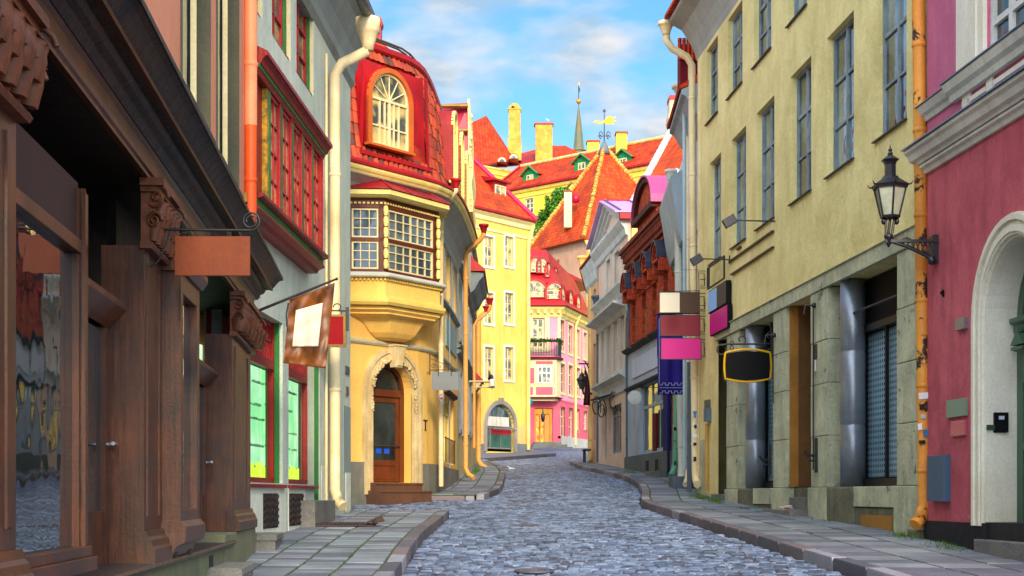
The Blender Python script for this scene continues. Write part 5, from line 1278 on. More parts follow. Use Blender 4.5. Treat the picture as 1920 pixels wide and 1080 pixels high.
# street clutter by the corner: blue bag on the pipe, striped post
t = thing('bollard', 'thin red and white striped post at the corner of the far yellow house', 'post', tuple(P(990, 850, 84)))
g = MB(); q = P(990.5, 845, 84); g.lathe([(.09, -.1), (.09, .35)], q, 8); g.build('base', M['steel'], t)
for i in range(5): g = MB(); g.lathe([(.085, .35+i*.3), (.085, .645+i*.3)], q, 8); g.build('stripe', M['redmetal'] if i % 2 else M['white'], t)
g = MB(); q = P(989.5, 768, 83.5); g.lathe([(.02, -.9), (.13, -.5), (.16, -.1), (.12, .1)], q, 8); tag(g.build('meter_box', M['steel']), 'grey metal box on the pipe beside the pink house', 'box')
g = MB(); q = P(990, 752, 83.5); g.ball(q, .28, (1, .7, .55), 10); g.ball(q+Vector((-.14, 0, -.14)), .14, n=8); g.ball(q+Vector((.1, 0, -.1)), .15, n=8); tag(g.build('blue_bag', mat('turquoise_cloth', (10, 150, 190), (10, 120, 170), bump=.3)), 'turquoise bag perched on the grey box by the pink house', 'bag')

# ================================================================ hill, upper town, towers
hb = MB(); prof = [(110, 5.4), (116, 9), (124, 17), (136, 24), (150, 27), (240, 28), (320, 10)]
for (a, za), (b, zb_) in zip(prof, prof[1:]): hb.poly([(-60, a, za), (70, a, za), (70, b, zb_), (-60, b, zb_)])
struct('hill', hb, mat('hill_grass', (90, 104, 54), (110, 100, 70)))
# square plaster tower with a pyramid roof
t1 = Vector((5.75, 115.0)); tl_ = Vector((1.86, 121.0)); tr_ = Vector((13.75, 119.5)); tb_ = tl_+tr_-t1; ze = zz(441, 115)
b6 = thing('tower_house', 'square pink plastered tower with a steep orange pyramid roof and a gilded weathervane', 'tower', (t1.x, t1.y, 5))
FT = Fac([tuple(tl_), tuple(t1), tuple(tr_)], -1)
plk = mat('pink_beige_plaster', (206, 160, 132), (180, 136, 116), bump=.2, nscale=.3, streak=.3)
m = MB(); FT.wall(m, 0, FT.u[1], 4, ze+.05, [], .1); FT.body(m, 0, FT.u[1], 4, ze+.05, 10); m.build('wall', plk, b6)
m = MB(); FT.box(m, FT.u[1]+.01, FT.L, 4, ze, -.5, 0.0); m.build('side_wall', brightY, b6)
for (px, y, w_, h_) in ((1040, 499, .10, .5), (1036, 520, .5, .12), (1047, 497, .12, .9), (1085, 598, .5, .5)):
    uu = FT.cast(px); z_ = FT.z(px, y); m = MB(); FT.box(m, uu-w_, uu+w_, z_-h_/2, z_+h_/2, -.05, .06); m.build('niche', mat('brown_niche', (150, 90, 50), (120, 80, 60)), b6)
ap = Vector((ph(1133, 120.0), 120.0, zz(277, 120.0)))
o_ = 0.5
ctr = (t1+tb_)/2
def ov(p): d = (p-ctr).normalized()*o_*1.4; return Vector((p.x+d.x, p.y+d.y, ze-.35))
cs_ = [ov(tl_), ov(t1), ov(tr_), ov(tb_)]
for i in range(4): face(b6, 'roof', [cs_[i], cs_[(i+1) % 4], ap], M['tileo'], .15)
for i in range(4):
    m = MB(); p = cs_[i]+Vector((0, 0, .15)); q = ap+Vector((0, 0, .12)); nn = 40
    for k in range(nn):
        a_ = p+(q-p)*(k/nn); b_ = p+(q-p)*((k+1)/nn); jz = Vector((random.uniform(-.03, .03), 0, random.uniform(-.03, .03))); m.tube([a_+jz, b_+jz], [.20, .14], 7)
    m.build('hip_tiles', mat('yellow_ridge_tile', (226, 182, 84), (176, 104, 48), nscale=3, streak=.4), b6)
g = MB(); g.lathe([(.55, -.5), (.3, .1), (.1, .5)], ap, 10); g.build('finial_cap', mat('lead_cap', (120, 120, 124), (96, 98, 104), rough=.5), b6)
g = MB(); q = P(1065, 388, 116.8); g.box(q.x-.30, q.x+.30, q.y-.1, q.y+.9, q.z-1.6, zz(360, 116.8)); ch = g.build('chimney', mat('pale_chimney', (240, 216, 170), (222, 200, 150)), b6)
g = MB(); g.box(q.x-.36, q.x+.36, q.y-.16, q.y+.96, zz(360, 116.8), zz(358, 116.8)); g.build('cap', M['redmetal'], ch)
g = MB(); q = P(1079, 372, 117.3); g.lathe([(.02, -.4), (.3, -.3), (.38, .1), (.1, .35)], q, 10); g.build('roof_vent', M['crimson'], b6)
downpipe(b6, [P(1097, 441, 114.8), P(1099, 452, 114.8), P(1106, 462, 114.9), P(1106, 600, 114.9)], .16, M['creamy'])
# weathervane
t = thing('weathervane', 'gilded pennant weathervane with an iron scroll on top of the tower roof', 'weathervane', tuple(ap))
Yw = ap.y; g = MB(); g.tube([P(1133, 277, Yw), P(1133, 206, Yw)], [.06, .03], 6)
for s_ in (-1, 1):
    for r_, zy in ((.26, 252), (.18, 258)):
        pts = [P(1133, zy, Yw)+Vector((s_*(.3+r_*math.cos(a_*s_ if s_ > 0 else PI-a_)*.7*(1-i/22)), 0, r_*math.sin(a_)*(1-i/30))) for i, a_ in enumerate([j/20*2*PI for j in range(21)])]
        g.tube(pts, .03, 4)
g.tube([P(1120, 255, Yw), P(1146, 255, Yw)], .03, 4)
for a_ in range(4): d = Vector((math.cos(a_*PI/4), 0, math.sin(a_*PI/4)))*.16; c_ = P(1133, 208, Yw); g.tube([c_-d, c_+d], .02, 4)
g.build('rod', M['iron'], t)
gold = mat('gilding', (226, 150, 36), (200, 116, 18), rough=.4, metal=.6, bump=.05, fine=.02, streak=0)
g = MB(); fp = [(1112, 229), (1120, 225), (1126, 229), (1133, 226), (1137, 221), (1142, 218), (1149, 220), (1155, 219), (1149, 225), (1156, 227), (1147, 229), (1152, 233), (1143, 232), (1138, 233), (1133, 230), (1126, 232), (1118, 230)]
g.prism([P(x, y, Yw-.03) for x, y in fp], (0, .06, 0)); g.build('pennant', gold, t)
# church spire far behind
Ysp = 215; b7 = thing('church_spire', 'slender green and brown church spire with a gilt ball far behind the roofs', 'spire', (ph(1085, Ysp), Ysp, 20))
g = MB(); c_ = P(1085, 283, Ysp); hs = (283-198)/FPX*Ysp
g.lathe([(1.05, -1.0), (.92, 0), (.80, .35), (.55, hs*.45), (.30, hs*.75), (.06, hs)], c_, 8, False); g.build('spire', mat('copper_and_lead', (122, 104, 70), (96, 112, 96), rough=.6, streak=.6, nscale=1.2), b7)
g = MB(); g.lathe([(1.15, -.12), (1.15, .0), (.95, .04)], c_+Vector((0, 0, .1)), 8, False); g.box(c_.x-1.6, c_.x+1.6, c_.y-1.6, c_.y+1.6, 20, c_.z-.9); g.build('tower', mat('old_stone', (150, 130, 100), (120, 110, 90)), b7)
g = MB(); g.ball(P(1085, 190, Ysp), .36, n=14); g.build('ball', gold, b7)
g = MB(); g.tube([P(1085, 200, Ysp), P(1085, 157, Ysp)], .06, 5); g.build('rod', M['iron'], b7)
g = MB(); g.prism([P(x, y, Ysp) for x, y in ((1084, 163), (1088, 165), (1088, 173), (1084, 170))], (0, .08, 0)); g.build('vane', mat('blue_vane', (50, 120, 120), (40, 90, 100)), b7)
g = MB(); g.prism([P(x, y, Ysp) for x, y in ((1083.5, 158), (1085, 155), (1087, 156), (1086.5, 160), (1084.5, 161))], (0, .08, 0)); g.build('cock', gold, b7)
# long yellow house of the upper town with green dormers
F8 = Fac([(-2.2, 151.6), (14.2, 136.35)], -1)
b8 = thing('upper_town_house', 'long bright yellow house on the hill with three green dormers in its red roof', 'house', (6, 144, 24))
e8 = zz(361, 150.2)
vy = mat('vivid_yellow_plaster', (242, 210, 76), (228, 190, 60), bump=.08, nscale=.3, streak=.35, spots=(236, 206, 100), thr=.66, spotscale=.5)
wi = [(F8.cast(985), F8.cast(1000), F8.z(992, 400), F8.z(992, 372)), (F8.cast(991), F8.cast(1004), F8.z(997, 462), F8.z(997, 438)), (F8.cast(1040), F8.cast(1052), F8.z(1046, 392), F8.z(1046, 368)), (F8.cast(1240), F8.cast(1252), F8.z(1240, 380), F8.z(1240, 350))]
m = MB(); F8.wall(m, 0, F8.L, 15, e8, wi[:3], .2); F8.body(m, 0, F8.L, 15, e8, 9); m.build('wall', vy, b8)
windows(F8, b8, wi[:3], -.1, M['cream'], M['glassb'], sur=M['creamy'], sw=.1, t=.1, tb=.08)
m = MB(); F8.mold(m, -.2, F8.L+.2, [(0, e8-.9), (.1, e8-.85), (.1, e8-.7), (0, e8-.68)]); F8.mold(m, -.2, F8.L+.2, [(0, e8-.4), (.15, e8-.35), (.3, e8-.1), (0, e8)]); m.build('cornice', brightY, b8)
H8 = 3.3; D8 = 3.6
a_, b_, c_, d_ = F8.at(-.3, e8, .4), F8.at(F8.L+.3, e8, .4), F8.at(F8.L-2.2, e8+H8, -D8), F8.at(.9, e8+H8, -D8)
face(b8, 'roof', [a_, b_, c_, d_], M['tilef'], .15); face(b8, 'roof', [b_, F8.at(F8.L+.3, e8, -D8*2), c_], M['tilef'], .15)
m = MB(); F8.box(m, -.3, F8.L+.3, e8+.0, e8+.18, .3, .5); m.tube([a_+Vector((0, 0, .15)), d_+Vector((0, 0, .15))], .12, 5); m.build('red_edge', M['redmetal'], b8)
m = MB(); m.tube([d_+Vector((0, 0, .1)), c_+Vector((0, 0, .1))], .18, 6); m.tube([c_+Vector((0, 0, .1)), b_+Vector((0, 0, .1))], .16, 6); m.build('ridge', mat('pale_ridge', (226, 206, 130), (190, 150, 90), nscale=2), b8)
dg = mat('green_dormer_wood', (20, 140, 80), (14, 110, 60), rough=.6)
for (px, yt, yb_, w_) in ((994, 328, 349, 1.25), (1091, 305, 329, 1.25), (1168, 297, 322, 1.35)):
    nf = -.9; uc = F8.cast(px, nf); z0 = F8.z(px, yb_, nf); z1 = F8.z(px, yt, nf); hw = w_/2+.35; Y_ = z1+.95
    m = MB(); k = [F8.at(uc-hw, z0-.3, nf), F8.at(uc+hw, z0-.3, nf), F8.at(uc+hw, z1+.1, nf), F8.at(uc, z1+.75, nf), F8.at(uc-hw, z1+.1, nf)]
    m.prism(k, F8.at(0, 0, -3.2)-F8.at(0, 0, 0)); dq = m.build('dormer', dg, b8)
    ex = F8.at(0, 0, .25)-F8.at(0, 0, 0); bk_ = F8.at(0, 0, -3.2)-F8.at(0, 0, 0)
    for s_ in (-1, 1):
        q0 = F8.at(uc+s_*(hw+.25), z1-.06, nf)+ex; q1 = F8.at(uc, z1+.82, nf)+ex
        m = MB(); m.prism([q0, q1, q1+bk_-ex, q0+bk_-ex], (0, 0, .12)); m.build('dormer_roof', M['tilef'], dq)
        m = MB(); m.tube([q0+ex*.1, q1+ex*.1], .09, 4); m.build('verge', dg, dq)
    F8.win(dq, uc-w_/2*.72, uc+w_/2*.72, z0, z1, nf+.05, M['cream'], M['glassy'], v=(.5,), h=(.5,), t=.09, tb=.07)
for (px, y0, y1, w_, rd_) in ((1112, 268, 292, 11, 1), (1165, 252, 290, 10, 0)):
    g = MB(); Yc = 148 if px < 1150 else 143; q = P(px, y1, Yc); w2_ = w_/FPX*Yc; g.box(q.x-w2_, q.x+w2_, Yc-.5, Yc+.8, q.z-1.5, zz(y0, Yc)); ch = g.build('chimney', vy, b8)
    g = MB(); g.box(q.x-w2_-.08, q.x+w2_+.08, Yc-.6, Yc+.9, zz(y0, Yc), zz(y0-3, Yc)); g.build('cap', M['redmetal'] if rd_ else mat('thin_cap', (150, 90, 40), (130, 80, 40)), ch)
# yellow house with the big hipped roof further back
F9 = Fac([(ph(880, 166), 166), (ph(1075, 177), 177)], -1)
b9 = thing('hipped_roof_house', 'yellow house with a tall orange hipped roof and two stone chimneys behind the dormers', 'house', (-2, 170, 25))
e9 = zz(312, 168)
m = MB(); F9.wall(m, 0, F9.L, 20, e9, [], .1); F9.body(m, 0, F9.L, 20, e9, 10); m.build('wall', vy, b9)
m = MB()
for z_ in (e9-1.6, e9-.9, e9-.3): F9.mold(m, -.2, F9.L+.2, [(0, z_), (.2, z_+.1), (.25, z_+.25), (0, z_+.3)])
m.build('cornice', M['creamy'], b9)
ws9 = [(F9.cast(957), F9.cast(971), F9.z(965, 352), F9.z(965, 329))]; windows(F9, b9, ws9, .02, M['cream'], M['glassb'], t=.1, tb=.08)
pa, pb, pc, pd = F9.at(-4, e9, .5), F9.at(F9.L*.55, e9+.1, .5), P(936+30, 300, 176), P(912, 216, 172)
face(b9, 'roof', [P(850, 318, 166), P(958, 300, 169), P(958, 288, 171), P(912, 217, 173), P(850, 245, 173)], M['tilef'], .15)
face(b9, 'low_roof', [P(900, 315, 168), P(1040, 302, 173), P(1040, 282, 178), P(940, 298, 176)], M['redmetal'], .15)
face(b9, 'back_roof', [P(1030, 312, 184), P(1100, 292, 188), P(1060, 273, 192), P(1025, 273, 190)], M['tilef'], .15)
face(b9, 'back_roof', [P(940, 306, 178), P(1030, 296, 184), P(1020, 276, 190), P(975, 288, 186)], M['tilef'], .15)
stc = mat('lichened_stone_chimney', (226, 174, 70), (176, 130, 60), bump=.3, nscale=.9, streak=.4, spots=(240, 210, 120), thr=.62, spotscale=1.2)
for (x0, x1, y0, y1, Yc, top) in ((954, 976, 205, 268, 171, 'arch'), (1004, 1036, 233, 296, 172, 'flat')):
    a_ = ph(x0, Yc); b_ = ph(x1, Yc); zt_ = zz(y0, Yc); zb_ = zz(y1, Yc); g = MB()
    g.box(a_, b_, Yc, Yc+1.4, zb_-2, zt_); 
    if top == 'arch':
        g.box(a_-.08, b_+.08, Yc-.08, Yc+1.48, zt_, zt_+.12); c_ = (a_+b_)/2; g.tube([(c_-.02, Yc+.02, zt_+.1), (c_-.02, Yc+1.38, zt_+.1)], (b_-a_)/2*.95, 14); g.box(a_-.1, b_+.1, Yc-.1, Yc+1.5, zb_-2, zb_-.1+.6)
    ch = g.build('chimney', stc, b9)
    if top == 'flat': g = MB(); g.box(a_-.15, b_+.12, Yc-.12, Yc+1.5, zt_, zt_+.16); g.build('cap', M['redmetal'], ch)
    else: g = MB(); c_ = (a_+b_)/2-.2; g.prism([(c_+.22*math.cos(t_), Yc-.02, zt_+.05+.35*max(0, math.sin(t_))) for t_ in [i/10*PI for i in range(11)]], (0, .06, 0)); g.build('flue', mat('soot', (70, 40, 20), (50, 30, 18)), ch)
for (px, y) in ((941, 303), (963, 297)):
    q = P(px, y, 167.6)
    def half(r, dy, L_): g = MB(); g.prism([q+Vector((r*math.cos(t_), dy, r*math.sin(t_))) for t_ in [k/12*PI for k in range(13)]], (0, L_, 0)); return g
    d = half(.56, 0, 3).build('eyebrow_dormer', M['redmetal'], b9); half(.46, -.06, .05).build('ring', M['cream'], d); half(.28, -.1, .03).build('pane', M['glassb'], d)
# tree behind the tower roof
random.seed(21)
Yt = 130; tr = thing('broadleaf_tree', 'bright green leafy tree between the yellow wall and the tower roof', 'tree', (ph(1048, Yt), Yt, 20))
g = MB(); q0 = Vector((ph(1050, Yt), Yt, 20)); top_ = P(1050, 385, Yt)
g.tube([q0, q0*.5+top_*.5+Vector((.2, 0, 0)), top_], [.28, .2, .07], 8); g.build('trunk', mat('bark', (84, 66, 46), (60, 48, 36), bump=.5), tr)
limbs = []
g = MB()
for i in range(9):
    a_ = random.uniform(0, 2*PI); s_ = q0*.35+top_*.65+Vector((0, 0, random.uniform(-.8, 1.2))); e_ = P(random.uniform(1025, 1072), random.uniform(365, 425), Yt+random.uniform(-1, 1)); g.tube([s_, (s_+e_)/2+Vector((0, 0, .2)), e_], [.09, .06, .02], 5); limbs.append(e_)
g.build('limb', M['rust'], tr)
cl = [(1058, 362, .55), (1050, 372, .75), (1064, 376, .7), (1044, 388, .8), (1058, 392, .95), (1034, 402, .6), (1048, 408, .9), (1062, 408, .9), (1028, 416, .55), (1040, 422, .8), (1054, 424, .9), (1018, 428, .5), (1030, 432, .7), (1066, 366, .4), (1026, 396, .3), (1012, 432, .3)]
def leaves(clumps, s, N, cr):
    g = MB()
    for (x, y, r) in clumps:
        c_ = P(x, y, Yt+random.uniform(-.8, .8))
        for _ in range(int(N*r*r)):
            d = Vector((random.gauss(0, 1), random.gauss(0, 1), random.gauss(0, 1))).normalized()*r*random.uniform(.55, 1.1); q = c_+d
            a_ = Vector((random.gauss(0, 1), random.gauss(0, 1), random.gauss(0, .6))).normalized()*s; b_ = a_.cross(Vector((random.gauss(0, 1), random.gauss(0, 1), random.gauss(0, 1)))).normalized()*s*.6
            g.poly([q-a_, q+b_, q+a_, q-b_])
    return g
cl += [(1030, 384, .4), (1018, 400, .35), (1040, 366, .3), (1050, 360, .35), (1010, 410, .3), (1026, 372, .22), (1044, 356, .2), (1012, 420, .45), (1022, 408, .5), (1040, 396, .5), (1046, 374, .45), (1006, 434, .35), (1068, 384, .5)]
g = leaves(cl, .13, 1100, 1); g.build('crown', island('leaves', (70, 136, 22), (112, 168, 36), (34, 88, 18), rough=(.5, .7), bump=0), tr, uv=False)
# ================================================================ R1: long yellow plaster house on the right
KRR = 18500.0
def frx(Y): return (KRR/Y-210)*Y/FPX
FR1 = Fac([(frx(18.83), 18.83), (frx(33.15), 33.15)], 1)
def r1(px, n=0): return FR1.cast(px, n)
c1 = thing('plaster_house', 'long pale yellow rough plaster house with stone shopfronts on the right', 'house', (frx(26), 26, gz(26)))
ylw = mat('rough_yellow_plaster', (244, 226, 158), (214, 196, 128), bump=.5, nscale=.9, streak=.2, bscale=22, spots=(222, 206, 156), thr=.66, spotscale=.9)
lime = mat('weathered_limestone', (206, 204, 168), (162, 164, 138), bump=.6, streak=.5, nscale=1.6, spots=(112, 116, 96), thr=.62, spotscale=3)
limed = mat('rough_dark_limestone', (124, 120, 96), (90, 88, 74), bump=.8, streak=.5, nscale=2.2, bscale=18)
och = mat('ochre_reveal', (176, 124, 52), (130, 88, 42), bump=.3, spots=(120, 110, 84), thr=.68, spotscale=2)
fbl = mat('blue_grey_window_frame', (150, 162, 166), (108, 120, 126), rough=.6, streak=.5, nscale=3)
zB0, zB1 = FR1.z(1555, 329), FR1.z(1551, 72); zA0, zA1 = FR1.z(1366, 184), FR1.z(1365, 38)
B = [(1331, 1352), (1372, 1399), (1419, 1452), (1483, 1521), (1551, 1601), (1642, 1700)]
A_ = [(1325, 1346), (1365, 1392), (1413, 1446), (1478, 1513)]
opsB = [(r1(b), r1(a), zB0, zB1) for a, b in B]; opsA = [(r1(b), r1(a), zA0, zA1) for a, b in A_]
zl0, zl1 = 4.80, 5.02; zp = 1.74
zE = FR1.z(1312, 85)
m = MB(); FR1.wall(m, 0, FR1.L, zl1, zE, opsB+opsA, .16)
FR1.wall(m, r1(1347), FR1.L, 0, zl1, [], .2)
FR1.body(m, 0, FR1.L, 0, zE, 7); m.build('wall', ylw, c1)
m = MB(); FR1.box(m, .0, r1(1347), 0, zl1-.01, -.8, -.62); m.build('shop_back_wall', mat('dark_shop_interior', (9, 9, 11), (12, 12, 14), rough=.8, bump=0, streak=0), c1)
m = MB(); FR1.box(m, .0, r1(1347), zl0+.02, zl1-.02, -.62, -.03); m.build('soffit', ylw, c1)
def oldwin(a, b, c, d):
    f = FR1.win(c1, a, b, c+.02, d, -.10, fbl, glass('painted_sky_glass', (26, 38, 48), (118, 140, 150), rough=.02, ior=2.3, wave=.06, scale=.8), v=(.5,), h=(.33, .66), t=.055, tb=.035, sill=None, thickv=(.5, .66), dn=.05)  # pale blue-grey patches in the base colour imitate reflected sky
    s_ = MB(); FR1.mold(s_, a-.03, b+.04, [(-.1, c-.01), (.05, c-.035), (.05, c-.015), (-.1, c+.015)]); s_.build('sill', mat('dark_tin_sill', (70, 64, 66), (40, 40, 46), rough=.5), f)
    return f
for o in opsB+opsA: oldwin(*o)
# stone frame of the shopfronts
e1 = r1(1345); u_p = {k: r1(k) for k in (1365, 1388, 1414, 1426, 1453, 1477, 1482, 1524, 1556, 1603, 1612, 1686, 1722)}
m = MB(); us = [FR1.L-.0 if False else e1]+[u_p[1365]*.5+u_p[1388]*.5, u_p[1453], u_p[1524], u_p[1603], u_p[1686], .02]
for a, b in zip(us, us[1:]): FR1.box(m, b+.004, a-.004, zl0, zl1, -.02, .06)
FR1.mold(m, .02, e1, [(-.02, zl1), (.09, zl1+.0), (.09, zl1+.015), (-.02, zl1+.05)]); m.build('lintel', lime, c1, bevel=.008)
def pier(ua, ub, z0=None, z1=None, mm=lime, n0=-.45, n1=.03):
    m = MB(); lo, hi = min(ua, ub), max(ua, ub); z = .3 if z0 is None else z0; top = zl0 if z1 is None else z1
    random.seed(int(ua*37)); zz_ = [z, zp-.02]
    while zz_[-1] < top-.9: zz_.append(zz_[-1]+random.uniform(.62, .85))
    zz_.append(top); first = True
    for a, b in zip(zz_, zz_[1:]):
        j = random.uniform(-.006, .006); w = .03 if first else 0; FR1.box(m, lo-w, hi+w, a+.004, b-.004, n0, n1+j+(.04 if first else 0)); first = False
    return m.build('pier', mm, c1, bevel=.012)
pier(u_p[1365], u_p[1388]); pier(u_p[1453], u_p[1477]); pier(u_p[1524], u_p[1556]); pier(.02, u_p[1686])
# dark recess behind everything (the wall sheet above stops at the lintel; below it the openings are real recesses)
# shopfront one and two: plinth stones, steel column, window behind mesh
def shopfront(uf, ug, un, colw):
    """uf far side, un near side (u values), column next to the far side"""
    m = MB(); FR1.box(m, un+.01, uf-.01, .3, zp-.32, -.5, .0); 
    o = m.build('plinth', limed, c1, bevel=.012)
    m = MB(); FR1.box(m, un+.01, uf-colw, zp-.31, zp-.02, -.5, .025); m.build('sill_stone', lime, c1, bevel=.012)
    m = MB(); FR1.box(m, uf-colw+.01, uf-.02, .6, zp-.02, -.4, .06); m.build('column_base', limed, c1, bevel=.03)
    m = MB(); a_, b_ = un+.25, uf-colw-.3; FR1.box(m, a_, b_, .8, zp-.42, -.0, .012); m.build('cellar_panel', och, c1)
    c_ = FR1.at(uf-colw/2-.01, 0, -.16); r_ = .185; m = MB()
    m.lathe([(r_, zp-.02), (r_, 2.62), (r_*.96, 2.63), (r_*.96, 2.66), (r_, 2.67), (r_, 3.72), (r_*.96, 3.73), (r_*.96, 3.76), (r_, 3.77), (r_, zl0)], c_, 28); m.build('steel_column', M['steel'], c1)
    m = MB(); n = -.34; wa, wb = un+.02, uf-.02
    FR1.box(m, wa, wb, zp-.02, zp+.10, n-.08, n+.06); FR1.box(m, wa, wb, 4.02, 4.12, n-.08, n+.04); FR1.box(m, uf-colw*.32-.14, uf-colw*.32, zp+.1, 4.02, n-.08, n+.02); FR1.box(m, wa, wa+.06, zp+.1, 4.02, n-.08, n+.02); FR1.box(m, (wa+wb)/2-.02, (wa+wb)/2+.02, zp+.1, 4.02, n-.05, n)
    f = m.build('shop_window', mat('black_metal_frame', (20, 22, 24), (30, 30, 32), rough=.4, bump=.05), c1)
    g = MB(); g.poly([FR1.at(wa+.05, zp+.08, n-.04), FR1.at(wb-.05, zp+.08, n-.04), FR1.at(wb-.05, 4.04, n-.04), FR1.at(wa+.05, 4.04, n-.04)]); g.build('pane', seethrough('shop_pane', (225, 235, 240), 1.12), f)
    g = MB(); zz_ = zp+.14
    while zz_ < 3.98: FR1.box(g, wa+.06, wb-.08, zz_, zz_+.045, n-.105, n-.10); zz_ += .085
    uu = wa+.06
    while uu < wb-.10: FR1.box(g, uu, uu+.035, zp+.12, 4.0, n-.099, n-.094); uu += .085
    g.build('roller_grille', mat('grey_grille', (196, 214, 222), (160, 180, 190), rough=.5, bump=0, streak=0), f)
    return f
s1 = shopfront(u_p[1388], 0, u_p[1453], u_p[1388]-u_p[1414])
s2 = shopfront(u_p[1556], 0, u_p[1686], u_p[1556]-u_p[1603])
g = MB(); q = r1(1660); g.tube([FR1.at(r1(1560), 4.3, -.12), FR1.at(r1(1686), 4.3, -.12)], .018, 6); g.build('awning_rod', M['iron'], c1)
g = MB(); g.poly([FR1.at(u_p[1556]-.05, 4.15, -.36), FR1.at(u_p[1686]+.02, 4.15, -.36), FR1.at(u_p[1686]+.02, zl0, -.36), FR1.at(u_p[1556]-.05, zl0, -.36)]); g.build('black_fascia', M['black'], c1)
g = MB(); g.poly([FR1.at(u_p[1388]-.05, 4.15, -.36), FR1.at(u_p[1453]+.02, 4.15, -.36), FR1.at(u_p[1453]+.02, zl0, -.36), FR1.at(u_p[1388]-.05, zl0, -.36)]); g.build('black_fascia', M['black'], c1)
# ochre doorway with steps
a, b = u_p[1524], u_p[1477]
m = MB(); FR1.box(m, a, b-.0, .8, zl0, -.5, -.40); FR1.box(m, b-.04, b, zp, zl0, -.4, -.03); FR1.box(m, b-.07, b-.041, zp, zl0, -.4, -.08); FR1.box(m, b-.11, b-.071, zp, zl0, -.155, -.15); o_d = m; m.build('door_frame', och, c1); m = MB(); FR1.box(m, b-.12, b-.071, zp, zl0, -.4, -.156); m.build('doorway', mat('brown_reveal', (112, 78, 42), (84, 60, 36), bump=.3, spots=(120, 112, 90), thr=.68, spotscale=2), c1)
m = MB(); FR1.box(m, a, b, .8, zp-.02, -.40, -.10); m.build('doorway_base', limed, c1)
m = MB(); FR1.box(m, a+.02, b-.28, 1.0, 1.56, -.3, .05); m.build('step', M['granite'], c1, bevel=.012)
m = MB(); FR1.box(m, a+.0, b+.22, .9, 1.36, -.1, .38); m.build('step', M['granite'], c1, bevel=.012)
g = MB(); q = FR1.at((a+b)/2+.1, 1.36, .22)
for i in range(5): g.obox(q+Vector((random.uniform(-.09, .09), random.uniform(-.09, .09), .012+.012*i)), (.05, .01, 0), (-.01, .04, .006), (0, 0, .004))
tag(g.build('litter', mat('litter_paper', (230, 220, 214), (200, 90, 90), nscale=18, bump=.1), uv=False), 'crumpled litter lying on the stone step of the ochre doorway', 'litter')
# blue door at the far end
a, b = u_p[1365]+.0, r1(1348)
m = MB(); FR1.box(m, a, b, 1.5, 4.0, -.34, -.26); FR1.box(m, a, a+.1, 1.5, 4.0, -.26, -.2); FR1.box(m, b-.1, b, 1.5, 4.0, -.26, -.2)
for i in range(4): FR1.box(m, a+.14, b-.14, 1.6+i*.58, 2.08+i*.58, -.26, -.235)
FR1.box(m, a, b, 3.86, 4.75, -.34, -.2); FR1.mold(m, a, b, [(-.2, 3.86), (-.1, 3.95), (-.08, 4.0), (-.2, 4.02)]); dd = m.build('door', mat('blue_grey_door', (96, 124, 152), (78, 102, 128), rough=.5, bump=.1), c1)
m = MB(); FR1.box(m, a, b+.05, 1.0, 1.62, -.3, .16); m.build('step', M['granite'], c1, bevel=.012)
# iron bars, latches and rods on the piers
for (px, z0, z1, pw) in ((1533, 2.0, 4.6, 0), (1457, 3.2, 4.4, 0)):
    g = MB(); uu = r1(px); g.tube([FR1.at(uu, z0, .07), FR1.at(uu, z1, .07)], .012, 6); g.tube([FR1.at(uu, z1, .0), FR1.at(uu, z1, .2), FR1.at(uu, z1-.15, .22)], .014, 6); g.ball(FR1.at(uu, z1, .06), .045, n=8); g.build('iron_rod', M['iron'], c1)
for px in (1536, 1449):
    g = MB(); uu = r1(px); FR1.box(g, uu-.02, uu+.02, 1.95, 2.5, .03, .075); g.tube([FR1.at(uu, 2.22, .06), FR1.at(uu, 2.22, .2), FR1.at(uu-.0, 2.30, .24)], .022, 6); g.tube([FR1.at(uu, 2.14, .06), FR1.at(uu, 2.14, .18)], .018, 6); g.build('latch', M['iron'], c1)
g = MB(); uu = r1(1533); FR1.box(g, uu-.10, uu+.05, 3.75, 3.98, .035, .05); g.build('brown_plate', mat('brown_plate', (92, 70, 62), (80, 60, 56), bump=.02), c1)
g = MB(); FR1.box(g, uu-.05, uu+.03, 3.55, 3.73, .035, .05); g.build('white_plate', M['white'], c1)
for (a, ya, b, yb_) in ((1370, 491, 1452, 437), (1374, 515, 1452, 464), (1384, 468, 1391, 464)):
    g = MB(); z_ = FR1.z(a, ya); FR1.box(g, r1(b), r1(a), z_-.015, z_+.015, .0, .05); g.build('dark_rail', M['iron'], c1)
m = MB(); FR1.box(m, r1(1325)-.02, r1(1316), 1.2, 2.8, 0, .04); m.build('stone_patch', lime, c1)
# eaves, roof edge
m = MB(); FR1.mold(m, 0, FR1.L+.1, [(-.2, zE-.25), (.0, zE-.25), (.04, zE-.1), (.16, zE+.15), (.34, zE+.42), (.58, zE+.55), (.62, zE+.58), (.62, zE+.66), (-.2, zE+.7)]); m.build('eaves', mat('pale_grey_eaves', (176, 178, 166), (150, 152, 146), rough=.7), c1)
m = MB(); FR1.mold(m, -.2, FR1.L+.16, [(-.2, zE+.70), (.72, zE+.68), (.72, zE+.76), (-4.5, zE+4.8), (-4.5, zE+.70)]); m.build('roof', M['tiler'], c1)
Yq = 33.35
downpipe(c1, [P(1249, 66, Yq), P(1252, 86, Yq), P(1297, 112, Yq), P(1299, 400, Yq), P(1304, 895, Yq-.3)], .085, M['pipec'], hopper=.17, kick=(-.02, -.5, -.16))
g = MB(); g.tube([P(1312, 130, 32.9), P(1314, 900, 32.9)], .02, 6); g.tube([P(1309, 180, 32.9), P(1310, 900, 32.9)], .014, 6); g.build('cable', M['pipec'], c1)
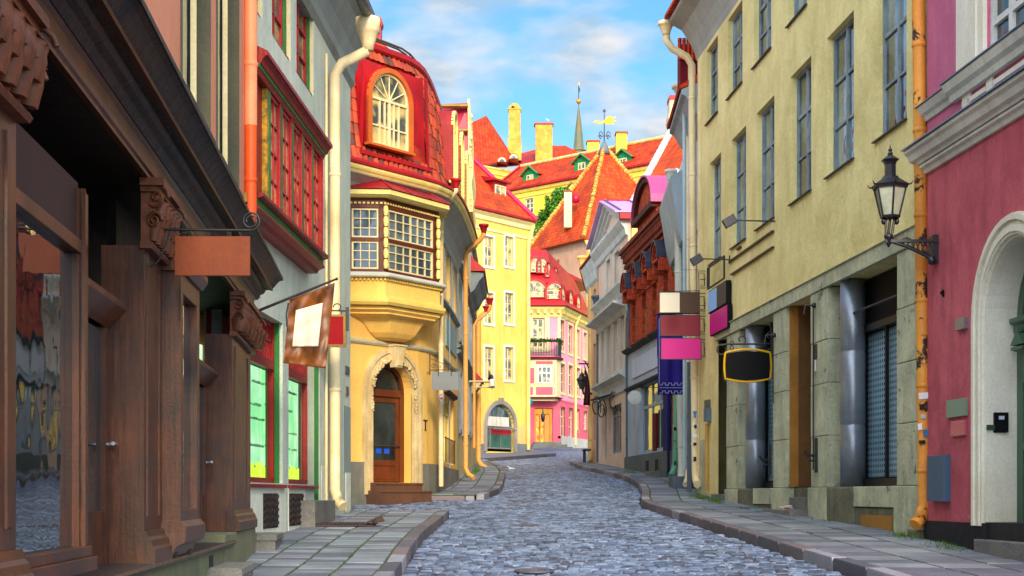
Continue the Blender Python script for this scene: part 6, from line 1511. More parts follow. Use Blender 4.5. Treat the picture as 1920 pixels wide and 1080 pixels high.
# meter boxes near the far end
for (px, y0, y1, w_, mm) in ((1329, 750, 782, 7, 'limed'), (1331, 766, 790, 6, 'b')):
    g = MB(); FR1.box(g, r1(px+w_/2), r1(px-w_/2), FR1.z(px, y1), FR1.z(px, y0), .0, .10 if mm == 'b' else .06); g.build('meter_box', M['pipeb'] if mm == 'b' else limed, c1)
g = MB(); g.tube([P(1325, 795, 31.9), P(1325, 920, 31.9)], .035, 8); g.build('gas_pipe', mat('ochre_thin_pipe', (206, 160, 80), (180, 130, 60), bump=.1), c1)
# ---- wall mounted sign boxes
def wallsign(pa, pb, ya, yb_, lab, mats_, n=.12):
    A__, B__ = r1(pb, n), r1(pa, n); z1, z0 = FR1.z((pa+pb)/2, ya, n), FR1.z((pa+pb)/2, yb_, n)
    t = thing('wall_sign', lab, 'sign', tuple(FR1.at((A__+B__)/2, (z0+z1)/2, n)))
    g = MB(); FR1.box(g, A__-.02, B__+.02, z0-.02, z1+.02, n-.10, n-.005); g.build('box', M['black'], t)
    k = len(mats_)
    for i, mm in enumerate(mats_):
        g = MB(); FR1.box(g, B__-(B__-A__)*(i+1)/k, B__-(B__-A__)*i/k, z0, z1, n-.0045, n+.004); g.build('panel', mm, t)
    return t
flat = lambda nm, c: mat(nm, c, c, bump=0, fine=.01, streak=.03, rough=.45)
wallsign(1328, 1361, 538, 577, 'pale blue and dark grey sign box on the yellow wall above the magenta one', [flat('sky_blue_panel', (140, 190, 244)), flat('charcoal_panel', (50, 46, 50))])
wallsign(1331, 1363, 581, 621, 'magenta sign box flat on the yellow wall under the pale blue one', [flat('magenta_panel', (206, 10, 130))])
t = thing('empty_sign_frame', 'empty black iron sign frame on the yellow wall above the pale blue sign box', 'sign frame', tuple(FR1.at(r1(1344), 6.0, .1)))
A__, B__ = r1(1358, .12), r1(1327, .12); z1, z0 = FR1.z(1342, 492, .12), FR1.z(1342, 532, .12)
g = MB()
for q in ((A__, z0, B__, z0), (A__, z1, B__, z1), (A__, z0, A__, z1), (B__, z0, B__, z1), (B__-.12, z0, B__-.12, z1)): g.tube([FR1.at(q[0], q[1], .12), FR1.at(q[2], q[3], .12)], .022, 5)
g.build('bars', M['iron'], t)
# ---- spot lamps on long arms
def spot(xa, ya, xb, Yw_, lab):
    t = thing('spot_lamp', lab, 'spot lamp', tuple(P(xb, ya, Yw_)))
    g = MB(); g.tube([P(xb, ya, Yw_), P(xa+10, ya-2, Yw_)], .014, 6); g.obox(P(xb, ya, Yw_), (.01, 0, 0), (0, .03, 0), (0, 0, .08)); g.build('arm', M['iron'], t)
    g = MB(); c_ = P(xa+3, ya, Yw_); ax = Vector((-.10, 0, -.06)); ay = Vector((0, .06, 0)); az = Vector((-.04, 0, .07)); g.obox(c_, ax, ay, az); g.ball(P(xa+10, ya-1, Yw_), .03, n=8); g.build('lamp_head', mat('blue_black_lamp', (24, 34, 60), (18, 22, 36), rough=.4, bump=.05), t, bevel=.015)
spot(1365, 415, 1457, 26.3, 'dark spot lamp on a long arm high on the yellow wall, nearer one')
spot(1303, 487, 1368, 29.9, 'blue-black spot lamp on an arm above the crossed sign boxes, farther one')
# ---- bracket ladder with three double sided sign boxes
Ys = 32.3
t = thing('sign_bracket', 'tall black iron ladder bracket that carries three blank sign boxes', 'sign bracket', tuple(P(1329, 600, Ys)))
g = MB(); g.tube([P(1329, 495, Ys), P(1331, 685, Ys)], .018, 6)
for y in (508, 524, 540, 550, 573, 583, 593, 626, 637, 669): g.tube([P(1312, y, Ys), P(1330, y, Ys)], .008, 4)
for y in (512, 556, 598, 642):
    g.tube([P(1313, y, Ys), P(1320, y, Ys), P(1321, y+24, Ys), P(1313, y+24, Ys)], .010, 4, cap=False); g.tube([P(1320, y+12, Ys), P(1330, y+12, Ys)], .009, 4)
g.tube([P(1228, 547, Ys), P(1312, 545, Ys)], .009, 4); g.tube([P(1230, 588, Ys), P(1312, 588, Ys)], .012, 4); g.tube([P(1310, 508, Ys), P(1312, 675, Ys)], .009, 4); g.tube([P(1275, 506, Ys), P(1311, 506, Ys)], .004, 4)
g.build('frame', M['iron'], t)
def hangbox(x0, x1, y0, y1, Yv, lab, mats_):
    t = thing('hanging_sign', lab, 'sign', tuple(P((x0+x1)/2, (y0+y1)/2, Yv)))
    k = len(mats_)
    for i, mm in enumerate(mats_):
        a_, b_ = x0+(x1-x0)*i/k, x0+(x1-x0)*(i+1)/k
        g = MB(); g.obox(P((a_+b_)/2, (y0+y1)/2, Yv), ((b_-a_)/2/FPX*Yv, 0, 0), (0, .03, 0), (0, 0, (y1-y0)/2/FPX*Yv)); g.build('panel', mm, t)
    g = MB(); a_, b_ = P(x0, y1, Yv), P(x1, y0, Yv); w = .012
    for (p, q) in (((a_.x-w, a_.z-w), (b_.x+w, a_.z)), ((a_.x-w, b_.z), (b_.x+w, b_.z+w)), ((a_.x-w, a_.z), (a_.x, b_.z)), ((b_.x, a_.z), (b_.x+w, b_.z))): g.box(p[0], q[0], Yv-.036, Yv+.036, p[1], q[1])
    g.build('rim', M['iron'], t); return t
hangbox(1237, 1311, 549, 586, Ys, 'blank sign box half cream and half brown, topmost on the ladder bracket', [flat('cream_panel', (236, 224, 198)), flat('brown_panel', (70, 40, 20))])
hangbox(1239, 1312, 592, 629, Ys, 'blank crimson sign box in the middle of the ladder bracket', [flat('maroon_panel', (128, 10, 36))])
hangbox(1240, 1314, 635, 673, Ys, 'blank magenta sign box lowest on the ladder bracket', [flat('magenta_panel2', (206, 10, 130))])
# ---- blue banner
Yb = 36.2; t = thing('banner', 'long deep blue banner with a white line border hanging behind the sign boxes', 'banner', tuple(P(1258, 660, Yb)))
fabric = mat('blue_banner_cloth', (32, 10, 130), (22, 6, 96), rough=.6, bump=.05, fine=.02, streak=.2)
def bn(s_, t_, o): return P(1232+53*s_+(1 if t_ > .5 else 0), 590+150*t_, Yb+.02*math.sin(s_*14)*(.3+t_)+o)
sheet(MB(), bn, 24, 20).build('cloth', fabric, t)
g = MB(); wl = mat('white_print', (190, 186, 226), (180, 176, 220), bump=0, streak=0)
def strip(pts, w=.9):
    for (xa, ya), (xb, yb_) in zip(pts, pts[1:]):
        c_ = P((xa+xb)/2, (ya+yb_)/2, Yb-.028); g.obox(c_, (max(abs(xb-xa)/2, w/2)/FPX*Yb, 0, 0), (0, .003, 0), (0, 0, max(abs(yb_-ya)/2, w/2)/FPX*Yb))
strip([(1236, 598), (1236, 720)]); strip([(1282, 598), (1282, 720)]); strip([(1236, 598), (1282, 598)])
x = 1236; hem = []
for i in range(4): hem += [(x, 722), (x+6, 722), (x+6, 718), (x+11.5, 718)]; x += 11.5
strip([(p[0], p[1]) for p in hem]); hem = [(p[0], p[1]+15) for p in hem]; strip(hem); strip([(1236, 727), (1283, 727)], .7)
g.build('white_border', wl, t)
g = MB(); g.tube([P(1228, 589, Yb), P(1290, 588, Yb)], .02, 6); g.build('pole', M['iron'], t)
# ---- black oval-edged board on an iron bracket
Yo = 26.9; t = thing('hanging_sign', 'blank black board with curved sides and a yellow rim hanging over the shopfront', 'sign', tuple(P(1402, 686, Yo)))
def cush(x0, x1, y0, y1, bx, by, k=10):
    pts = []
    for i in range(k+1): f = i/k; pts.append((x0+(x1-x0)*f, y0-by*math.sin(PI*f)))
    for i in range(1, k+1): f = i/k; pts.append((x1+bx*math.sin(PI*f)*1, y0+(y1-y0)*f))
    for i in range(1, k+1): f = i/k; pts.append((x1+(x0-x1)*f, y1+by*math.sin(PI*f)))
    for i in range(1, k): f = i/k; pts.append((x0-bx*math.sin(PI*f), y1+(y0-y1)*f))
    return pts
g = MB(); g.prism([P(x, y, Yo-.025) for x, y in cush(1362, 1442, 663, 708, 1.5, 5)][::-1], (0, .05, 0)); g.build('board', M['black'], t)
g = MB(); pp = [P(x, y, Yo) for x, y in cush(1360, 1444, 661, 710, 2, 6)]; g.tube(pp+[pp[0]], .022, 6, cap=False); g.build('rim', mat('yellow_rim', (236, 180, 10), (220, 160, 10), rough=.4, bump=0), t)
for x in (1372, 1434):
    g = MB(); 
    for k in range(2): c_ = P(x, 643+k*9, Yo); g.tube([c_+Vector((.035*math.cos(a_), 0, .04*math.sin(a_))) for a_ in [j/10*2*PI for j in range(11)]], .008, 5)
    g.build('ring', M['iron'], t)
t = thing('sign_bracket', 'black iron bracket with curled ends that holds the black board with the yellow rim', 'sign bracket', tuple(P(1450, 645, Yo)))
g = MB(); g.tube([P(1352, 648, Yo), P(1362, 645, Yo), P(1452, 645, Yo)], .018, 6); g.tube([P(1446, 610, Yo), P(1448, 670, Yo)], .02, 6)
def curl(cx, cy, r, a0, a1, rr=.012, sh=.6, n=24): return [P(cx, cy, Yo)+Vector((r*(1-sh*i/n)*math.cos(a0+(a1-a0)*i/n), 0, r*(1-sh*i/n)*math.sin(a0+(a1-a0)*i/n))) for i in range(n+1)]
g.tube(curl(1354, 656, .10, PI*.5, PI*2.2, sh=.3), .016, 6); g.tube(curl(1390, 637, .09, -PI*.4, PI*1.3), .014, 6)
g.tube(curl(1444, 630, .10, -PI*.5, PI*1.4), .014, 6); g.tube(curl(1446, 658, .10, PI*.5, -PI*1.5), .013, 6); g.ball(P(1446, 609, Yo), .05, n=8)
g.build('arm', M['iron'], t)

# ================================================================ R0: pink house, nearest on the right
FR0 = Fac([(frx(12), 12), (frx(18.72), 18.72)], 1)
def r0(px, n=0): return FR0.cast(px, n)
c0 = thing('pink_arch_house', 'pink and lilac house with a cream arched doorway, nearest on the right', 'house', (frx(16), 16, gz(16)))
pnk = mat('raspberry_plaster', (214, 106, 114), (178, 78, 92), bump=.4, streak=.5, spots=(204, 128, 126), thr=.70, nscale=.8); lil = mat('lilac_pink_plaster', (206, 116, 144), (188, 96, 130), bump=.25, nscale=.7)
ucA = FR0.cast(1903); hw = r0(1846)-ucA; zsp = 3.56
zc_ = 5.62
m = MB(); FR0.wall(m, 0, FR0.L, 1.28, zc_, [(ucA-hw, ucA+hw, 1.28, zsp+hw, hw)], .45); FR0.body(m, 0, FR0.L, 0, 9, 6); m.build('wall', pnk, c0)
uw = (r0(1920)-.12, r0(1853)-.02)
m = MB(); FR0.wall(m, 0, FR0.L, zc_, 9, [(uw[0], uw[1], 6.5, 8.6)], .2); m.build('upper_wall', lil, c0)
m = MB(); FR0.box(m, ucA+hw-.12, FR0.L, 0, 1.28, -.3, .035); m.build('plinth', mat('black_plinth', (38, 36, 40), (28, 28, 32), bump=.4, spots=(100, 90, 70), thr=.72), c0); m = MB(); FR0.box(m, 0, ucA-hw+.12, 0, 1.28, -.3, .035); m.build('plinth', mat('black_plinth', (38, 36, 40), (28, 28, 32), bump=.4, spots=(100, 90, 70), thr=.72), c0)
crs = mat('cream_surround', (240, 236, 220), (222, 214, 190), rough=.6, spots=(176, 140, 90), thr=.76, spotscale=3, bump=.12)
m = MB(); z0 = 1.25
FR0.arch(m, ucA-hw-.0, ucA+hw+.0, z0, zsp, hw, .235, -.02, .04); FR0.arch(m, ucA-hw-.155, ucA+hw+.155, z0, zsp, hw+.155, .06, .041, .075); FR0.arch(m, ucA-hw-.03, ucA+hw+.03, z0, zsp, hw+.03, .07, .041, .06)
sr = m.build('arch_surround', crs, c0)
m = MB(); FR0.arch(m, ucA-hw+.03, ucA+hw-.03, z0-.3, zsp, hw-.03, .028, -.45, -.0); m.build('arch_reveal', crs, sr); m = MB(); FR0.box(m, ucA-hw+.01, ucA+hw-.01, 1.0, 1.292, -.44, -.0); m.build('threshold', mat('dark_threshold', (46, 44, 46), (34, 34, 36)), c0)
grd = mat('green_door_paint', (76, 108, 84), (58, 88, 68), rough=.45, bump=.05)
m = MB(); n = -.36; q = ucA+hw-.035
FR0.arch(m, ucA-hw+.2, ucA+hw-.2, 1.1, zsp, hw-.2, .165, n-.1, n); FR0.arch(m, ucA-hw+.27, ucA+hw-.27, 1.1, zsp, hw-.27, .05, n+.001, n+.04, legs=False)
FR0.mold(m, ucA-hw+.1, q-.05, [(n-.05, 3.42), (n+.06, 3.42), (n+.06, 3.5), (n+.11, 3.53), (n+.11, 3.58), (n-.05, 3.6)])
FR0.box(m, ucA-hw+.2, q-.17, 1.1, 3.42, n-.12, n-.05)
for (a_, b_) in ((q-.55, q-.2),): FR0.box(m, a_, b_, 1.2, 1.9, n-.05, n-.02); FR0.box(m, a_+.04, b_-.04, 1.28, 1.82, n-.02, n-.005); FR0.box(m, a_, b_, 2.1, 2.18, n-.05, n+.03); FR0.box(m, a_, b_, 3.0, 3.3, n-.05, n)
for i in range(8): FR0.box(m, q-.24-i*.06, q-.21-i*.06, 3.44, 3.49, n+.06, n+.085)
dg0 = m.build('door', grd, c0, bevel=.004)
g = MB(); FR0.box(g, q-.50, q-.27, 2.2, 2.96, n-.049, n-.04); g.build('pane', M['glassd'], dg0)
m = MB(); FR0.mold(m, q-.42, q-.12, [(n, 3.16), (n+.05, 3.2), (n+.12, 3.22), (n+.12, 3.25), (n, 3.27)]); FR0.box(m, q-.38, q-.3, 2.85, 3.15, n, n+.06); m.hexa([FR0.at(q-.44, 3.27, n), FR0.at(q-.1, 3.27, n), FR0.at(q-.1, 3.27, n+.12), FR0.at(q-.44, 3.27, n+.12), FR0.at(q-.30, 3.40, n), FR0.at(q-.24, 3.40, n), FR0.at(q-.24, 3.40, n+.12), FR0.at(q-.30, 3.40, n+.12)]); m.build('carved_pediment', grd, dg0)
g = MB(); g.poly([FR0.at(x, z, n-.06) for x, z in arcpts(ucA-hw+.2, ucA+hw-.2, zsp+.02, hw-.2, 16)]); g.build('fanlight', M['glassd'], dg0)
m = MB(); FR0.box(m, 0, ucA+hw+.06, .4, 1.10, -.4, .10); m.build('step', M['granite'], c0, bevel=.015)
gm = mat('grey_cream_moulding', (228, 226, 210), (198, 198, 188), rough=.65, streak=.45, bump=.15, spots=(150, 84, 60), thr=.74, spotscale=2.5)
e0 = FR0.L
m = MB(); FR0.mold(m, 0, e0+.05, [(0, zc_), (.04, zc_), (.06, zc_+.05), (.10, zc_+.07), (.10, zc_+.10), (.06, zc_+.11), (0, zc_+.11)]); FR0.mold(m, 0, e0+.14, [(0, zc_+.115), (.12, zc_+.115), (.13, zc_+.15), (.18, zc_+.17), (.21, zc_+.24), (.25, zc_+.27), (.25, zc_+.31), (0, zc_+.34)]); m.build('cornice', gm, c0)
m = MB(); FR0.mold(m, 0, e0+.17, [(0, zc_+.345), (.28, zc_+.315), (.28, zc_+.33), (.18, zc_+.40), (0, zc_+.44)]); m.build('tin_ledge', mat('blue_grey_tin', (116, 140, 160), (90, 112, 132), rough=.4), c0)
z2 = FR0.z(1725, 238)
m = MB(); FR0.mold(m, 0, e0+.02, [(0, z2), (.03, z2), (.05, z2+.05), (.09, z2+.08), (.13, z2+.15), (.13, z2+.17), (0, z2+.2)])
FR0.mold(m, 0, r0(1792), [(.0, z2-.02), (.07, z2-.02), (.09, z2+.05), (.14, z2+.09), (.17, z2+.16), (.17, z2+.19), (0, z2+.21)]); m.build('window_cornice', gm, c0)
m = MB(); FR0.mold(m, 0, r0(1790), [(0, z2+.212), (.195, z2+.192), (.195, z2+.205), (0, z2+.25)]); FR0.mold(m, r0(1789), e0+.04, [(0, z2+.202), (.15, z2+.172), (.15, z2+.185), (0, z2+.225)]); m.build('tin_ledge', mat('blue_grey_tin', (0, 0, 0)), c0)
m = MB(); fa, fb = zc_+.46, z2-.06
FR0.box(m, r0(1822), r0(1808), zc_+.43, z2, 0, .03); ww = r0(1812)
FR0.box(m, ww-.62, ww-.10, fa+.06, fb-.02, .0, .03); FR0.box(m, ww-1.9, ww-.86, fa+.06, fb-.02, 0, .03)
m.prism([FR0.at(ww-.74+.09*math.cos(t_), (fa+fb)/2+.02+.145*math.sin(t_), 0) for t_ in [i/20*2*PI for i in range(20)]], FR0.at(0, 0, .03)-FR0.at(0, 0, 0)); m.build('frieze_panels', crs, c0)
m = MB(); wa = r0(1851)
FR0.box(m, wa, wa+.10, z2+.24, 9, 0, .05); FR0.box(m, wa+.10, wa+.20, z2+.24, 9, 0, .035); FR0.box(m, wa+.20, wa+.30, z2+.24, 9, 0, .06); FR0.box(m, wa+.30, wa+.36, z2+.24, 9, 0, .03); FR0.box(m, wa+.36, r0(1800), z2+.24, 9, 0, .05); m.build('window_pilaster', crs, c0)
FR0.win(c0, uw[0], uw[1], 6.5, 8.6, -.02, M['white'], M['glassd'], v=(.5,), h=(.18,), t=.07, tb=.05, nm='window', thickv=(.5, .18), dn=.07)
# fittings on the pink wall
def plate(px, y, w, h, nm, mm, th=.03, par=None):
    A__, B__ = r0(px+w/2), r0(px-w/2); g = MB(); FR0.box(g, A__, B__, FR0.z(px, y+h/2), FR0.z(px, y-h/2), .0, th); return g.build(nm, mm, par or c0, bevel=.004)
plate(1807, 607, 17, 22, 'white_box', M['steel'], .05); plate(1797, 765, 36, 33, 'green_grey_plate', flat('sage_plate', (128, 150, 130)), .03)
plate(1800, 803, 26, 29, 'acrylic_plate', mat('acrylic', (196, 96, 116), (190, 90, 110), rough=.1, bump=0, fine=0, streak=0), .03)
eb = plate(1767, 897, 31, 86, 'electric_box', flat('slate_blue_box', (66, 92, 116)), .09)
g = MB()
for dx in (-10, 10):
    for dy in (-11, 11): q = P(1800+dx, 803+dy, FR0.at(r0(1800+dx), 0).y); g.ball(q-Vector((.03, 0, 0)), .012, n=6)
g.build('studs', M['steel'], c0)
A__ = ucA+hw-.04
g = MB(); FR0.box(g, A__-.001, A__+.02, FR0.z(1880, 808), FR0.z(1880, 770), -.24, -.09); g.obox(FR0.at(A__-.015, 1.6+.82, -.17), (0, .012, 0), (.08, 0, 0), (0, 0, .11)); icm = g.build('intercom', M['black'], c0)
g = MB(); g.obox(FR0.at(A__-.03, 1.6+.87, -.17), (0, .004, 0), (.03, 0, 0), (0, 0, .02)); g.build('screen', flat('pale_screen', (190, 200, 220)), icm)
g = MB(); g.obox(FR0.at(A__-.012, 1.6+.76, -.05), (0, .008, 0), (.045, 0, 0), (0, 0, .03)); g.build('green_plate', flat('dark_green_plate', (40, 66, 50)), c0)
t = thing('security_camera', 'small black camera on a hooked arm on the pink wall', 'security camera', tuple(P(1775, 545, 18.1)))
g = MB(); g.tube([P(1777, 537, 18.2), P(1768, 536, 18.2), P(1767, 545, 18.2)], .012, 6); g.build('arm', M['iron'], t); g = MB(); g.obox(P(1771, 553, 18.15), (.035, 0, -.05), (0, .03, 0), (.02, 0, .014)); g.build('camera_body', M['black'], t, bevel=.006)
# big ochre downpipe between the pink and the yellow house, with stickers
Yo_ = 18.78; xo = ph(1731, Yo_)-.02
t = c0
dpp = downpipe(c1, [(ph(1722, Yo_), Yo_, 9), (ph(1722, Yo_), Yo_, zz(5, Yo_)), (ph(1734, Yo_), Yo_, zz(963, Yo_))], .082, M['pipeo'], bands=1.0, kick=(-.15, -.10, -.14))
g = MB(); g.tube([(ph(1748, Yo_), Yo_+.02, 5.4), (ph(1748, Yo_), Yo_+.02, .9)], .02, 6); g.build('lightning_wire', M['rust'], c1)
m = MB(); FR1.box(m, -.02, .32, .4, 1.16, -.05, .10); m.build('stone_block', limed, c1, bevel=.02)
stx = [((1733, 742, 20, 12), (226, 224, 230)), ((1729, 763, 10, 11), (24, 22, 22)), ((1738, 812, 14, 14), (60, 110, 150)), ((1729, 829, 12, 7), (24, 22, 22)), ((1725, 800, 8, 12), (226, 224, 230)), ((1731, 781, 9, 7), (170, 190, 200))]
for (x, y, w, h), c_ in stx:
    g = MB(); q = P(x, y, Yo_-.092); g.obox(q, (w/2/FPX*18.7, 0, .004), (0, .003, 0), (-.004, 0, h/2/FPX*18.7)); g.build('sticker', flat('sticker_%d_%d' % (c_[0], c_[1]), c_), dpp)
# ---- the street lantern on its bracket
Yl = 18.3; t = thing('street_lantern', 'large black hexagonal street lantern on a pierced iron bracket over the ochre downpipe', 'street lamp', tuple(P(1755, 470, Yl)))
ib = mat('black_lantern_paint', (18, 20, 26), (30, 34, 46), rough=.35, bump=.1, spec=.6)
g = MB(); g.obox(P(1753, 468, Yl+.1), (.05, 0, 0), (0, .09, 0), (0, 0, .17)); g.ball(P(1747, 488, Yl), .06, (1, 1, 1), 8)
g.obox(P(1708, 452, Yl), (.31, 0, .0), (0, .025, 0), (0, 0, .018)); g.tube([P(1668, 452, Yl), P(1700, 462, Yl), P(1735, 478, Yl), P(1751, 490, Yl)], [.02, .022, .026, .03], 6)
for i in range(7):
    x = 1690+i*9; y0 = 453; y1 = 458+i*4.4; g.tube([P(x, y0, Yl), P(x+8, y1+3, Yl)], .009, 5); g.tube([P(x+8, y0, Yl), P(x, y1, Yl)], .009, 5)
for x in (1675, 1700, 1730): g.tube([P(x, 449, Yl)+Vector((-.05, 0, 0)), P(x, 446, Yl), P(x, 449, Yl)+Vector((.05, 0, 0))], .014, 5)
g.build('bracket', ib, t)
c_ = P(1669, 455, Yl); px_ = FPX/Yl
def zy(y): return zz(y, Yl)
g = MB(); g.lathe([(.004, zy(464)), (.03, zy(458)), (.035, zy(450)), (.055, zy(446)), (.055, zy(441)), (.04, zy(439))], (c_.x-.02, c_.y, 0), 10)
for s_ in (-1, 0, 1): g.tube([(c_.x-.02+s_*.035, c_.y-.02*abs(s_), zy(441)), (c_.x+s_*.055, c_.y, zy(408))], .016, 6)
for s_ in (-1, 1): g.ball((c_.x+s_*.08, c_.y, zy(415)), .032, (1, 1, 1.4), 8)
g.build('stem', ib, t)
zb_, zt_ = zy(406), zy(352); rb_, rt_ = .115, .20; c2 = Vector((c_.x, c_.y, 0))
g = MB(); g.lathe([(rb_+.01, zb_-.02), (rb_+.015, zb_+.01), (rb_-.02, zb_+.015)], c2, 6, False); g.lathe([(rt_-.02, zt_-.015), (rt_+.02, zt_-.01), (rt_+.025, zt_+.015), (rt_-.02, zt_+.02)], c2, 6, False)
hx = lambda r, k, z: c2+Vector((r*math.cos(2*PI*(k+.5)/6), r*math.sin(2*PI*(k+.5)/6), z))
for k in range(6): g.tube([hx(rb_, k, zb_), hx(rt_, k, zt_)], .012, 5)
g.build('frame', ib, t)
g = MB(); g.lathe([(rb_-.012, zb_+.005), (rt_-.012, zt_-.005)], c2, 6, False); g.build('lamp_glass', mat('pale_lantern_glass', (190, 196, 176), (150, 156, 140), rough=.25, bump=.1, fine=.05, nscale=5, spec=.6), t)
g = MB(); g.lathe([(rt_+.03, zt_+.015), (rt_+.035, zt_+.03), (.12, zy(336)), (.10, zy(333)), (.10, zy(331))], c2, 6, False); g.lathe([(.075, zy(332)), (.07, zy(330)), (.07, zy(309)), (.085, zy(304)), (.115, zy(300)), (.06, zy(294)), (.03, zy(291)), (.035, zy(288)), (.02, zy(284)), (.028, zy(281)), (.012, zy(278)), (.002, zy(270))], c2, 6, False)
for k in range(6):
    p = hx(rt_+.03, k, zt_+.02); d = (p-Vector((c2.x, c2.y, p.z))).normalized(); g.tube([p-d*.03, p+d*.03+Vector((0, 0, .005)), p+d*.055+Vector((0, 0, .04))], [.014, .011, .004], 5)
g.build('lamp_roof', ib, t)

# ================================================================ R2: white-blue house squeezed behind the yellow one
FR2 = Fac([(4.28, 33.3), (4.40, 37.0), (4.55, 41.2)], 1)
c2_ = thing('white_house', 'narrow white and pale blue house wedged between the yellow and the brick house', 'house', (4.3, 37, gz(37)))
wbl = mat('white_blue_plaster', (206, 216, 226), (176, 192, 208), bump=.15, streak=.4)
opn = [(u_, u_+.9, z_, z_+1.5) for u_ in (1.2, 4.6, 6.2) for z_ in (3.9, 6.3)]
m = MB(); FR2.wall(m, 0, FR2.L, 0, 10.4, opn, .15); FR2.body(m, 0, FR2.L, 0, 10.4, 6); m.build('wall', wbl, c2_)
windows(FR2, c2_, opn, -.08, M['white'], M['glassb'], t=.06, tb=.04)
m = MB(); FR2.mold(m, 0, 3.7, [(0, 9.9), (.1, 10.0), (.4, 10.5), (.5, 10.55), (.5, 10.65), (-.1, 10.9)]); FR2.mold(m, 3.7, FR2.L, [(0, 7.9), (.20, 7.9), (.28, 8.2), (.42, 9.1), (.48, 9.4), (.48, 9.5), (-.1, 9.8)]); m.build('eaves', mat('grey_blue_eaves', (168, 180, 186), (140, 154, 162), rough=.6), c2_)
m = MB(); FR2.mold(m, 0, 3.75, [(-.1, 10.9), (.55, 10.66), (.57, 10.72), (-3, 13)]); m.build('roof', M['tiler'], c2_)
m = MB(); q = P(1290, 100, 34.5); m.box(q.x-.2, q.x+.2, 34.3, 34.9, 10.8, zz(88, 34.5)); m.build('chimney', mat('dark_red_chimney', (120, 14, 34), (90, 12, 30)), c2_)
m = MB()
for i in range(5): m.tube([(q.x-.22+i*.1, 34.25, zz(82, 34.5)+.05), (q.x-.22+i*.1, 34.25, zz(118, 34.5))], .05, 6)
m.build('tile_cap', M['tiler'], c2_)
downpipe(c2_, [P(1276, 186, 36), P(1277, 192, 36), P(1290, 204, 35.6), P(1290, 893, 35.2)], .065, M['pipec'], hopper=.20, kick=(-.12, -.5, -.2), hm=mat('aged_white_zinc', (206, 200, 176), (176, 170, 150), rough=.5))
downpipe(c2_, [P(1258, 338, 38), P(1258, 348, 38), P(1271, 362, 38), P(1273, 560, 38), P(1279, 895, 37.3)], .10, mat('white_grey_pipe', (214, 214, 196), (186, 186, 170), rough=.5, bump=.06), hopper=.15, kick=(-.2, -.6, -.22))
g = MB(); g.tube([P(1283, 150, 34.6), P(1284, 880, 34.6)], .045, 8); g.build('downpipe', mat('ice_blue_pipe', (190, 210, 214), (160, 184, 190), bump=.05), c2_)
g = MB(); g.box(ph(1288, 33.8), ph(1296, 33.8), 33.7, 33.8, 1.5, 4.6); g.build('grey_post', mat('lead_grey_post', (110, 122, 128), (84, 94, 100)), c2_)
st_c = [(226, 226, 230), (196, 24, 24), (60, 130, 190), (24, 24, 26), (226, 226, 230), (170, 200, 190)]
random.seed(14)
for i in range(16):
    c_ = random.choice(st_c); x = random.choice([1303, 1304, 1290, 1266]); Yx = {1303: 32.85, 1304: 32.85, 1290: 35.1, 1266: 37.2}[x]; y = random.uniform(770, 880); w_ = random.uniform(4, 8); h_ = random.uniform(5, 9)
    g = MB(); g.obox(P(x, y, Yx), (w_/2/FPX*Yx, 0, 0), (0, .004, 0), (0, 0, h_/2/FPX*Yx)); g.build('sticker', flat('pipe_sticker_%d' % st_c.index(c_), c_), c2_)
m = MB(); q = P(1280, 906, 35.5); m.box(q.x-.25, q.x+.3, 35.3, 36.3, 1.4, zz(893, 35.5)); m.build('stone_block', mat('slate_block', (96, 108, 116), (78, 88, 94)), c2_, bevel=.02)

# ================================================================ R3: brick house
def rx3(Y): return 7.57-.0768*Y
FR3 = Fac([(rx3(41.2), 41.2), (rx3(48.9), 48.9)], 1)
def r3(px, n=0): return FR3.cast(px, n)
c3 = thing('brick_house', 'dark red brick house with a round-topped gable and arched window hoods', 'house', (rx3(45), 45, gz(45)))
brk = bricks('red_brick', (222, 84, 42), (164, 52, 30), (120, 74, 58)); 
zg = 6.25
zcr = FR3.z(1185, 468)
opn = []
hz = [(1188, 545, 652), (1207, 525, 640), (1227, 507, 632), (1248, 488, 625)]
for px, yt, yb_ in hz: uu = r3(px); opn.append((uu-.33, uu+.33, FR3.z(px, yb_), FR3.z(px, yt)-.15))
m = MB(); FR3.wall(m, 0, FR3.L, zg, zcr, opn, .25); FR3.body(m, 0, FR3.L, 0, zcr, 6); m.build('wall', brk, c3)
for o in opn: FR3.win(c3, *o, -.16, mat('brown_frame', (90, 50, 34), (70, 40, 30)), M['glassd'], v=(.5,), h=(.65,), t=.06, tb=.05)
dkb = mat('dark_metal_hood', (52, 56, 76), (40, 40, 54), rough=.5)
for px, yt, yb_ in hz:
    uu = r3(px); z1 = FR3.z(px, yt)
    m = MB(); FR3.arch(m, uu-.42, uu+.42, z1, z1, .42, .10, -.1, .32, legs=False, seg=10); hd = m.build('arched_hood', brk, c3)
    m = MB(); FR3.arch(m, uu-.52, uu+.52, z1, z1, .52, .05, -.1, .36, legs=False, seg=10); m.build('hood_cap', dkb, hd)
    m = MB(); FR3.box(m, uu-.55, uu-.38, z1-.35, z1, 0, .28); FR3.box(m, uu+.38, uu+.55, z1-.35, z1, 0, .28); FR3.box(m, uu-.42, uu+.42, z1-.05, z1+.02, 0, .3); m.build('hood_bracket', brk, hd)
m = MB(); 
for i, (n_, z_) in enumerate(((.08, zcr-.6), (.16, zcr-.45), (.26, zcr-.1), (.34, zcr))): FR3.box(m, 0, FR3.L, z_-.1, z_+.02, -.1, n_)
for i in range(int(FR3.L/.28)): FR3.box(m, i*.28, i*.28+.14, zcr-.42, zcr-.2, 0, .24)
m.build('corbelled_cornice', mat('brown_brick_cornice', (150, 62, 38), (104, 46, 32), bump=.5), c3)
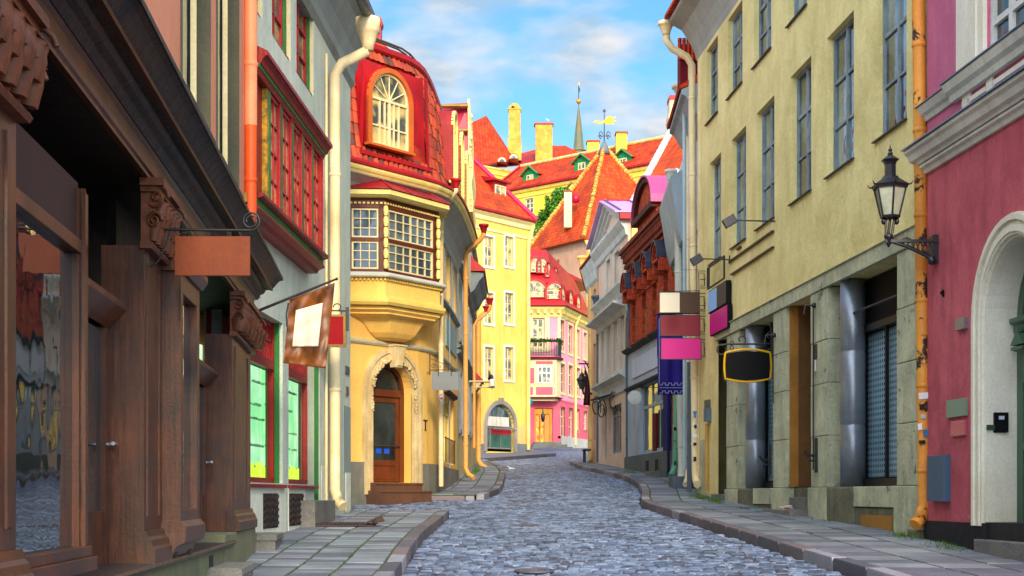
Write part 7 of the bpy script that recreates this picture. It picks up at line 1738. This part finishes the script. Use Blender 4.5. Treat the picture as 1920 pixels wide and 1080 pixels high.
# round-topped gable
ga, gb = r3(1232), r3(1197); gs = zcr+.60; gr_ = (gb-ga)/2*.62
go = [(r3(1229), r3(1226), FR3.z(1227, 470), FR3.z(1227, 412)), ]
m = MB(); pts = [(ga, zcr-1.7)]+[(ga, gs)]+arcpts(ga, gb, gs, gr_*.85, 14)[1:-1]+[(gb, gs), (gb, zcr-1.7)]
m.prism([FR3.at(u_, z_, .03) for u_, z_ in pts], FR3.at(0, 0, -1.4)-FR3.at(0, 0, .03)); gbo = m.build('gable', brk, c3)
for f in (.22, .5, .78):
    uu = ga+(gb-ga)*f; h_ = 1.0 if f != .5 else 1.15; m = MB(); pp = [(uu-.14, zcr-1.2), (uu+.14, zcr-1.2), (uu+.14, zcr-1.2+h_)]+arcpts(uu-.14, uu+.14, zcr-1.2+h_, .14, 8)[::-1][1:]; m.prism([FR3.at(u_, z_, .03) for u_, z_ in pp], FR3.at(0, 0, .04)-FR3.at(0, 0, .03)); m.build('slit_window', M['glassd'], gbo)
m = MB(); FR3.arch(m, ga-.02, gb+.02, gs, gs, gr_*.85, .14, -1.4, .16, legs=False, seg=14); FR3.box(m, ga-.1, gb+.1, gs-.12, gs+.05, .0, .22); m.build('gable_moulding', mat('dark_brown_moulding', (84, 44, 32), (60, 34, 28)), gbo)
m = MB(); FR3.arch(m, ga-.17, gb+.17, gs, gs, gr_*.85+.155, .05, -1.5, .22, legs=False, seg=14); m.build('barrel_roof', mat('pink_violet_metal', (196, 70, 130), (170, 60, 116), rough=.35, bump=.03), gbo)
# window casements swung open
gld = mat('gilt_casement', (150, 96, 30), (110, 70, 26), rough=.4)
for (x0, x1, y0, y1, Yc) in ((1173, 1197, 598, 652, 47), (1210, 1234, 577, 634, 44)):
    g = MB(); a_, b_ = P(x0, y1, Yc), P(x1, y0, Yc); w = .035
    for (p, q) in (((a_.x, a_.z), (b_.x, a_.z+w)), ((a_.x, b_.z-w), (b_.x, b_.z)), ((a_.x, a_.z), (a_.x+w, b_.z)), ((b_.x-w, a_.z), (b_.x, b_.z))): g.box(p[0], q[0], Yc-.02, Yc+.02, p[1], q[1])
    f = g.build('open_casement', gld, c3)
# grey plaster ground floor with shop window
gpr = mat('lilac_grey_plaster', (186, 198, 212), (158, 170, 184), bump=.15, streak=.35)
so = (r3(1249), r3(1203), FR3.z(1225, 847), FR3.z(1225, 712))
do_ = (r3(1262)+.05, r3(1252), 2.3, 4.6)
m = MB(); FR3.wall(m, 0, FR3.L, 0, zg-.02, [so], .2, n=.05); m.build('ground_floor', gpr, c3)
m = MB(); FR3.box(m, r3(1240), r3(1190), 5.3, 5.9, .05, .08); m.build('sign_field', mat('white_lilac', (206, 212, 228), (190, 198, 216), bump=.05), c3)
m = MB(); FR3.mold(m, 0, FR3.L, [(.05, zg-.1), (.2, zg-.02), (.24, zg+.04), (.0, zg+.12)]); FR3.mold(m, 0, FR3.L, [(.05, 4.95), (.14, 5.0), (.16, 5.06), (.05, 5.1)]); m.build('ledge', mat('dark_ledge', (72, 76, 84), (56, 58, 66)), c3)
m = MB(); FR3.box(m, 0, FR3.L, 0, FR3.z(1225, 850), .0, .14); m.build('plinth', mat('grey_green_plinth', (104, 112, 112), (84, 92, 92), bump=.3), c3)
f = FR3.win(c3, *so, -.05, mat('pale_grey_frame', (170, 180, 184), (150, 160, 166)), M['glassd'], v=(.3, .62), h=(.66,), t=.09, tb=.07, nm='shop_window', thickv=(.66,))
w_ = so[1]-so[0]
m = MB(); FR3.box(m, so[0]+w_*.42, so[0]+w_*.56, so[2]-.3, so[3]-1.0, -.08, -.02); m.build('red_door', mat('dark_red_door', (110, 16, 18), (84, 12, 16)), f)
m = MB(); FR3.box(m, so[0]+.12, so[0]+w_*.4, so[2]+.1, so[2]+1.2, -.082, -.075); m.build('green_panel', mat('dark_green_panel', (36, 70, 50), (28, 54, 42)), f)  # plain dark green panel set against the shop pane
for f_ in (.12, .33): m = MB(); FR3.box(m, FR3.L*f_+.4, FR3.L*f_+.9, 2.32, 2.62, .14, .15); m.build('cellar_opening', M['black'], c3)
m = MB(); FR3.box(m, 0, .7, 1.6, 4.9, .05, .12); m.build('blue_door', mat('deep_blue_door', (24, 24, 110), (18, 18, 86)), c3)
m = MB(); FR3.box(m, 0.0, 1.4, 1.4, FR3.z(1250, 884), .0, .5); m.build('step', M['granite'], c3, bevel=.02)
Yg_ = 40.9; downpipe(c3, [P(1262, 488, Yg_), P(1262, 494, Yg_), P(1271, 508, Yg_), P(1271, 560, Yg_), P(1266, 878, Yg_-.2)], .085, M['pipeg'], hopper=.14, kick=(-.15, -.3, -.22))
g = MB(); g.prism([(ph(1190-13+26*(.5+.5*math.cos(t_)), 45.6), 45.6, zz(745, 45.6)+13/FPX*45.6*math.sin(t_)) for t_ in [i/24*2*PI for i in range(24)]], (0, .05, 0)); tt = thing('round_sign', 'blank white round sign hanging by the blue-grey drainpipe', 'sign', tuple(P(1190, 745, 45.6)))
g.build('disc', M['white'], tt); g = MB(); g.tube([P(1190, 732, 45.6), P(1190, 726, 45.6), P(1206, 726, 46.2)], .012, 5); g.build('arm', M['iron'], tt)
tt = thing('sign_bracket', 'curled black iron bracket on the grey shopfront under the banner', 'sign bracket', tuple(P(1245, 660, 42.5))); g = MB(); g.tube([P(1237, 640, 42), P(1240, 660, 42), P(1248, 672, 42)], .02, 6); g.tube([P(1247, 648, 42), P(1249, 690, 42)], .02, 6); g.build('arm', M['iron'], tt)

# ================================================================ R4: pedimented grey-pink house
FR4 = Fac([(rx3(49.0), 49.0), (rx3(56.2), 56.2)], 1)
def r4(px, n=0): return FR4.cast(px, n)
c4 = thing('pediment_house', 'pale salmon house with a grey triangular pediment and a lavender metal roof', 'house', (rx3(52), 52, gz(52)))
sal = mat('pale_salmon_plaster', (244, 214, 192), (226, 190, 168), bump=.12, streak=.3)
gz4 = mat('grey_stone_moulding', (220, 222, 218), (190, 194, 194), rough=.7, streak=.4)
zc4 = FR4.z(1150, 448)
up = [((1139, 1146), 487, 560), ((1154, 1162), 472, 552)]; lowr = [((1129, 1135), 615, 705), ((1140, 1147), 608, 700), ((1152, 1160), 600, 695), ((1165, 1173), 592, 690)]
ops4 = [(r4(b), r4(a), FR4.z((a+b)/2, y1), FR4.z((a+b)/2, y0)) for (a, b), y0, y1 in up+lowr]
sh = (r4(1165), r4(1142), FR4.z(1153, 850), FR4.z(1153, 760)); sh2 = (r4(1137), r4(1128), FR4.z(1132, 862), FR4.z(1132, 765))
m = MB(); FR4.wall(m, 0, FR4.L, 0, zc4, ops4+[sh, sh2], .22); FR4.body(m, 0, FR4.L, 0, zc4+.1, 7); m.build('wall', sal, c4)
windows(FR4, c4, ops4, -.12, M['white'], M['glassb'], sur=mat('pale_window_surround', (214, 210, 196), (190, 188, 178)), sw=.16, t=.07, tb=.05)
FR4.win(c4, *sh, -.15, M['greym'], M['glassd'], v=(.5,), h=(.8,), t=.1, tb=.08, nm='shop_window'); FR4.win(c4, *sh2, -.15, M['greym'], M['glassd'], v=(.5,), h=(.8,), t=.1, tb=.08, nm='shop_door')
m = MB()
for (y, d) in ((556, .32), (590, .5), (715, .3)):
    z_ = FR4.z(1150, y); FR4.mold(m, 0, FR4.L, [(0, z_-.3), (.06, z_-.28), (.1, z_-.12), (d*.7, z_-.04), (d, z_), (d, z_+.06), (0, z_+.12)])
FR4.mold(m, 0, FR4.L+.1, [(0, zc4-.45), (.08, zc4-.4), (.12, zc4-.2), (.24, zc4-.05), (.30, zc4+.04), (.30, zc4+.14), (0, zc4+.2)]); m.build('cornice', gz4, c4)
m = MB(); FR4.box(m, 0, FR4.L, FR4.z(1150, 742), FR4.z(1150, 716), 0, .06); m.build('sign_band', mat('white_lilac', (0, 0, 0)), c4)
pa_, pb_ = -.1, FR4.L+.1; pm = (pa_+pb_)/2; zap = FR4.z(1143, 394)
m = MB(); m.prism([FR4.at(pa_+.3, zc4+.15, 0), FR4.at(pb_-.3, zc4+.15, 0), FR4.at(pm, zap-.25, 0)], FR4.at(0, 0, -.3)-FR4.at(0, 0, 0)); m.build('pediment_field', sal, c4)
m = MB()
for (ua, ub) in ((pa_, pm), (pb_, pm)):
    for (n_, d_) in ((.30, 0), (.20, -.14), (.10, -.28)):
        m.prism([FR4.at(ua, zc4+.12+d_*.3, -.1), FR4.at(ub, zap+d_, -.1), FR4.at(ub, zap+.14+d_, -.1), FR4.at(ua, zc4+.26+d_*.3, -.1)], FR4.at(0, 0, n_)-FR4.at(0, 0, -.1))
m.build('pediment', gz4, c4)
lav = mat('lavender_metal', (196, 156, 206), (176, 134, 190), rough=.35, bump=.02, streak=.1, fine=.03)
for (ua, ub) in ((pa_-.1, pm), (pb_, pm)):
    m = MB(); m.prism([FR4.at(ua, zc4+.27, .46), FR4.at(ub, zap+.15, .46), FR4.at(ub, zap+.15, -6), FR4.at(ua, zc4+.27, -6)], (0, 0, .05))
    ro = m.build('roof', lav, c4); m = MB()
    for i in range(7): n_ = .3-i*.9; m.prism([FR4.at(ua, zc4+.32, n_), FR4.at(ub, zap+.20, n_), FR4.at(ub, zap+.20, n_-.05), FR4.at(ua, zc4+.32, n_-.05)], (0, 0, .05))
    m.build('seams', mat('lavender_seam', (120, 90, 136), (110, 80, 126)), ro)
m = MB(); FR4.box(m, -.16, -.005, zc4-.65, zc4+.05, -6, -.1); m.build('side_frieze', M['creamy'], c4)
m = MB(); FR4.box(m, -.26, -.005, zc4+.055, zc4+.24, -6, .3); FR4.box(m, -.06, -.005, zc4-1.5, zc4-.66, -6, -.1); m.build('red_band', M['redmetal'], c4)
downpipe(c4, [P(1182, 574, 48.7), P(1183, 583, 48.7), P(1175, 598, 48.8) if False else P(1178, 596, 48.8), P(1179, 868, 48.8)], .10, M['pipeb'], hopper=.16, hm=mat('verdigris', (96, 140, 150), (70, 110, 124)))
downpipe(c4, [P(1119, 572, 56.2), P(1119, 578, 56.2), P(1124, 594, 56.3), P(1124, 866, 56.3)], .12, M['pipeb'], hopper=.2)
t = thing('iron_canopy', 'flat black iron canopy on curled brackets over the salmon shopfront', 'canopy', tuple(P(1150, 740, 52)))
g = MB(); g.hexa([P(1107, 752, 53), P(1142, 742, 52.5), P(1176, 728, 49.5), P(1140, 748, 56), P(1107, 749, 53), P(1142, 739, 52.5), P(1176, 725, 49.5), P(1140, 745, 56)]); g.build('sheet', M['iron'], t)
for (x, y) in ((1118, 762), (1128, 768), (1150, 752), (1160, 756), (1168, 750)):
    g = MB(); Yc = 52; pts = [P(x, y, Yc)+Vector((.28*(1-i/24*.6)*math.cos(-.6+i/24*3*PI)*.6, 0, .4*(1-i/24*.6)*math.sin(-.6+i/24*3*PI))) for i in range(25)]; g.tube(pts, .022, 5); g.build('scroll', M['iron'], t)

# ================================================================ R5: far salmon house where the street bends
FR5 = Fac([(rx3(56.4), 56.4), (3.02, 59.5), (3.6, 66), (5.0, 70)], 1)
def r5(px, n=0): return FR5.cast(px, n)
c5 = thing('salmon_house', 'far salmon house with dark red eaves where the street bends out of sight', 'house', (3.1, 59, gz(59)))
z5 = zz(508, 58)
o5 = [(.6, 1.3, z_, z_+1.5) for z_ in (3.7, 5.9, 8.0)]+[(2.1, 2.7, z_, z_+1.5) for z_ in (3.7, 5.9, 8.0)]
m = MB(); FR5.wall(m, 0, FR5.L, 0, z5, o5, .15); FR5.body(m, 0, FR5.L, 0, z5, 5); m.build('wall', mat('salmon_far_plaster', (236, 180, 130), (220, 160, 116), bump=.08), c5)
windows(FR5, c5, o5, -.08, M['greym'], M['glassb'], t=.06, tb=.05)
m = MB(); FR5.mold(m, -.05, FR5.L, [(0, z5-.6), (.08, z5-.5), (.14, z5-.2), (.25, z5+.1), (.28, z5+.25), (0, z5+.3)]); m.build('eaves', gz4, c5)
m = MB(); FR5.mold(m, -.1, FR5.L, [(0, z5+.3), (.34, z5+.26), (.34, z5+.34), (-2.2, z5+3.2), (-2.2, z5+.3)]); m.build('roof', mat('dark_red_tile_edge', (150, 30, 34), (120, 24, 30)), c5)
downpipe(c5, [P(1092, 497, 59.5), P(1092, 506, 59.5), P(1110, 530, 58.6), P(1110, 858, 58.4)], .12, mat('yellow_pipe', (240, 200, 110), (226, 170, 80), rough=.5, bump=.05), hopper=.2, kick=(-.05, -.4, -.2))
# lamp, flag and bench by the far corner
t = thing('wall_lantern', 'small black wall lantern on a bracket where the street bends', 'street lamp', tuple(P(1106, 735, 57.8))); Yl = 57.8
g = MB(); g.tube([P(1110, 738, Yl), P(1094, 738, Yl), P(1092, 728, Yl)], .05, 6); g.build('bracket', M['iron'], t)
g = MB(); q = P(1091, 720, Yl); g.lathe([(.10, -.20), (.22, .14), (.26, .16), (.12, .30), (.10, .36), (.02, .46), (.01, .62)], q, 6, False); g.build('frame', M['iron'], t)
g = MB(); g.lathe([(.112, -.17), (.222, .12)], q, 6, False); g.build('lamp_glass', M['glassb'], t)
g = MB(); g.tube([P(1085, 682, Yl), P(1104, 682, Yl)], .03, 5); g.tube([P(1096, 676, Yl), P(1104, 690, Yl)], .025, 5); tag(g.build('sign_bracket', M['iron']), 'tiny iron bracket on the wall above the far lantern', 'sign bracket')
g = MB(); sheet(g, lambda s_, t_, o: P(1095+13*s_*(.5+.5*t_)+2*math.sin(t_*4), 700+60*t_-18*(1-t_)*(1-s_), 57.4+.1*math.sin(s_*9)+o), 8, 10); tag(g.build('flag', mat('dark_maroon_flag', (92, 34, 44), (70, 28, 44), rough=.6, bump=0)), 'dark maroon flag drooping beside the far lantern', 'flag')
t = thing('bench', 'small dark bench against the far salmon wall', 'bench', tuple(P(1104, 856, 57.5)))
g = MB(); q = P(1103, 850, 57.5); g.box(q.x-.22, q.x+.1, 57.2, 58.2, q.z+.1, q.z+.16); g.build('seat', M['iron'], t)
g = MB(); g.box(q.x-.18, q.x-.10, 57.3, 57.36, q.z-.35, q.z+.1); g.build('leg', M['iron'], t); g = MB(); g.box(q.x-.18, q.x-.10, 58.0, 58.06, q.z-.35, q.z+.1); g.build('leg', M['iron'], t)
# big gabled tile roof and crimson roof behind the right-hand row
c6 = thing('gabled_house', 'house with a big orange tile roof, white verge and cream chimney above the brick gable', 'house', (9, 66, 4))
pA, pB, pC, pD = P(1176, 402, 62), P(1268, 232, 66), P(1420, 232, 60), P(1360, 402, 55)
face(c6, 'roof', [pA, pB, pC, pD], M['tileo'], .2)
m = MB(); m.hexa([(pA.x+.3, pA.y+.6, 4), (pD.x, pD.y+.6, 4), (pD.x+3, pD.y+9, 4), (pA.x+.3, pA.y+9, 4), (pA.x+.3, pA.y+.6, pA.z-.3), (pD.x, pD.y+.6, pA.z-.3), (pD.x+3, pD.y+9, pA.z-.3), (pA.x+.3, pA.y+9, pA.z-.3)]); m.build('wall', crm, c6)
m = MB(); nn = 22
for k in range(nn): a_ = pA+(pB-pA)*(k/nn)+Vector((0, -.05, .08)); b_ = pA+(pB-pA)*((k+1)/nn)+Vector((0, -.05, .08)); m.tube([a_, b_], [.17, .145], 6)
m.build('verge', mat('white_verge_tile', (232, 226, 214), (200, 196, 190)), c6)
m = MB(); a_ = P(1236, 398, 58); b_ = P(1270, 318, 58.5); m.tube([a_, b_], .10, 5); m.build('second_verge', mat('white_verge_tile', (0, 0, 0)), c6)
m = MB(); q = P(1263, 235, 66.5); m.box(q.x-.20, q.x+.5, 66.2, 67.2, q.z-1, zz(190, 66.5)); m.box(q.x-.26, q.x+.56, 66.1, 67.3, zz(228, 66.5), zz(217, 66.5)); ch = m.build('chimney', M['cream'], c6)
m = MB(); m.box(q.x-.22, q.x+.52, 66.15, 67.25, zz(190, 66.5), zz(182, 66.5)); m.build('cap', M['redmetal'], ch)
c7 = thing('crimson_roof_house', 'house behind the pediment showing only a crimson sheet metal roof', 'house', (5, 72, 4))
rA, rB, rC, rD = P(1110, 442, 70), P(1122, 374, 73), P(1215, 374, 73), P(1215, 442, 70)
face(c7, 'roof', [rA, rB, rC, rD], M['crimson'], .15)
m = MB()
for x in (1139, 1158, 1176, 1194): m.tube([P(x-1, 441, 69.9), P(x+1, 375, 72.9)], .035, 4)
m.tube([P(1112, 430, 70.4), P(1215, 430, 70.4)], .03, 4); m.tube([P(1118, 396, 71.9), P(1215, 396, 71.9)], .03, 4); m.build('seams', mat('dark_crimson', (120, 10, 44), (110, 10, 40)), c7)
m = MB(); m.box(rA.x+.1, rD.x, 70.2, 76, 4, rA.z-.05); m.build('wall', brightY, c7)
m = MB(); m.poly([rB, rC, (rC.x, 76, rB.z-2), (rB.x, 76, rB.z-2)]); m.build('back_roof', M['crimson'], c7)
# ================================================================ birds: a body of joined rings (one continuous mesh), wings, bill and legs
def bird(name, lab, cat, pos, heading, size, bodym, wingm, billm, upright=False, legs=True):
    """size = body length; heading = direction the bill points in plan (radians); rings run tail to head"""
    t = thing(name, lab, cat, tuple(pos)); L_ = size; ca, sa = math.cos(heading), math.sin(heading)
    def tr(x, y, z): return Vector(pos)+Vector((ca*x-sa*y, sa*x+ca*y, z))*L_
    k = 1.15 if upright else 1.0
    rings = [(-.50, .30, .015, .02), (-.42, .31, .05, .035), (-.28, .33, .10, .085), (-.10, .35, .135, .125), (.08, .37, .14, .135), (.20, .41, .115, .115), (.27, .47, .085, .085), (.30, .54, .075, .075), (.33, .60, .08, .075), (.37, .63, .072, .066), (.42, .63, .045, .04), (.45, .62, .015, .015)]
    if upright: rings = [(x*.72, z*1.0+(x+.5)*.35, a, b) for x, z, a, b in rings]
    n = 12; vs = []; fs = []
    for (x, z, a, b) in rings:
        for q in range(n): an = 2*PI*q/n; vs.append(tr(x, a*math.cos(an), z+b*math.sin(an)))
    for i in range(len(rings)-1):
        for q in range(n): q2 = (q+1) % n; fs.append((i*n+q, i*n+q2, (i+1)*n+q2, (i+1)*n+q))
    fs += [tuple(range(n))[::-1], tuple(range(len(vs)-n, len(vs)))]
    g = MB(); g.add(vs, fs, True); g.build('body', bodym, t)
    zo = .0 if not upright else .12
    for s in (-1, 1):
        g = MB(); w = [(.14, .115, .40), (.06, .150, .42), (-.12, .155, .41), (-.32, .12, .37), (-.56, .05, .33), (-.50, .07, .30), (-.25, .145, .30), (.0, .16, .30), (.14, .14, .34)]
        if upright: w = [(x*.72, y, z+(x+.5)*.35) for x, y, z in w]
        a = [tr(x, s*y, z) for x, y, z in w]; b = [tr(x, s*(y-.03), z) for x, y, z in w]; m_ = len(a)
        g.add(a+b, [tuple(range(m_)), tuple(range(m_, 2*m_))[::-1]]+[(i, (i+1) % m_, m_+(i+1) % m_, m_+i) for i in range(m_)]); g.build('wing', wingm, t)
    h = rings[-2]; g = MB(); g.tube([tr(h[0]-.01, 0, h[1]), tr(h[0]+.08, 0, h[1]-.01), tr(h[0]+.13, 0, h[1]-.035)], [.026*L_, .02*L_, .006*L_], 6); g.build('bill', billm, t)
    if legs:
        for s in (-1, 1):
            g = MB(); g.tube([tr(.0, s*.06, .25), tr(.01, s*.06, .12), tr(-.01, s*.06, .01)], .012*L_, 5)
            for a_ in (-.5, 0, .5): g.tube([tr(-.01, s*.06, .012), tr(-.01+.10*math.cos(a_), s*.06+.10*math.sin(a_), .006)], .008*L_, 4)
            g.build('leg', billm, t)
    return t
wf = mat('white_feathers', (250, 250, 250), (244, 244, 246), bump=.05, rough=.7, streak=0); gf = mat('slate_wing', (110, 124, 160), (80, 92, 130), bump=.05, rough=.6, streak=0)
yb = mat('yellow_bill', (226, 180, 50), (214, 160, 40), bump=0, rough=.5); bf = mat('dark_feathers', (26, 24, 34), (40, 30, 50), bump=.05, rough=.4)
p = GP(960, 887.5); p.z += .025
bird('gull', 'white and slate grey gull standing on the cobbles near the left kerb', 'gull', p, PI*.96, .31, wf, gf, yb)
bird('crow', 'dark bird perched on the small chimney of the tower roof', 'bird', P(1067, 358, 117.0), .5, .75, bf, bf, bf, upright=True, legs=False)
bird('gull', 'pale bird resting on the broad flat stone chimney', 'bird', P(1029, 230.5, 172.5), PI, .75, wf, gf, yb, legs=False)
# ================================================================ repeats share a group
GR = {'hanging_sign': 'sign boards hung over the street', 'sign_bracket': 'iron sign brackets on the house walls', 'spot_lamp': 'spot lamps on long wall arms', 'wall_sign': 'sign boxes mounted flat on the yellow wall', 'drain_grate': 'flat iron covers in the cobbles', 'security_camera': 'security cameras on the walls', 'gull': 'gulls'}
for o in list(S.objects):
    k = o.name.split('.')[0]
    if o.parent is None and k in GR: o['group'] = GR[k]
